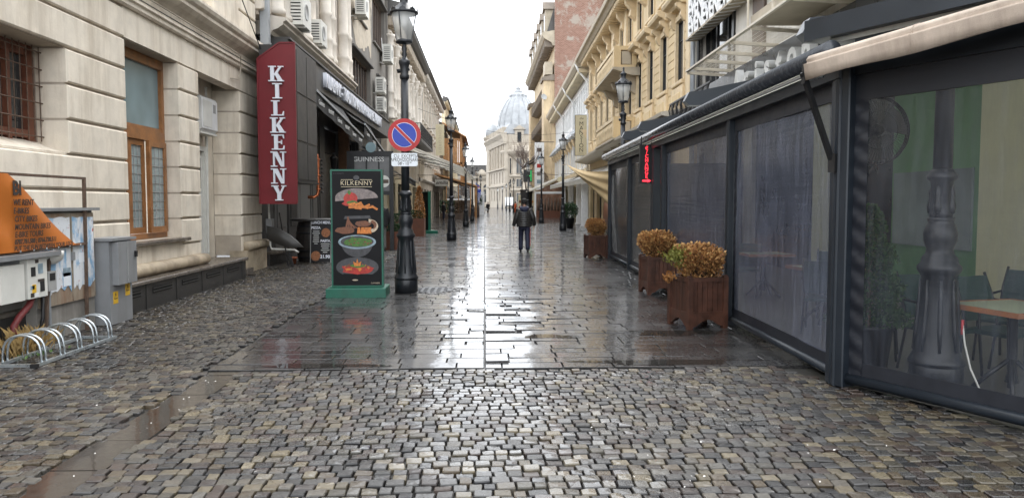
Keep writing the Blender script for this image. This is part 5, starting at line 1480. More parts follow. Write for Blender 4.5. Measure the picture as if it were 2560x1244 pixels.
for k in range(9):
    b = MB(); b.smooth = True; b.lathe([(.0,0),(.03,.01),(.035,.04),(.02,.07),(0,.075)], 10); o = b.build('tap', M['black'], cp, (.07, .04, 1.9+k*.12)); o.rotation_euler = (0, R(70), 0)
wl = thing('wall_lantern', 'small black wall lantern on the dark pub front', 'lantern', (-5.2, 26.6, 3.0))
b = MB(); b.smooth = True; b.lathe([(0,-.3),(.05,-.26),(.09,-.2),(.13,.1),(.16,.12),(.05,.22),(.02,.3),(0,.32)], 8); b.build('body', M['black'], wl)
b = MB(); b.bar((0,0,.25),(-.3,0,.3),.03); b.build('bracket', M['black'], wl)
gs = thing('glazed_screen', 'black framed glazed screen lettered GUINNESS beside the near lamp', 'screen', (0, 25.5, 0))
b = MB(); b.box(-4.55,-4.3,-.04,.04,0,3.3); b.build('post', M['black'], gs)
b = MB(); b.box(-3.15,-3.02,-.04,.04,0,3.3); b.build('post', M['black'], gs)
b = MB(); b.box(-4.3,-3.15,-.04,.04,3.12,3.3); b.build('top_rail', M['black'], gs)
b = MB(); b.box(-4.3,-3.15,-.04,.04,1.85,1.98); b.build('bottom_rail', M['black'], gs)
M['frost'] = mat('etched grey glass', (.17,.17,.17), .25, .35, 1.4, .05)
for x0, x1 in ((-4.3,-3.93), (-3.88,-3.52), (-3.47,-3.15)):
    b = MB(); b.box(x0, x1, -.01, .01, 1.98, 3.12); b.build('pane', M['frost'], gs)
for x in (-3.93,-3.52):
    b = MB(); b.box(x, x+.05, -.03, .03, 1.98, 3.12); b.build('mullion', M['black'], gs)
text('lettering', 'GUINNESS', .22, M['letter_dim'], gs, (-3.83,-.032,3.02), ROT_C, .002)
o = disc(.2, -.016, -.011).build('emblem', M['offwhite'], gs); o.location = (-3.34, 0, 2.3)
b = MB(); b.box(-3.5,-3.18,-.02,-.0165,2.24,2.36); b.build('emblem_band', M['timber'], gs)
disc_b = disc(.17, -.06, -.02); o = disc_b.build('round_lamp_sign', M['pane_blue'], gs); o.location = (-3.75, 0, 3.42)
# barrel
bl = thing('barrel_table', 'dark wooden barrel used as a standing table before the pub', 'barrel', (-4.72, 21.0, 0))
M['barrel'] = mat('blackened barrel oak', (.03,.025,.022), .45, .35, 4, .2)
for k in range(20):
    a0, a1 = 2*PI*k/20+.012, 2*PI*(k+1)/20-.012
    b = MB(); b.smooth = True; b.lathe([(.36,.0),(.4,.2),(.44,.55),(.4,.9),(.36,1.08)], 2, (0,0,0), a0, a1); b.build('stave', M['barrel'], bl)
b = MB(); b.smooth = True; b.lathe([(.345,.0),(.385,.2),(.425,.55),(.385,.9),(.35,1.07),(0,1.07)], 24); b.build('core', M['black'], bl)
for z, rr in ((.12,.385), (.3,.422), (.78,.424), (.96,.392)):
    b = MB(); b.smooth = True; b.lathe([(rr,z-.025),(rr+.006,z-.025),(rr+.006,z+.025),(rr,z+.025)], 28); b.build('hoop', M['castiron'], bl)
b = MB(); b.smooth = False; b.lathe([(0,1.1),(.56,1.1),(.58,1.12),(.58,1.15),(.56,1.165),(0,1.165)], 28); b.build('top', M['plinth'], bl)
# lunch board
lb_ = thing('menu_board', 'leaning black LUNCH MENU board against the barrel', 'menu board', (-4.36, 20.35, 0), R(-4))
M['board_black'] = mat('chalkboard black', (.012,.012,.014), .45, .2, 3, .03)
M['poster_black'] = mat('printed black poster', (.006,.006,.007), .5, .1, 3, .02, spec=.2)
lean = R(7)
def leanm(b): b.M = Matrix.Rotation(-lean, 4, 'X'); return b
b = leanm(MB()); b.box(-.27, .27, -.02, .02, .02, 1.15); b.build('panel', M['board_black'], lb_)
b = leanm(MB())
b.box(-.28,-.265,-.03,.025,0,1.17); b.box(.265,.28,-.03,.025,0,1.17); b.box(-.265,.265,-.03,.025,1.15,1.17); b.build('frame', M['grey_plastic'], lb_)
def ltext(tx, sz, x, z, **k):
    p = Matrix.Rotation(-lean, 4, 'X') @ Vector((x, -.0225, z))
    return text('lettering', tx, sz, M['letter'], lb_, tuple(p), (PI/2-lean, 0, 0), .001, **k)
ltext('LUNCH MENU', .105, 0, 1.07, sx=.8, bold=.003); ltext('PIZZA', .09, -.14, .93, bold=.004); ltext('PASTA', .09, .12, .58, bold=.004); ltext('21.90', .12, .12, .16, bold=.006)
for k in range(7):
    b = leanm(MB()); L = (.17,.2,.14,.16,.15,.17,.09)[k]; b.box(-.13-L/2, -.13+L/2, -.0222, -.0205, .83-k*.055, .85-k*.055); b.build('text_line', M['letter_dim'], lb_)
for k in range(5):
    b = leanm(MB()); L = (.24,.22,.18,.23,.12)[k]; b.box(.12-L/2, .12+L/2, -.0222, -.0205, .49-k*.055, .51-k*.055); b.build('text_line', M['letter_dim'], lb_)
M['pizza'] = mat('printed pizza', (.35,.14,.06), .5, .6, 40, .05)
for cx, cz, rr in ((.13,.8,.12), (-.13,.18,.13)):
    b = leanm(MB()); b.prism([(cx+rr*math.cos(2*PI*k/20), cz+rr*math.sin(2*PI*k/20)) for k in range(20 if cx > 0 else 18)], -.0235, -.021, 'y'); b.build('pizza_print', M['pizza'], lb_)
gc = thing('grey_cover', 'curved grey sheet metal cover low beside the stone corner', 'cover', (-5.15, 18.9, 0))
b = MB(); b.smooth = True
b.prism([(-.2,1.03),(0,.985),(.18,.91),(.38,.79),(.55,.64),(.68,.5),(.28,.5),(.05,.58),(-.12,.66),(-.2,.74)], -.03, .03, 'y'); b.build('sheet', M['panel_grey'], gc)
b = MB(); b.bar((.1,.05,1.35),(.3,.05,.02),.03); b.build('leg', M['black'], gc)
b = MB(); b.bar((.3,.1,.4),(.4,.1,0),.06); b.build('leg', M['black'], gc)
po = thing('flower_pot', 'small terracotta pot on the ground before the barrel', 'flower pot', (-5.0, 20.05, 0))
M['terracotta'] = mat('terracotta', (.35,.1,.045), .7, .2, 6, .1)
b = MB(); b.smooth = True; b.lathe([(.065,0),(.09,.14),(.1,.14),(.1,.18),(.085,.18),(.07,.12),(0,.12)], 16); b.build('pot', M['terracotta'], po)
wp = thing('wall_conduit', 'white conduit with grey junction box at the foot of the red sign', 'conduit', (-5.32, 18.9, 0))
b = MB(); b.smooth = True; b.tube([(0,.1,1.6),(.02,.1,.55),(.05,.1,.45),(.6,.15,.42),(.7,.15,.36)], .025, 8); b.build('conduit', M['offwhite'], wp)
b = MB(); b.box(-.05,.1,0,.2,.85,1.2); b.build('junction_box', M['grey_cab'], wp)

# ================================================================== GREEN MENU STAND
def food(parent, y, items):
    pass
fr = random.Random(31)
def flat(parent, name, pts, y, m):
    b = MB(); b.prism(pts, y-.0008, y, 'y'); return b.build(name, m, parent)
def ell(cx, cz, rx, rz, n=24, a0=0, a1=2*PI, jit=0):
    return [(cx+rx*math.cos(a0+(a1-a0)*k/n)*(1+fr.uniform(-jit,jit)), cz+rz*math.sin(a0+(a1-a0)*k/n)*(1+fr.uniform(-jit,jit))) for k in range(n)]
def cm(n, c, r_=.4, sc=30, var=.4): return mat(n, c, r_, var, sc, .02)
M['p_grey'] = cm('printed pale brick', (.22,.18,.17), .4, 18, .5); M['p_red'] = cm('printed red', (.42,.03,.02)); M['p_org'] = cm('printed orange', (.6,.19,.03)); M['p_grn'] = cm('printed green', (.06,.16,.02))
M['p_brn'] = cm('printed brown', (.17,.06,.025)); M['p_cream'] = cm('printed cream', (.55,.45,.33)); M['p_bowl'] = cm('printed steel blue', (.25,.33,.38), .4, 12, .5); M['p_gold'] = cm('printed pale gold', (.55,.47,.32), .4, 12, .1); M['p_dgrey'] = cm('printed dark grey', (.05,.05,.055), .4, 12, .5)
lamp.scale = (1, 1, .975)
def menu_stand(lb, loc, rz, group):
    t = thing('menu_stand', lb, 'menu stand', loc, rz, group)
    b = MB(); b.bbox(-.5, .5, 0, .16, -.42, .30, .012); o = b.build('foot', M['green'], t); o.rotation_euler = (PI/2, 0, 0); 
    b = MB(); b.box(-.44, .44, -.07, .07, .162, 2.16); b.build('frame', M['green'], t)
    b = MB(); b.box(-.41, .41, -.075, -.071, .19, 2.13); b.build('poster', M['poster_black'], t)
    return t
mstand = menu_stand('green framed menu stand with food pictures lettered KILKENNY', (-2.17, 13.1, 0), R(1), 'green menu stands')
y = -.0757
for x0, x1, z in ((-.26,-.06,1.985), (.06,.26,1.985), (-.26,.26,1.865)):
    b = MB(); b.box(x0, x1, y-.001, y, z-.004, z+.004); b.build('rule', M['p_gold'], mstand)
text('title', 'KILKENNY', .105, M['p_gold'], mstand, (0, y, 1.925), ROT_C, .001, sx=1.02, spacing=1.1)
text('small_title', 'KILKENNY', .03, M['p_dgrey'], mstand, (-.3, y, 2.09), ROT_C, .001, spacing=1.3)
text('maker_name', 'GUINNESS', .032, M['p_cream'], mstand, (.3, y, .225), ROT_C, .001)
flat(mstand, 'crest', ell(0, 2.02, .05, .04, 14), y, M['p_dgrey'])
# burger on slate before bricks
flat(mstand, 'backdrop', ell(.0, 1.68, .36, .16, 24, 0, PI)+[(-.36,1.62)], y, M['p_grey'])
flat(mstand, 'slate', [(-.36,1.6),(.0,1.66),(.38,1.56),(.25,1.5),(-.2,1.5)], y-.001, M['poster_black'])
flat(mstand, 'burger', ell(-.1, 1.67, .12, .1, 18, jit=.03), y-.002, M['p_red'])
flat(mstand, 'salad', ell(-.1, 1.585, .14, .05, 16, jit=.15), y-.003, M['p_red']); flat(mstand, 'lettuce', ell(-.08, 1.6, .1, .03, 14, jit=.3), y-.004, M['p_grn']); flat(mstand, 'herb', ell(-.12, 1.77, .03, .035, 8, jit=.3), y-.0045, M['p_grn'])
for k in range(12):
    cx, cz, a = .0+fr.uniform(-.1,.3), 1.52+fr.uniform(-.02,.06), fr.uniform(-.6,.6)
    flat(mstand, 'chip', [(cx+math.cos(a)*s*.06-math.sin(a)*q*.018, cz+math.sin(a)*s*.06+math.cos(a)*q*.018) for s, q in ((-1,-1),(1,-1),(1,1),(-1,1))], y-.005-.0003*k, M['p_org'])
# grill plate
flat(mstand, 'board', [(-.2,1.37),(.22,1.38),(.24,1.33),(-.22,1.32)], y, M['p_dgrey'])
for k in range(5):
    a = 1.2+k*.35
    flat(mstand, 'rib', [(-.2+.05*k,1.16),(-.17+.05*k,1.16),(-.2+.05*k+.16*math.cos(a)+.01,1.16+.2*math.sin(a)),(-.215+.05*k+.16*math.cos(a),1.16+.2*math.sin(a))], y-.001-.0003*k, M['p_brn'])
flat(mstand, 'meat', ell(-.2, 1.13, .17, .06, 18, jit=.12), y-.003, M['p_brn']); flat(mstand, 'steak', ell(.1, 1.24, .14, .05, 16, jit=.12), y-.0035, M['p_brn'])
for k in range(8):
    cx = .0+k*.03; flat(mstand, 'chip', [(cx,1.07),(cx+.035,1.07),(cx+.05+fr.uniform(-.03,.03),1.18),(cx+.015,1.18)], y-.004-.0003*k, M['p_org'])
P = [(.2+.16*math.cos(a), 1.2+.12*math.sin(a)) for a in [R(-70+20*i) for i in range(9)]]+[(.2+.09*math.cos(a), 1.2+.06*math.sin(a)) for a in [R(90-20*i) for i in range(9)]]
flat(mstand, 'sausage', P, y-.0075, M['p_cream']); P2 = [(.2+.125*math.cos(a)+.01, 1.21+.09*math.sin(a)+.01) for a in [R(-50+20*i) for i in range(7)]]+[(.2+.09*math.cos(a), 1.2+.06*math.sin(a)) for a in [R(70-20*i) for i in range(7)]]; flat(mstand, 'sausage_shade', P2, y-.0085, M['p_brn'])
# bowl of greens
flat(mstand, 'bowl_body', ell(0, .93, .27, .26, 24, PI, 2*PI), y, M['p_dgrey']); flat(mstand, 'bowl_rim', ell(0, .93, .32, .12, 30), y-.001, M['p_bowl']); flat(mstand, 'bowl_hollow', ell(0, .935, .28, .095, 30), y-.002, M['p_dgrey']); flat(mstand, 'greens', ell(.02, .925, .24, .075, 30, jit=.08), y-.003, M['p_grn'])
for k in range(40): flat(mstand, 'leaf', ell(.02+fr.gauss(0,.1), .925+fr.gauss(0,.028), .022, .012, 6, jit=.3), y-.004-.0001*k, M['p_grn'] if k % 3 else M['p_brn'])
# red dish
flat(mstand, 'backdrop', ell(0, .5, .36, .17, 26), y, M['p_dgrey']); flat(mstand, 'plate', ell(0, .39, .24, .1, 24, PI, 2*PI), y-.001, M['poster_black']); flat(mstand, 'peppers', ell(0, .46, .27, .08, 24, jit=.12), y-.002, M['p_red'])
for k in range(26):
    cx, cz, a = fr.gauss(0,.11), .46+abs(fr.gauss(0,.04)), fr.uniform(0, PI)
    flat(mstand, 'strip', [(cx+math.cos(a)*s*.045-math.sin(a)*q*.016, cz+math.sin(a)*s*.045+math.cos(a)*q*.016) for s, q in ((-1,-1),(1,-1),(1,1),(-1,1))], y-.003-.0002*k, M[('p_red','p_org','p_red','p_brn')[k % 4]])
flat(mstand, 'flower', [(-.05,.52),(-.07,.6),(-.02,.57),(0,.65),(.02,.57),(.07,.6),(.05,.52)], y-.0095, M['p_org']); flat(mstand, 'herb', ell(.02, .52, .12, .03, 14, jit=.3), y-.009, M['p_grn']); flat(mstand, 'dip', ell(-.04, .28, .05, .012, 12), y-.001, M['p_cream'])
m2 = menu_stand('green menu stand farther off seen nearly edge-on', (-3.0, 39.7, 0), R(-66), 'green menu stands')

# ================================================================== RUST PLANTERS LEFT
M['hedge'] = mat('dark evergreen leaves', (.035,.075,.03), .6, .5, 10, .1)
M['dry'] = mat('dry orange foliage', (.42,.2,.065), .75, .6, 14, .1)
M['dry_tip'] = mat('straw yellow tips', (.52,.3,.11), .75, .4, 14, .1)
M['dry_dark'] = mat('dead brown leaves', (.2,.085,.03), .75, .5, 14, .1)
M['dry_green'] = mat('half green foliage', (.2,.2,.04), .75, .5, 9, .1)
M['twig'] = mat('brown twigs', (.09,.055,.03), .8, .3, 9, .1)
def leaves(parent, n, fn, m, size, seed, name='foliage', up=.3):
    q = random.Random(seed); b = MB()
    for k in range(n):
        c, out = fn(q)
        d = (Vector(out)+Vector((q.uniform(-.8,.8), q.uniform(-.8,.8), q.uniform(-.5,.8)+up))).normalized()
        e = d.cross(Vector((q.uniform(-1,1), q.uniform(-1,1), q.uniform(-1,1))))
        if e.length < 1e-3: continue
        e.normalize(); c = Vector(c)
        L = size*q.uniform(.6,1.3); w = L*.38
        b.add([tuple(c), tuple(c+d*L*.55+e*w), tuple(c+d*L), tuple(c+d*L*.5-e*w)], [(0,1,2,3)])
    return struct(b.build(name, m, parent), 'stuff')
def boxleaf(x0, x1, y0, y1, z0, z1, sh=.5):
    def f(q):
        p = [q.uniform(x0,x1), q.uniform(y0,y1), z0+(z1-z0)*q.random()**.7]
        return p, ((p[0]-(x0+x1)/2)*2, (p[1]-(y0+y1)/2)*2, .3)
    return f
def rust_planter(lb, loc, w, d, h, plant):
    t = thing('rust_planter', lb, 'planter', loc, 0, 'rusted steel planters on the left')
    for x0, x1, y0, y1 in ((-w/2,w/2,-d/2,-d/2+.03), (-w/2,w/2,d/2-.03,d/2), (-w/2,-w/2+.03,-d/2+.03,d/2-.03), (w/2-.03,w/2,-d/2+.03,d/2-.03)):
        b = MB(); b.box(x0, x1, y0, y1, 0, h); b.build('side', M['rust'], t)
    b = MB(); b.box(-w/2+.03, w/2-.03, -d/2+.03, d/2-.03, .05, h-.06); b.build('soil', M['soil'], t)
    leaves(t, 900, boxleaf(-w*.42, w*.42, -d*.42, d*.42, h-.06, h+plant), M['hedge'], .07, int(abs(loc[1])*10))
    return t
rust_planter('nearest low rust planter behind the near lamp post', (-3.15, 26.2, 0), .95, .8, .62, .25)
rust_planter('middle rust planter with evergreens behind the near lamp', (-3.4, 29.8, 0), 1.1, .9, .85, .3)
rust_planter('rust planter beside the edge-on green stand', (-3.5, 36.5, 0), 1.3, 1.0, .85, .35)
ds = thing('dry_conifer', 'dry orange conifer standing in the planter behind the near lamp', 'plant', (-3.1, 36.4, .8))
b = MB(); b.tube([(0,0,0),(0,0,1.2)], [.03,.01], 6); b.build('stem', M['twig'], ds)
leaves(ds, 1500, lambda q: (lambda z, a, rr: ((rr*math.cos(a), rr*math.sin(a), .05+z*1.5), (math.cos(a), math.sin(a), .3)))(*(lambda z: (z, q.uniform(0,6.28), .3*(1-z)**.6*math.sqrt(q.random())))(q.random())), M['dry'], .07, 77)

# ================================================================== WOOD PLANTERS RIGHT
M['planter'] = mat('wet red-brown planter timber', (.085,.035,.022), .42, .5, 9, .25, dirt=(.022,.013,.01), dirt_amt=.75, streak=1)
def wood_planter(lb, loc, rz):
    t = thing('wood_planter', lb, 'planter', loc, rz, 'wooden planters along the terrace')
    s = .25
    for sx in (-1, 1):
        for sy in (-1, 1):
            b = MB(); b.box(sx*s-.032, sx*s+.032, sy*s-.032, sy*s+.032, 0, .66); b.build('corner_post', M['planter'], t)
            b = MB(); b.prism([(sx*s-.035,.0),(sx*s+.035,.0),(sx*s+.02,.02),(sx*s-.02,.02)], sy*s-.02, sy*s+.02, 'y'); b.M = Matrix.Translation((0,0,.662)); b.build('post_cap', M['planter'], t)
    for k in range(4):
        Mr = Matrix.Rotation(k*PI/2, 4, 'Z')
        for q in range(6):
            b = MB(Mr); b.box(-.216+q*.073, -.216+q*.073+.066, -s-.006, -s+.012, .22, .6); b.build('slat', M['planter'], t)
        b = MB(Mr); b.box(-s+.033, s-.033, -s-.022, -s+.02, .6, .655); b.build('top_rail', M['planter'], t)
        b = MB(Mr)
        P = [(-s+.033,.22),(-s+.033,.0),(-s+.07,.02)]+[(-.17+.34*i/8, .05+.085*math.sin(PI*i/8)) for i in range(9)]+[(s-.07,.02),(s-.033,.0),(s-.033,.22)]
        P = [(-s+.033,.22),(-s+.033,.03)]+[(-.16+.32*i/8, .045+.075*math.sin(PI*i/8)) for i in range(9)]+[(s-.033,.03),(s-.033,.22)]
        b.prism(P, -s-.02, -s+.014, 'y'); b.build('arched_skirt', M['planter'], t)
    b = MB(); b.box(-s+.03, s-.03, -s+.03, s-.03, .18, .58); b.build('soil', M['soil'], t)
    return t
def dry_bush(lb, loc, rx, ry, h, seed, green=False):
    t = thing('dry_shrub', lb, 'shrub', loc, 0, 'clipped dry shrubs in the wooden planters')
    q = random.Random(seed)
    b = MB()
    for k in range(46):
        a = q.uniform(0, 2*PI); f = q.uniform(.3, .95)
        p = (rx*f*math.cos(a), ry*f*math.sin(a), h*q.uniform(.55,.95))
        b.tube([(q.uniform(-.06,.06), q.uniform(-.06,.06), 0), (p[0]*.45, p[1]*.45, p[2]*.5), p], [.008,.006,.003], 4)
    struct(b.build('twigs', M['twig'], t), 'stuff')
    def f(q2):
        while True:
            x, yy, z = q2.uniform(-1,1), q2.uniform(-1,1), q2.random()
            s = (abs(x)**2.4+abs(yy)**2.4)**(1/2.4)
            lim = (.55+.45*min(1, z*1.9))*(1 if z < .72 else 1-.55*((z-.72)/.28)**2)
            n = .11*math.sin(x*6+seed+z*3)+.1*math.sin(yy*8+z*7+seed)+.06*math.sin(x*15+yy*13)
            if s < lim+n and (s > lim-.4 or z > .7) and not (z < .35 and q2.random() < .55): break
        return (x*rx, yy*ry, .03+z*h+.03*math.sin(x*9+yy*7+seed)), (x, yy, z-.3)
    leaves(t, 3000, f, M['dry'], .034, seed, 'foliage', .4); leaves(t, 1300, f, M['dry_tip'], .046, seed+50, 'pale_tips', .6); leaves(t, 1300, f, M['dry_dark'], .04, seed+70, 'brown_leaves', .1)
    if green:
        leaves(t, 500, lambda q2: ((-.3+q2.gauss(0,.07), -.08+q2.gauss(0,.08), h*.75+q2.gauss(0,.05)), (-.5,-.3,.5)), M['dry_green'], .045, seed+1, 'green_sprig')
        leaves(t, 160, lambda q2: ((-.42+q2.gauss(0,.03), -.1+q2.gauss(0,.03), .06+q2.gauss(0,.03)), (-.5,-.3,.5)), M['dry'], .04, seed+2, 'stray_sprig')
    return t
wood_planter('nearest square wooden planter with arched feet by the terrace', (2.76, 9.72, 0), R(14))
wood_planter('second wooden planter by the terrace, behind the nearest', (3.08, 13.3, 0), R(5))
wood_planter('third wooden planter by the far terrace corner', (3.22, 21.9, 0), R(8))
dry_bush('dry orange clipped shrub with a green sprig in the nearest planter', (2.78, 9.7, .58), .31, .31, .43, 4, True)
dry_bush('dry orange clipped shrub in the second wooden planter', (3.04, 13.3, .58), .33, .33, .46, 9)
dry_bush('dry orange clipped shrub in the third wooden planter', (3.22, 21.9, .58), .29, .3, .5, 15)

# ================================================================== BIKE RACK, CABINETS, BANNER
rk = thing('bike_rack', 'galvanised bike rack of five double hoops on the left cobbles', 'bike rack', (-4.55, 7.45, 0))
for x in (-.19, .19):
    b = MB(); b.box(x-.02, x+.02, 0, 1.62, .005, .035); b.build('rail', M['steel'], rk)
for yy in (.0, 1.58):
    b = MB(); b.box(-.17, .17, yy, yy+.035, .006, .034); b.build('cross_bar', M['steel'], rk)
for k in range(5):
    for q in (0, 1):
        yy = .12+k*.335+q*.075
        b = MB(); b.smooth = True
        b.tube([(-.19, yy, .03), (-.185, yy, .12)]+[(-.18*math.cos(PI*i/10), yy, .15+.15*math.sin(PI*i/10)) for i in range(11)]+[(.185, yy, .12), (.19, yy, .03)], .0115, 8); b.build('hoop', M['steel'], rk)
b = MB(); b.box(.16,.22,-.03,.02,0,.04); b.build('end_cap', M['black'], rk)
pc = thing('poster_cabinet', 'old utility cabinet with two doors covered in torn posters', 'cabinet', (-5.03, 8.7, 0))
def postermat():
    m, t, p = nt('torn poster paper')
    v = coords(t, (1,3,1.2)); n1 = noise(t, v, 3.2, 8, .75); n2 = noise(t, coords(t, (1,2,1)), 2.1, 5, .6); n3 = noise(t, coords(t), 7, 6, .7); n4 = noise(t, coords(t, (1,4,1)), 6, 8, .8)
    c = mixc(t, ramp(t, n2, .52, .6), (.68,.7,.72), (.25,.42,.6))
    c = mixc(t, ramp(t, n3, .62, .66), c, (.4,.08,.07))
    c = mixc(t, ramp(t, n4, .6, .63), c, (.07,.07,.08))
    c = mixc(t, ramp(t, n1, .62, .66), c, (.33,.27,.21))
    t.links.new(c, p.inputs['Base Color']); p.inputs['Roughness'].default_value = .8
    bump(t, p, n1, .5, .02)
    return m
M['poster'] = postermat()
M['rusty_door'] = mat('rust-streaked door paint', (.3,.25,.19), .7, .25, 5, .2, dirt=(.19,.08,.03), dirt_amt=.9, streak=1)
b = MB(); b.box(-.45, -.02, 0, 1.28, 0, 1.5); b.build('body', M['concrete'], pc)
b = MB(); b.box(-.47, .06, -.03, 1.33, 1.5, 1.535); b.build('lid', M['grey_cab'], pc)
for y0, y1 in ((.03, .70), (.72, 1.25)):
    b = MB(); b.box(-.02, .012, y0, y1, .4, 1.47); d = b.build('door', M['rusty_door'], pc)
    b = MB(FL)
    q = random.Random(int(y0*100))
    top = [(y0+.02+(y1-y0-.04)*i/8, 1.43-q.uniform(0,.02)) for i in range(9)]; bot = [(y0+.02+(y1-y0-.04)*(8-i)/8, .54+q.uniform(-.05,.08)) for i in range(9)]
    b.prism(top+bot, .012, .018, 'y'); b.build('posters', M['poster'], d)
b = MB(); b.box(.012, .04, .68, .74, .9, 1.0); b.build('latch', M['grey_cab'], pc)
for (y0, y1, z0, z1, m) in ((.5,.66,.6,.76,'sign_white'), (.5,.66,.72,.82,'p_bowl'), (.1,.3,.56,.68,'sign_white'), (.86,1.0,.86,.98,'sign_white')):
    b = MB(); b.box(.0185, .021, y0, y1, z0, z1); b.build('sticker', M[m], pc)
gcab = thing('grey_cabinet', 'plain grey electric cabinet with yellow warning stickers by the plinth', 'cabinet', (-4.93, 10.02, 0))
b = MB(); b.box(-.22, .06, 0, .62, 0, 1.1); b.build('body', M['grey_cab'], gcab)
b = MB(); b.box(-.24, .12, -.03, .66, 1.1, 1.135); b.build('lid', M['grey_cab'], gcab)
b = MB(); b.box(.06, .14, .08, .61, .52, 1.08); d = b.build('door', M['grey_cab'], gcab)
b = MB(); b.box(.14, .165, .54, .59, .86, .94); b.build('lock', M['black'], d)
b = MB(); b.box(.139, .147, .34, .352, .53, 1.07); b.build('seam', M['grey_plastic'], d)
M['warn'] = mat('yellow warning sticker', (.7,.42,.03), .5, .1, 4, .02)
for y0, z0 in ((.08,.27), (.42,.34)):
    b = MB(); b.box(.06, .063, y0, y0+.13, z0, z0+.16); w = b.build('warning_sticker', M['warn'], gcab)
    b = MB(FL); b.prism([(y0+.02,z0+.06),(y0+.11,z0+.06),(y0+.065,z0+.145)], .063, .065, 'y'); b.build('triangle', M['ink'], w)
    b = MB(FL); b.prism([(y0+.04,z0+.072),(y0+.09,z0+.072),(y0+.065,z0+.12)], .065, .067, 'y'); b.build('triangle_field', M['warn'], w)
mb = thing('meter_box', 'grey electricity meter box with stickers hung below the orange banner', 'meter box', (-5.0, 7.95, 0))
b = MB(); b.box(-.2, .02, -.1, .42, .55, 1.0); b.build('back_box', M['grey_cab'], mb)
b = MB(); b.box(.02, .1, .36, .72, .56, .99); d = b.build('meter', M['offwhite'], mb)
for (y0,y1,z0,z1,m) in ((.42,.5,.8,.9,'void'), (.55,.64,.82,.93,'p_bowl'), (.54,.66,.73,.76,'ink'), (.58,.66,.62,.73,'void'), (.43,.5,.62,.71,'warn'), (.4,.47,.66,.70,'p_bowl'), (.4,.46,.575,.62,'ink'), (.48,.55,.57,.61,'white'), (.5,.56,.94,.98,'ink')):
    b = MB(); b.box(.1, .104, y0, y1, z0, z1); b.build('meter_detail', M[m], d)
b = MB(); b.box(.0, .09, .76, .92, .6, .82); b.build('counter', M['grey_plastic'], mb)
b = MB(); b.box(.09, .095, .79, .89, .72, .8); b.build('counter_window', M['void'], mb)
b = MB(); b.box(0, .1, -.1, .3, .56, .95); b.build('second_meter', M['offwhite'], mb)
b = MB(); b.box(-.25, .14, -.3, .95, 1.0, 1.05); b.build('shelf', M['grey_cab'], mb)
b = MB(); b.box(-.4, -.2, -.4, .9, 0, .55); b.build('back_plate', M['concrete'], mb)
b = MB(); b.smooth = True; b.tube([(.04,.52,.56),(.04,.46,.48),(.03,.3,.38),(.03,.2,.3),(.03,.2,0)], .035, 10); b.build('red_pipe', mat('dull red conduit', (.14,.02,.02), .6, .2, 6, .1), mb)
b = MB(); b.smooth = True; b.tube([(.02,.76,.6),(.02,.75,.3),(-.02,.66,.0)], .02, 8); b.build('black_hose', M['black'], mb)
b = MB(); b.bar((.03,.9,1.0),(.02,.78,.0),.03); b.build('stake', M['timber'], mb)
b = MB(); b.box(-.01,.02,.88,.92,0,.6); b.build('slotted_post', M['zinc'], mb)
bn = thing('orange_banner', 'torn orange bike-rental banner lettered WE RENT E-BIKES on a rusty frame', 'banner', (-4.95, 0, 0))
M['orange'] = mat('orange vinyl', (.5,.15,.025), .45, .12, 3, .06)
def bpt(u, z): return (.03*math.sin(u*4)+.02*math.sin(z*9+u*6), u, z)
b = MB(); b.smooth = True
nn = 16
def fb(i, j):
    # corner triangle: full height at the left, tapering to a point on the right
    u = 7.3+2.22*i
    lo = 1.075+.015*i; hi = 1.0+.9*min(1, max(.08, (9.56-u)/1.5))
    hi = max(hi, lo+.005)
    return bpt(u, lo+(hi-lo)*j)
b.grid(fb, 90, 8); b.build('sheet', M['orange'], bn)
tm = M['ink']
def bt(s, u, z, sz, bold=.0015, shear=.15): 
    return text('lettering', s, sz, tm, bn, (.054, u, z), ROT_L, .001, 'LEFT', .95, bold, shear)
bt('BI', 8.1, 1.745, .2, .008, 0); bt('WE RENT', 8.1, 1.6, .088); bt('E-BIKES', 8.1, 1.51, .088); bt('CITY BIKES', 8.11, 1.425, .088); bt('MOUNTAIN BIKES', 8.11, 1.34, .085); bt('E-BIKE TOURS', 8.11, 1.26, .085)
bt('0787.781.588 ; 0766.738.511', 8.1, 1.185, .07, .003); bt('PUT THE FUN BETWEEN YOUR LEGS', 8.09, 1.115, .072); 
b = MB(); b.bar((-.05,7.2,1.9),(-.05,9.74,1.9),.03); b.build('frame_bar', M['iron_rust'], bn)
b = MB(); b.bar((-.05,9.72,1.9),(-.05,9.68,0),.035); b.build('frame_post', M['iron_rust'], bn)
b = MB(); b.bar((-.04,7.2,1.06),(-.04,9.66,1.09),.03); b.build('lower_bar', M['iron_rust'], bn)
for k in range(6):
    b = MB(); b.smooth = True; b.lathe([(0,.006),(.012,.004),(.014,0)], 10); o = b.build('eyelet', M['steel'], bn, (.05, 8.2+k*.24, 1.085)); o.rotation_euler = (0, PI/2, 0)
gl = thing('globe_lamp', 'cream half-globe lamp shade under the orange banner', 'lamp', (-5.02, 8.95, .98))
b = MB(); b.smooth = True; b.lathe([(.0,-.1),(.07,-.085),(.125,-.04),(.145,.02),(.145,.06),(0,.06)], 18); b.build('shade', M['offwhite'], gl)
b = MB(); b.bar((-.25,0,.07),(.05,0,.07),.03); b.build('bracket', M['zinc'], gl)
gt = thing('grass_tuft', 'dry grass tuft growing behind the bike rack', 'grass', (-4.88, 8.2, 0))
q = random.Random(8); b = MB()
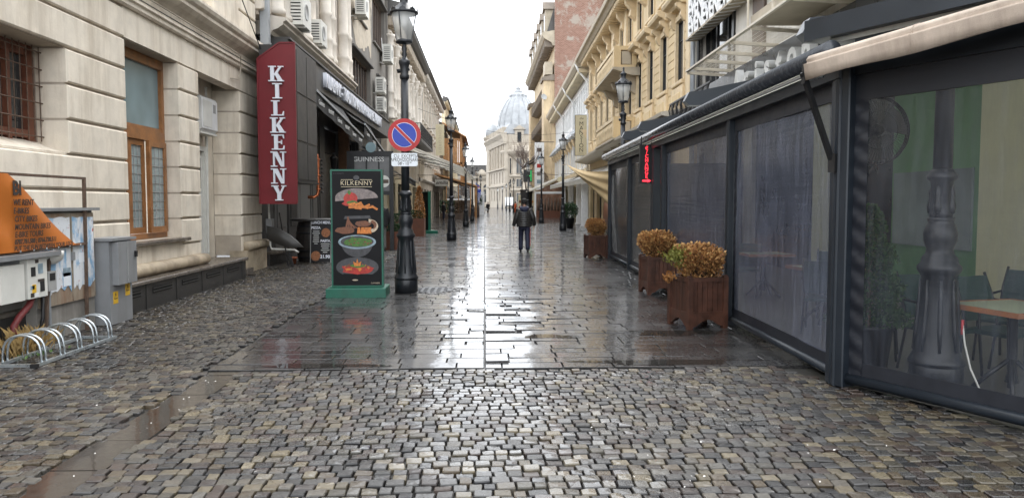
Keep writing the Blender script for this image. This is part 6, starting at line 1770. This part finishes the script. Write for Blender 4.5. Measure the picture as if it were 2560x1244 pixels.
for k in range(170):
    x, yy = q.gauss(0,.07), q.gauss(0,.16); L = q.uniform(.12,.36); a = q.uniform(0,6.28); l = q.uniform(.05,.2)
    b.add([(x-.004,yy,0),(x+.004,yy,0),(x+l*math.cos(a)*.5,yy+l*math.sin(a)*.5,L*.7),(x+l*math.cos(a),yy+l*math.sin(a),L*.9)], [(0,1,2),(0,2,3)])
M['straw'] = mat('dry straw', (.36,.24,.09), .8, .4, 12, 0)
struct(b.build('blades', M['straw'], gt), 'stuff')
b = MB()
for k in range(60):
    x, yy = q.gauss(.15,.08), q.gauss(-.2,.2); a = q.uniform(0,6.28)
    b.add([(x,yy,.0),(x+.03*math.cos(a),yy+.03*math.sin(a),.02),(x+.02*math.cos(a+.8),yy+.02*math.sin(a+.8),.03)], [(0,1,2)])
M['weed'] = mat('green weeds', (.08,.16,.03), .7, .3, 12, 0)
struct(b.build('weeds', M['weed'], gt), 'stuff')
# ================================================================== PEOPLE
M['skin'] = mat('skin', (.42,.24,.17), .5, .1, 8, .02)
M['hair'] = mat('short dark hair', (.012,.01,.009), .7, .3, 30, .2)
M['jacket'] = mat('black quilted nylon', (.03,.028,.027), .34, .2, 8, .06)
M['navy'] = mat('navy cotton', (.02,.023,.05), .7, .2, 8, .1)
M['shoe'] = mat('black leather', (.012,.012,.012), .4, .2, 8, .05)
M['coat'] = mat('black wool coat', (.012,.012,.013), .8, .2, 8, .1)
M['hivis'] = mat('orange work clothing', (.75,.13,.03), .6, .15, 6, .05)
M['grey_cloth'] = mat('grey trousers', (.12,.115,.11), .8, .2, 8, .1)
def skin_mesh(name, V, E, Rd, m, sub=2):
    me = bpy.data.meshes.new(name); me.from_pydata(V, E, [])
    o = bpy.data.objects.new(name, me); COL.objects.link(o)
    md = o.modifiers.new('skin', 'SKIN'); md.use_smooth_shade = True
    for i, r_ in enumerate(Rd):
        sv = me.skin_vertices[0].data[i]; sv.radius = r_ if isinstance(r_, tuple) else (r_, r_); sv.use_root = (i == 0)
    s = o.modifiers.new('sub', 'SUBSURF'); s.levels = sub; s.render_levels = sub
    dg = bpy.context.evaluated_depsgraph_get()
    out = bpy.data.meshes.new_from_object(o.evaluated_get(dg))
    bpy.data.objects.remove(o)
    out.materials.clear(); out.materials.append(m)
    for p in out.polygons: p.use_smooth = True
    return out
def person(lb, loc, rz, Hs=1.0, jm='jacket', tm_='navy', stride=.12, arms='walk', long_coat=False, quilt=True, hairm='hair', longhair=False, shoe='shoe'):
    t = thing('person', lb, 'person', loc, rz)
    S = Hs
    # figure faces +Y locally; z up
    fl, fr_ = stride, -stride
    P = {'pel': (0,0,.92), 'wai': (0,0,1.08), 'che': (0,.0,1.28), 'nek': (0,.0,1.46), 'nk2': (0,.01,1.53), 'h1': (0,.02,1.60), 'h2': (0,.02,1.68), 'nose': (0,.11,1.60),
         'hl': (-.09,0,.88), 'kl': (-.105,fl*.75+.03,.5), 'al': (-.11,fl,.09), 'tl': (-.125,fl+.15,.035), 'hr': (.09,0,.88), 'kr': (.105,fr_*.45+.03,.5), 'ar': (.11,fr_,.1), 'tr': (.125,fr_+.14,.03),
         'sl': (-.17,0,1.4), 'sr': (.17,0,1.4)}
    if arms == 'walk':
        P.update({'el': (-.27,-.03,1.12), 'wl': (-.345,.06,.87), 'er': (.30,-.05,1.12), 'wr': (.335,.08,.88)})
    else:
        P.update({'el': (-.25,.0,1.12), 'wl': (-.24,.12,.9), 'er': (.25,.0,1.12), 'wr': (.24,.12,.9)})
    names = list(P); idx = {n: i for i, n in enumerate(names)}
    ed = [('pel','wai'),('wai','che'),('che','nek'),('nek','nk2'),('nk2','h1'),('h1','h2'),('h1','nose'),('pel','hl'),('hl','kl'),('kl','al'),('al','tl'),('pel','hr'),('hr','kr'),('kr','ar'),('ar','tr'),('che','sl'),('sl','el'),('el','wl'),('che','sr'),('sr','er'),('er','wr')]
    rad = {'pel': (.13,.1), 'wai': (.13,.1), 'che': (.15,.11), 'nek': .06, 'nk2': .055, 'h1': (.075,.09), 'h2': (.075,.09), 'nose': .014, 'hl': .085, 'kl': .055, 'al': .038, 'tl': .035, 'hr': .085, 'kr': .055, 'ar': .038, 'tr': .035, 'sl': .055, 'sr': .055, 'el': .04, 'er': .04, 'wl': .026, 'wr': .026}
    V = [P[n] for n in names]; E_ = [(idx[a], idx[c]) for a, c in ed]; Rr = [rad[n] for n in names]
    # hands: palm and five fingers
    for s, w in ((-1, 'wl'), (1, 'wr')):
        b0 = len(V); x, y, z = P[w]
        V.append((x, y+.012, z-.05)); Rr.append(.026); E_.append((idx[w], b0))
        for k, L in enumerate((.055,.065,.07,.06)):
            i0 = len(V); yy = y+.03-.018*k
            V.append((x+s*.004, yy, z-.09)); Rr.append(.009); E_.append((b0, i0))
            V.append((x-s*.006, yy+.012, z-.09-L*.6)); Rr.append(.008); E_.append((i0, i0+1))
            V.append((x-s*.022, yy+.016, z-.09-L)); Rr.append(.007); E_.append((i0+1, i0+2))
        i0 = len(V)
        V.append((x-s*.012, y+.045, z-.06)); Rr.append(.01); E_.append((b0, i0)); V.append((x-s*.02, y+.06, z-.095)); Rr.append(.008); E_.append((i0, i0+1))
    me = skin_mesh('body', [(a*S, c*S, d*S) for a, c, d in V], E_, [(r_[0]*S, r_[1]*S) if isinstance(r_, tuple) else r_*S for r_ in Rr], M['skin'])
    o = bpy.data.objects.new('body', me); COL.objects.link(o); o.parent = t
    def ring(cx, cy, z, rx, ry, n=18): return [((cx+rx*math.cos(2*PI*k/n))*S, (cy+ry*math.sin(2*PI*k/n))*S, z*S) for k in range(n)]
    # jacket
    b = MB(); b.smooth = True
    z0 = .55 if long_coat else .83; zt = 1.47
    rings = []; n = 40
    for i in range(n+1):
        f = i/n; z = z0+(zt-z0)*f
        rx = .245 if f < .55 else .245+.0*f
        if f > .75: rx = .245-.175*((f-.75)/.25)**2.2
        ry = .165 if f < .7 else .165-.09*((f-.7)/.3)**2
        if long_coat: rx += .03*(1-f); ry += .03*(1-f)
        q = 1+(.06*abs(math.sin(PI*f*9)) if quilt and f < .95 else 0)
        rings.append(ring(0, -.005, z, rx*q, ry*q))
    b.loft(rings)
    for a, e, w in (('sl','el','wl'), ('sr','er','wr')):
        A, Bq, Cc = Vector(P[a]), Vector(P[e]), Vector(P[w]); pts = []; rs = []
        m_ = 28
        for i in range(m_+1):
            f = i/m_
            p = A.lerp(Bq, f*2) if f < .5 else Bq.lerp(Cc, (f-.5)*2)
            k = math.exp(-((f-.5)/.12)**2)
            p = p+(A.lerp(Cc, .5)-Bq)*.12*k
            pts.append(tuple(p*S)); rs.append(((.098-.04*f)*(1+(.07*abs(math.sin(PI*f*9)) if quilt else 0)))*S)
        b.tube(pts, rs, 14)
    b.build('jacket', M[jm], t)
    # trousers
    b = MB(); b.smooth = True
    b.loft([ring(0,0,.74,.17,.12), ring(0,0,.8,.185,.135), ring(0,0,.9,.2,.14), ring(0,0,1.0,.185,.13)])
    for h, k, a in (('hl','kl','al'), ('hr','kr','ar')):
        A, Bq, Cc = Vector(P[h]), Vector(P[k]), Vector(P[a])
        pts = [tuple(v*S) for v in (A+Vector((0,0,.02)), A.lerp(Bq,.35), A.lerp(Bq,.75), Bq, Bq.lerp(Cc,.4), Bq.lerp(Cc,.8), Cc+Vector((0,0,-.02)))]
        b.tube(pts, [x*S for x in (.105,.098,.085,.08,.078,.072,.07)], 14)
    b.build('trousers', M[tm_], t)
    for a, q in (('al','tl'), ('ar','tr')):
        A, Bq = Vector(P[a]), Vector(P[q])
        b = MB(); b.smooth = True
        c = A.lerp(Bq, .45); 
        rings = []
        for i in range(9):
            f = i/8; yy = A.y-.06+.28*f; wv = .045*math.sin(PI*min(.96, max(.08, f)))**.45+.004; hh = .085-.04*f
            rings.append([((A.x+wv*math.cos(2*PI*k/12))*S, yy*S, max(.0, (.0 if math.sin(2*PI*k/12) < 0 else hh*math.sin(2*PI*k/12))+ (A.z-.09))*S) for k in range(12)])
        b.loft(rings); sh = b.build('shoe', M[shoe], t)
        b = MB(); b.box((A.x-.042)*S, (A.x+.042)*S, (A.y-.055)*S, (A.y+.2)*S, (A.z-.09)*S, (A.z-.068)*S); b.build('sole', M['offwhite'] if quilt else M['shoe'], sh)
    # hair
    b = MB(); b.smooth = True
    b.lathe([(.088,1.585 if not longhair else 1.42),(.096,1.62),(.1,1.67),(.09,1.72),(.06,1.755),(0,1.765)], 18, (0, -.005*1, 0), 0, 2*PI, .92*S, 1.0*S) if S == 1 else b.lathe([(.088*S,1.585*S),(.096*S,1.62*S),(.1*S,1.67*S),(.09*S,1.72*S),(.06*S,1.755*S),(0,1.765*S)], 14, (0,0,0), 0, 2*PI, .92, 1.0)
    # leave the face free
    o = b.build('hair', M[hairm], t)
    return t
man = person('man in black quilted jacket and navy trousers walking away mid street', (1.29, 24.6, 0), 0, .985)
b = MB(); b.smooth = True
b.tube([(.12*math.cos(2*PI*k/20), -.045+.10*math.sin(2*PI*k/20), 1.43+.03*math.sin(2*PI*k/20)) for k in range(20)], [.045]*20, 8, True); b.build('hood_rim', M['navy'], man)
b = MB(); b.smooth = True
b.lathe([(.02,0),(.1,.03),(.135,.1),(.13,.16),(.08,.2)], 16, (0, -.1, 1.27), 0, 2*PI, 1.05, .75); b.build('hood', M['navy'], man)
b = MB()
b.bar((.19, .0, .8), (.185, -.06, .2), .008, .03)
b.build('side_stripe', M['p_red'], man)
person('person in dark jacket standing behind the green menu stand', (-3.42, 25.2, 0), R(15), .99, 'coat', 'grey_cloth', .02, 'rest', False, False)
person('person in black at the shop door on the far left', (-3.75, 70, 0), R(-60), .98, 'coat', 'navy', .03, 'rest', False, False)
wo = person('woman in long black coat with a white bag, far down the street', (.55, 117, 0), R(160), .96, 'coat', 'coat', .12, 'rest', True, False)
b = MB(); b.smooth = True; b.prism([(-.16,.36),(.16,.36),(.19,.5),(.14,.68),(-.14,.68),(-.19,.5)], -.07, .07, 'y'); 
bag = thing('shopping_bag', 'white bag in the hand of the far woman', 'bag', (.28, 116.9, 0)); b.build('bag', M['white'], bag)
b = MB(); b.smooth = True; b.tube([(-.06,0,.67),(-.04,0,.8),(.04,0,.8),(.06,0,.67)], .01, 5); b.build('handle', M['white'], bag)
person('worker in orange overalls beside the yellow kiosk', (4.6, 112.5, 0), R(100), .98, 'hivis', 'hivis', .05, 'rest', False, False)
# ================================================================== DOWN THE STREET, LEFT
for k, y0 in enumerate((45, 51, 57, 63.5)):
    lb = ('nearest of the four cream left-hand awnings', 'second of the four cream left-hand awnings', 'third of the four cream left-hand awnings', 'farthest of the four cream left-hand awnings')[k]
    awning(lb, y0, y0+5.2, 5.3, 3.65, 3.65, -5.3, -1.2+.12*k, M['awning_cream'], .2, 'cream awnings over the left terraces', 'white', (), .12)
for (x, y0) in ((-3.0, 43.5),):
    awning('small black awning with dotted valance over the cream shop door', 42, 47, 3.5, 3.0, 2.85, -5.4, -4.2, M['awning_black'], .3, None, 'zinc')
vs_ = thing('hanging_sign', 'tall cream vertical lettered sign on the left facade beyond the balcony', 'sign', (0, 72, 0))
b = MB(); b.box(-4.55, -3.75, -.06, .06, 6.0, 8.9); b.build('board', M['sign_cream'], vs_)
for i, c_ in enumerate('CONCORDE'): 
    o = text('letter', c_, .36, M['trim_grey'], vs_, (-4.15, -.062, 8.55-i*.32), ROT_C, .004); o.rotation_euler = (PI/2, R(90), 0)
b = MB(); b.bar((-4.55,0,8.5),(-5.4,0,8.5),.05); b.build('bracket', M['black'], vs_)
es = thing('shop_sign', 'small white hanging sign with black script under the cream awnings', 'sign', (0, 62, 0))
b = MB(); b.box(-3.98,-2.94,-.04,.04,2.93,3.45); b.build('board', M['white'], es)
text('script', 'emilia', .42, M['ink'], es, (-3.46,-.045,3.2), ROT_C, .003, shear=.35, bold=.006)
b = MB(); b.bar((-3.9,0,3.45),(-3.9,0,3.8),.03); b.bar((-3.0,0,3.45),(-3.0,0,3.8),.03); b.bar((-5.4,0,3.8),(-2.9,0,3.8),.04); b.build('bracket', M['black'], es)
# terrace enclosure with hedge
for k, (x0, x1, y) in enumerate(((-4.2,-2.9,73), (-2.85,-1.9,73.2))):
    t = thing('hedge_planter', ('leafy wooden planter hedge at the left terrace corner', 'brown-leaved planter hedge right of the leafy one')[k], 'planter', ((x0+x1)/2, y, 0))
    w = x1-x0
    b = MB(); b.box(-w/2, w/2, -.3, .3, 0, .55); b.build('box', M['timber'], t)
    for q in range(5):
        b = MB(); b.box(-w/2-.02, w/2+.02, -.325, -.3, .03+q*.105, .12+q*.105); b.build('board', M['timber'], t)
    leaves(t, 1100, boxleaf(-w*.5, w*.5, -.35, .3, .5, 1.75), M['hedge'] if k == 0 else M['twig'], .12, 40+k)
wt = thing('glazed_terrace', 'brown timber terrace with grey clear sheets and a pale canopy on the left', 'terrace', (0, 80, 0))
for q in range(9):
    b = MB(); b.box(-3.9, -1.5, -.02, .02, .05+q*.2, .23+q*.2); b.build('board', M['timber'], wt)
b = MB(); b.box(-4.0,-1.4,-.05,.05,1.85,2.0); b.build('rail', M['white'], wt)
for x in (-3.95,-2.7,-1.45):
    b = MB(); b.box(x-.05,x+.05,-.06,.06,0,3.6); b.build('post', M['timber_org'], wt)
b = MB(); b.box(-3.9,-1.5,-.01,.01,2.0,3.3); b.build('clear_sheet', M['film_far'], wt)
b = MB(); b.prism([(-5.2,4.7),(-.8,3.4),(-.8,3.25),(-5.2,4.5)], -.3, 12, 'y'); b.build('canopy', M['timber_org'], wt)
b = MB(); b.box(-.95,-.85,0,12,.0,2.4); b.build('side_sheet', M['film_far'], wt)
for q in range(5):
    b = MB(); b.box(-1.0,-.8,q*2.9,q*2.9+.1,0,3.3); b.build('post', M['timber_org'], wt)
cbx = thing('low_planter', 'low rust planter with thin bottles of clipped shrubs under the blue flag', 'planter', (-.95, 93, 0))
b = MB(); b.box(-1.2,.35,-.4,.4,0,.55); b.build('box', M['rust'], cbx)
for q in range(5):
    b = MB(); b.smooth = True; b.lathe([(.05,.5),(.12,.6),(.13,.9),(.06,1.2),(0,1.25)], 8, (-.9+q*.28,0,0)); b.build('shrub', M['twig'], cbx)
fg = thing('blue_flag', 'blue feather flag with a red, white and blue ball emblem', 'flag', (-1.05, 95, 0))
b = MB(); b.smooth = True
def ff(i, j):
    w = .62*(math.sin(min(1, j*1.35+.18)*PI/2) if j < .6 else (1-((j-.6)/.4)**2.2))
    return (-.02+w*(i), .05*math.sin(j*6+i*2), 1.1+3.0*j)
b.grid(ff, 4, 20); b.build('cloth', M['sign_blue'], fg)
b = MB(); b.smooth = True; b.tube([(0,.0,0),(0,0,2.5),(.02,0,3.8),(.12,0,4.12)], .025, 6); b.build('pole', M['zinc'], fg)
for nm, a0, a1, m in (('emblem_red', 20, 160, 'sign_red'), ('emblem_blue', 200, 340, 'sign_blue')):
    b = MB(); b.prism([(.3+.21*math.cos(R(a0+(a1-a0)*k/12)), 3.35+.21*math.sin(R(a0+(a1-a0)*k/12))) for k in range(13)], -.12, -.115, 'y'); b.build(nm, M[m], fg)
o = disc(.235, -.112, -.1).build('emblem_white', M['white'], fg); o.location = (.3, 0, 3.35)
text('lettering', 'pepsi', .62, M['white'], fg, (.32, -.11, 2.2), (PI/2, -PI/2, 0), .003)
sb = thing('pavement_board', 'small cream pavement menu board near the far woman', 'menu board', (-.45, 108, 0))
b = MB(); b.box(-.5,.5,-.03,.03,.25,1.5); b.build('panel', M['sign_cream'], sb)
for x in (-.45,.45):
    b = MB(); b.bar((x,0,0),(x,0,.3),.06); b.build('leg', M['black'], sb)
for cx, cz in ((-.22,1.05),(.22,1.05),(-.22,.55),(.22,.55)):
    b = MB(); b.prism(ell(cx, cz, .17, .13, 10, jit=.15), -.035, -.031, 'y'); b.build('picture', M['p_brn'] if cz < .8 else M['p_dgrey'], sb)
wpn = thing('advert_stand', 'white upright advert stand with a green plant before it, by the blue flag', 'advert stand', (-.45, 100, 0))
b = MB(); b.box(-.45,.45,-.04,.04,0,3.0); b.build('panel', M['white'], wpn)
leaves(wpn, 350, lambda q: ((q.gauss(-.15,.16), -.2+q.gauss(0,.05), 1.9+q.gauss(0,.3)), (0,-1,.3)), M['thuja'], .16, 91, 'plant')
# ================================================================== DOWN THE STREET, RIGHT
sl = thing('shade_sail', 'sand-coloured triangular shade sail tied at the far terrace corner', 'shade sail', (0, 0, 0))
M['sand'] = mat('sand canvas', (.47,.34,.17), .8, .12, 3, .15)
A, Bq, Cc = Vector((3.66,22.1,2.52)), Vector((3.66,22.1,1.46)), Vector((3.35,31,3.15))
b = MB(); b.smooth = True
def fs(i, j):
    e = A.lerp(Bq, j); p = Cc.lerp(e, i)
    s = math.sin(PI*i)*(.28 if j < .5 else .12+.16*(1-j)); 
    p = p+Vector((-.12*math.sin(PI*i)*math.sin(PI*j)+.03*math.sin(j*20)*i, 0, -.13*math.sin(PI*i)+.16*math.sin(PI*i)*j))
    return tuple(p)
b.grid(fs, 16, 14); b.build('cloth', M['sand'], sl)
b = MB(); b.tube([tuple(Cc), (4.4, 42.9, 3.7)], .01, 5); b.build('rope', M['sand'], sl)
for k, (y0, y1, xf, zw, zf, m, lb) in enumerate(((30, 37, 6.0, 3.9, 3.0, 'panel_grey', 'grey right-hand awning behind the shade sail'), (38, 46, 5.9, 3.9, 3.0, 'awning_cream', 'first cream right-hand awning behind the shade sail'), (47, 57, 6.1, 4.0, 3.1, 'awning_cream', 'second cream right-hand awning below the vertical sign'), (60, 74, 6.4, 4.2, 3.2, 'awning_cream', 'third cream right-hand awning before the glazed wine terrace'))):
    xw = 6.75+.0232*(y0+y1)/2
    awning(lb, y0, y1, zw, zf, zf, xw, xf, M[m], .3, 'awnings over the right-hand shops', 'white')
gt2 = thing('wine_terrace', 'white-framed glazed terrace with dark bottle print on the right', 'terrace', (0, 78.5, 0))
M['winepane'] = mat('brown window print', (.2,.11,.07), .25, .5, 1.5, .05)
for x in (5.25, 8.3):
    b = MB(); b.box(x-.09,x+.09,-.09,.09,0,2.75 if x < 6 else 4.2); b.build('post', M['white'], gt2)
b = MB(); b.box(5.34,8.21,-.06,.06,2.5,2.72); b.build('rail', M['white'], gt2)
b = MB(); b.box(5.34,8.21,-.04,.04,0,.75); b.build('wood_base', M['rust'], gt2)
b = MB(); b.box(5.34,8.21,-.02,.02,.75,2.5); b.build('pane', M['winepane'], gt2)
for k in range(8):
    b = MB(); b.smooth = True; b.lathe([(.12,.78),(.13,1.5),(.05,1.75),(.05,2.1),(0,2.1)], 8, (5.6+k*.34, -.0, 0)); b.build('bottle_print', M['timber'], gt2)
b = MB(); b.prism([(5.0,2.8),(8.4,4.3),(8.4,4.45),(5.0,2.95)], -.3, 16, 'y'); b.build('roof', M['awning_cream'], gt2)
b = MB(); b.prism([(5.34,2.75),(8.2,2.75),(8.2,4.1)], -.02, .02, 'y'); b.build('gable_pane', M['winepane'], gt2)
ov = thing('oval_sign', 'small oval cream sign hanging beside the right-hand lamp', 'sign', (7.3, 72, 3.75))
b = MB(); b.prism([(.42*math.cos(2*PI*k/20), .3*math.sin(2*PI*k/20)) for k in range(20)], -.04, .04, 'y'); b.build('board', M['sign_cream'], ov)
b = MB(); b.bar((0,0,.3),(0,0,.55),.04); b.bar((0,0,.55),(1.1,0,.55),.04); b.build('bracket', M['black'], ov)
bwl = thing('round_black_sign', 'large dark barrel-end disc leaning beyond the third planter', 'barrel end', (5.6, 34, 0))
b = MB(); b.smooth = True; b.lathe([(.0,0),(.95,0),(1.0,.03),(1.0,.22),(.95,.25),(0,.25)], 28); o = b.build('disc', M['barrel'], bwl, (0,0,1.05)); o.rotation_euler = (0, R(90), R(8))
b = MB(); b.smooth = True; b.lathe([(.0,0),(.8,0),(.8,.02),(0,.02)], 28); o = b.build('face', M['p_brn'], bwl, (-.02,0,1.05)); o.rotation_euler = (0, R(-90), R(8))
b = MB(); b.box(-.1,.35,-.5,.5,0,.12); b.build('stand', M['black'], bwl)
cl = thing('clipped_bush', 'dark round clipped bush in a black pot by the right-hand lamp', 'plant', (5.3, 47, 0))
b = MB(); b.smooth = True; b.lathe([(.2,0),(.3,.6),(.33,.62),(.3,.66),(0,.6)], 14); b.build('pot', M['black'], cl)
leaves(cl, 1500, lambda q: (lambda a, e, r_: ((r_*math.cos(a)*math.cos(e), r_*math.sin(a)*math.cos(e), 1.1+r_*math.sin(e)), (math.cos(a), math.sin(a), math.sin(e))))(q.uniform(0,6.28), math.asin(q.uniform(-1,1)), .5*q.random()**.4), M['hedge'], .09, 51)
for k, (x, y) in enumerate(((6.6, 50), (7.0, 56), (7.5, 66))):
    c_ = thing('white_pier', ('white pier nearest the shade sail on the right', 'middle white pier of the right-hand shops', 'white pier beside the glazed wine terrace')[k], 'pier', (x, y, 0))
    b = MB(); b.box(-.2,.2,-.2,.2,.1,3.2); b.build('shaft', M['white'], c_)
    b = MB(); b.box(-.26,.26,-.26,.26,0,.1); b.build('base', M['white'], c_)
ki = thing('yellow_kiosk', 'pale yellow kiosk panels with food pictures behind the walking man', 'kiosk', (0, 100, 0))
for x0, x1, y, h in ((4.45, 5.4, 0, 2.6), (5.1, 6.4, -1.5, 2.75)):
    b = MB(); b.box(x0, x1, y-.05, y+.05, .3, h); p = b.build('panel', M['sign_cream'], ki)
    for q in range(4):
        b = MB(); b.prism(ell(x0+.25+(q % 2)*(x1-x0-.5), 1.0+(q//2)*.7, .18, .2, 10, jit=.15), y-.06, y-.052, 'y'); b.build('picture', M[('p_red','p_dgrey','p_brn','p_org')[q]], p)
    b = MB(); b.bar((x0+.1,y,0),(x0+.1,y,.35),.08); b.bar((x1-.1,y,0),(x1-.1,y,.35),.08); b.build('legs', M['black'], ki)
b = MB(); b.box(4.9, 6.3, .5, 1.6, 0, 3.1); b.build('body', M['panel_grey'], ki)
# bare street tree in a big pot
M['bark'] = mat('pale bark', (.16,.12,.1), .85, .3, 8, .3)
tr_ = thing('bare_tree', 'leafless street tree in a dark tub before the palace', 'tree', (5.1, 92, 0))
b = MB(); b.lathe([(.6,0),(.75,3.0),(.8,3.0),(.8,3.15),(.6,3.15),(0,3.1)], 14); b.build('tub', M['panel_dark'], tr_)
q = random.Random(12); b = MB(); b.smooth = True
def branch(p, d, L, r_, dep):
    pts = [p]; c = Vector(p); dd = Vector(d)
    for k in range(4):
        dd = (dd+Vector((q.gauss(0,.13), q.gauss(0,.13), q.uniform(0,.1)))).normalized(); c = c+dd*L/4; pts.append(tuple(c))
    b.tube(pts, [r_*(1-.13*k) for k in range(5)], 5)
    if dep == 0: return
    for k in range(4 if dep > 1 else 3):
        i = q.randint(2, 4)
        a = q.uniform(0, 6.28); s = q.uniform(.45,.85)
        nd = (dd+Vector((math.cos(a)*s, math.sin(a)*s, .25))).normalized()
        branch(pts[i], nd, L*q.uniform(.55,.8), r_*.52, dep-1)
branch((0,0,3.0), (0,0,1), 1.9, .11, 0)
tk = b.build('trunk', M['bark'], tr_)
b = MB(); b.smooth = True
for k in range(6):
    a = k*1.05
    branch((0,0,4.3+.15*k), (math.cos(a)*.42, math.sin(a)*.42, 1), 2.4, .06, 3)
b.build('crown', M['bark'], tr_)
tk2 = thing('white_truck', 'small white box truck parked far off before the palace', 'truck', (6.6, 200, 0))
b = MB(); b.box(-1.1, 1.1, -.0, 4.2, .8, 3.0); b.build('box_body', M['white'], tk2)
b = MB(); b.prism([(4.25,.5),(6.0,.5),(6.0,1.5),(5.5,2.3),(4.25,2.3)], -1.0, 1.0, 'x'); b.build('cab', M['white'], tk2)
b = MB(); b.box(-1.0, 1.0, 0, 4.3, .55, .78); b.build('chassis', M['black'], tk2)
for x in (-1, .78):
    for yy in (.9, 5.0):
        b = MB(); b.smooth = True; b.prism([(yy+.42*math.cos(2*PI*k/16), .42+.42*math.sin(2*PI*k/16)) for k in range(16)], x, x+.22, 'x'); b.build('wheel', M['black'], tk2)
for x in (-.95, .75):
    b = MB(); b.box(x, x+.2, -.03, 0, .9, 1.15); b.build('tail_light', M['p_red'], tk2)
nb = thing('building_banner', 'tall white printed banner hanging at the corner of the old tall house', 'banner', (0, 97, 0))
b = MB(); b.box(6.4, 7.6, -.04, .04, 3.2, 9.2); b.build('cloth', M['white'], nb)
for k in range(5):
    b = MB(); b.box(6.7, 7.3, -.05, -.041, 4.0+k*1.0, 4.5+k*1.0); b.build('print', M[('p_bowl','p_grey','p_red','p_bowl','ink')[k]], nb)
b = MB(); b.bar((6.4,0,9.25),(8.9,0,9.25),.08); b.build('bracket', M['black'], nb)
pg = thing('pharmacy_light', 'small green lit cross sign beside the right-hand lamp', 'sign', (4.9, 86, 4.6))
M['grn_led'] = mat('green LED', (.02,.4,.1), .4, .1, 3, 0, emit=(.05,.9,.25), es=.12)
b = MB(); b.box(-.5,.5,-.08,.08,-.7,.7); b.build('case', M['black'], pg)
b = MB(); b.box(-.1,.45,-.1,-.081,-.06,.06); b.box(.3,.42,-.1,-.0815,-.6,.6); b.build('lit_cross', M['grn_led'], pg)
b = MB(); b.bar((.5,0,.3),(4.0,6,.3),.06); b.build('bracket', M['black'], pg)

for k, (x0, y0, z0, x1, y1, z1) in enumerate(((-5.4, 60, 9.0, 8.3, 64, 7.6), (-5.3, 96, 11.5, 8.8, 99, 9.5))):
    w = thing('street_wire', ('nearer thin wire strung across the street', 'farther thin wire strung across the street')[k], 'wire')
    b = MB(); b.tube([(x0+(x1-x0)*i/12, y0+(y1-y0)*i/12, z0+(z1-z0)*i/12-1.1*math.sin(PI*i/12)) for i in range(13)], .012, 5); b.build('wire', M['black'], w)
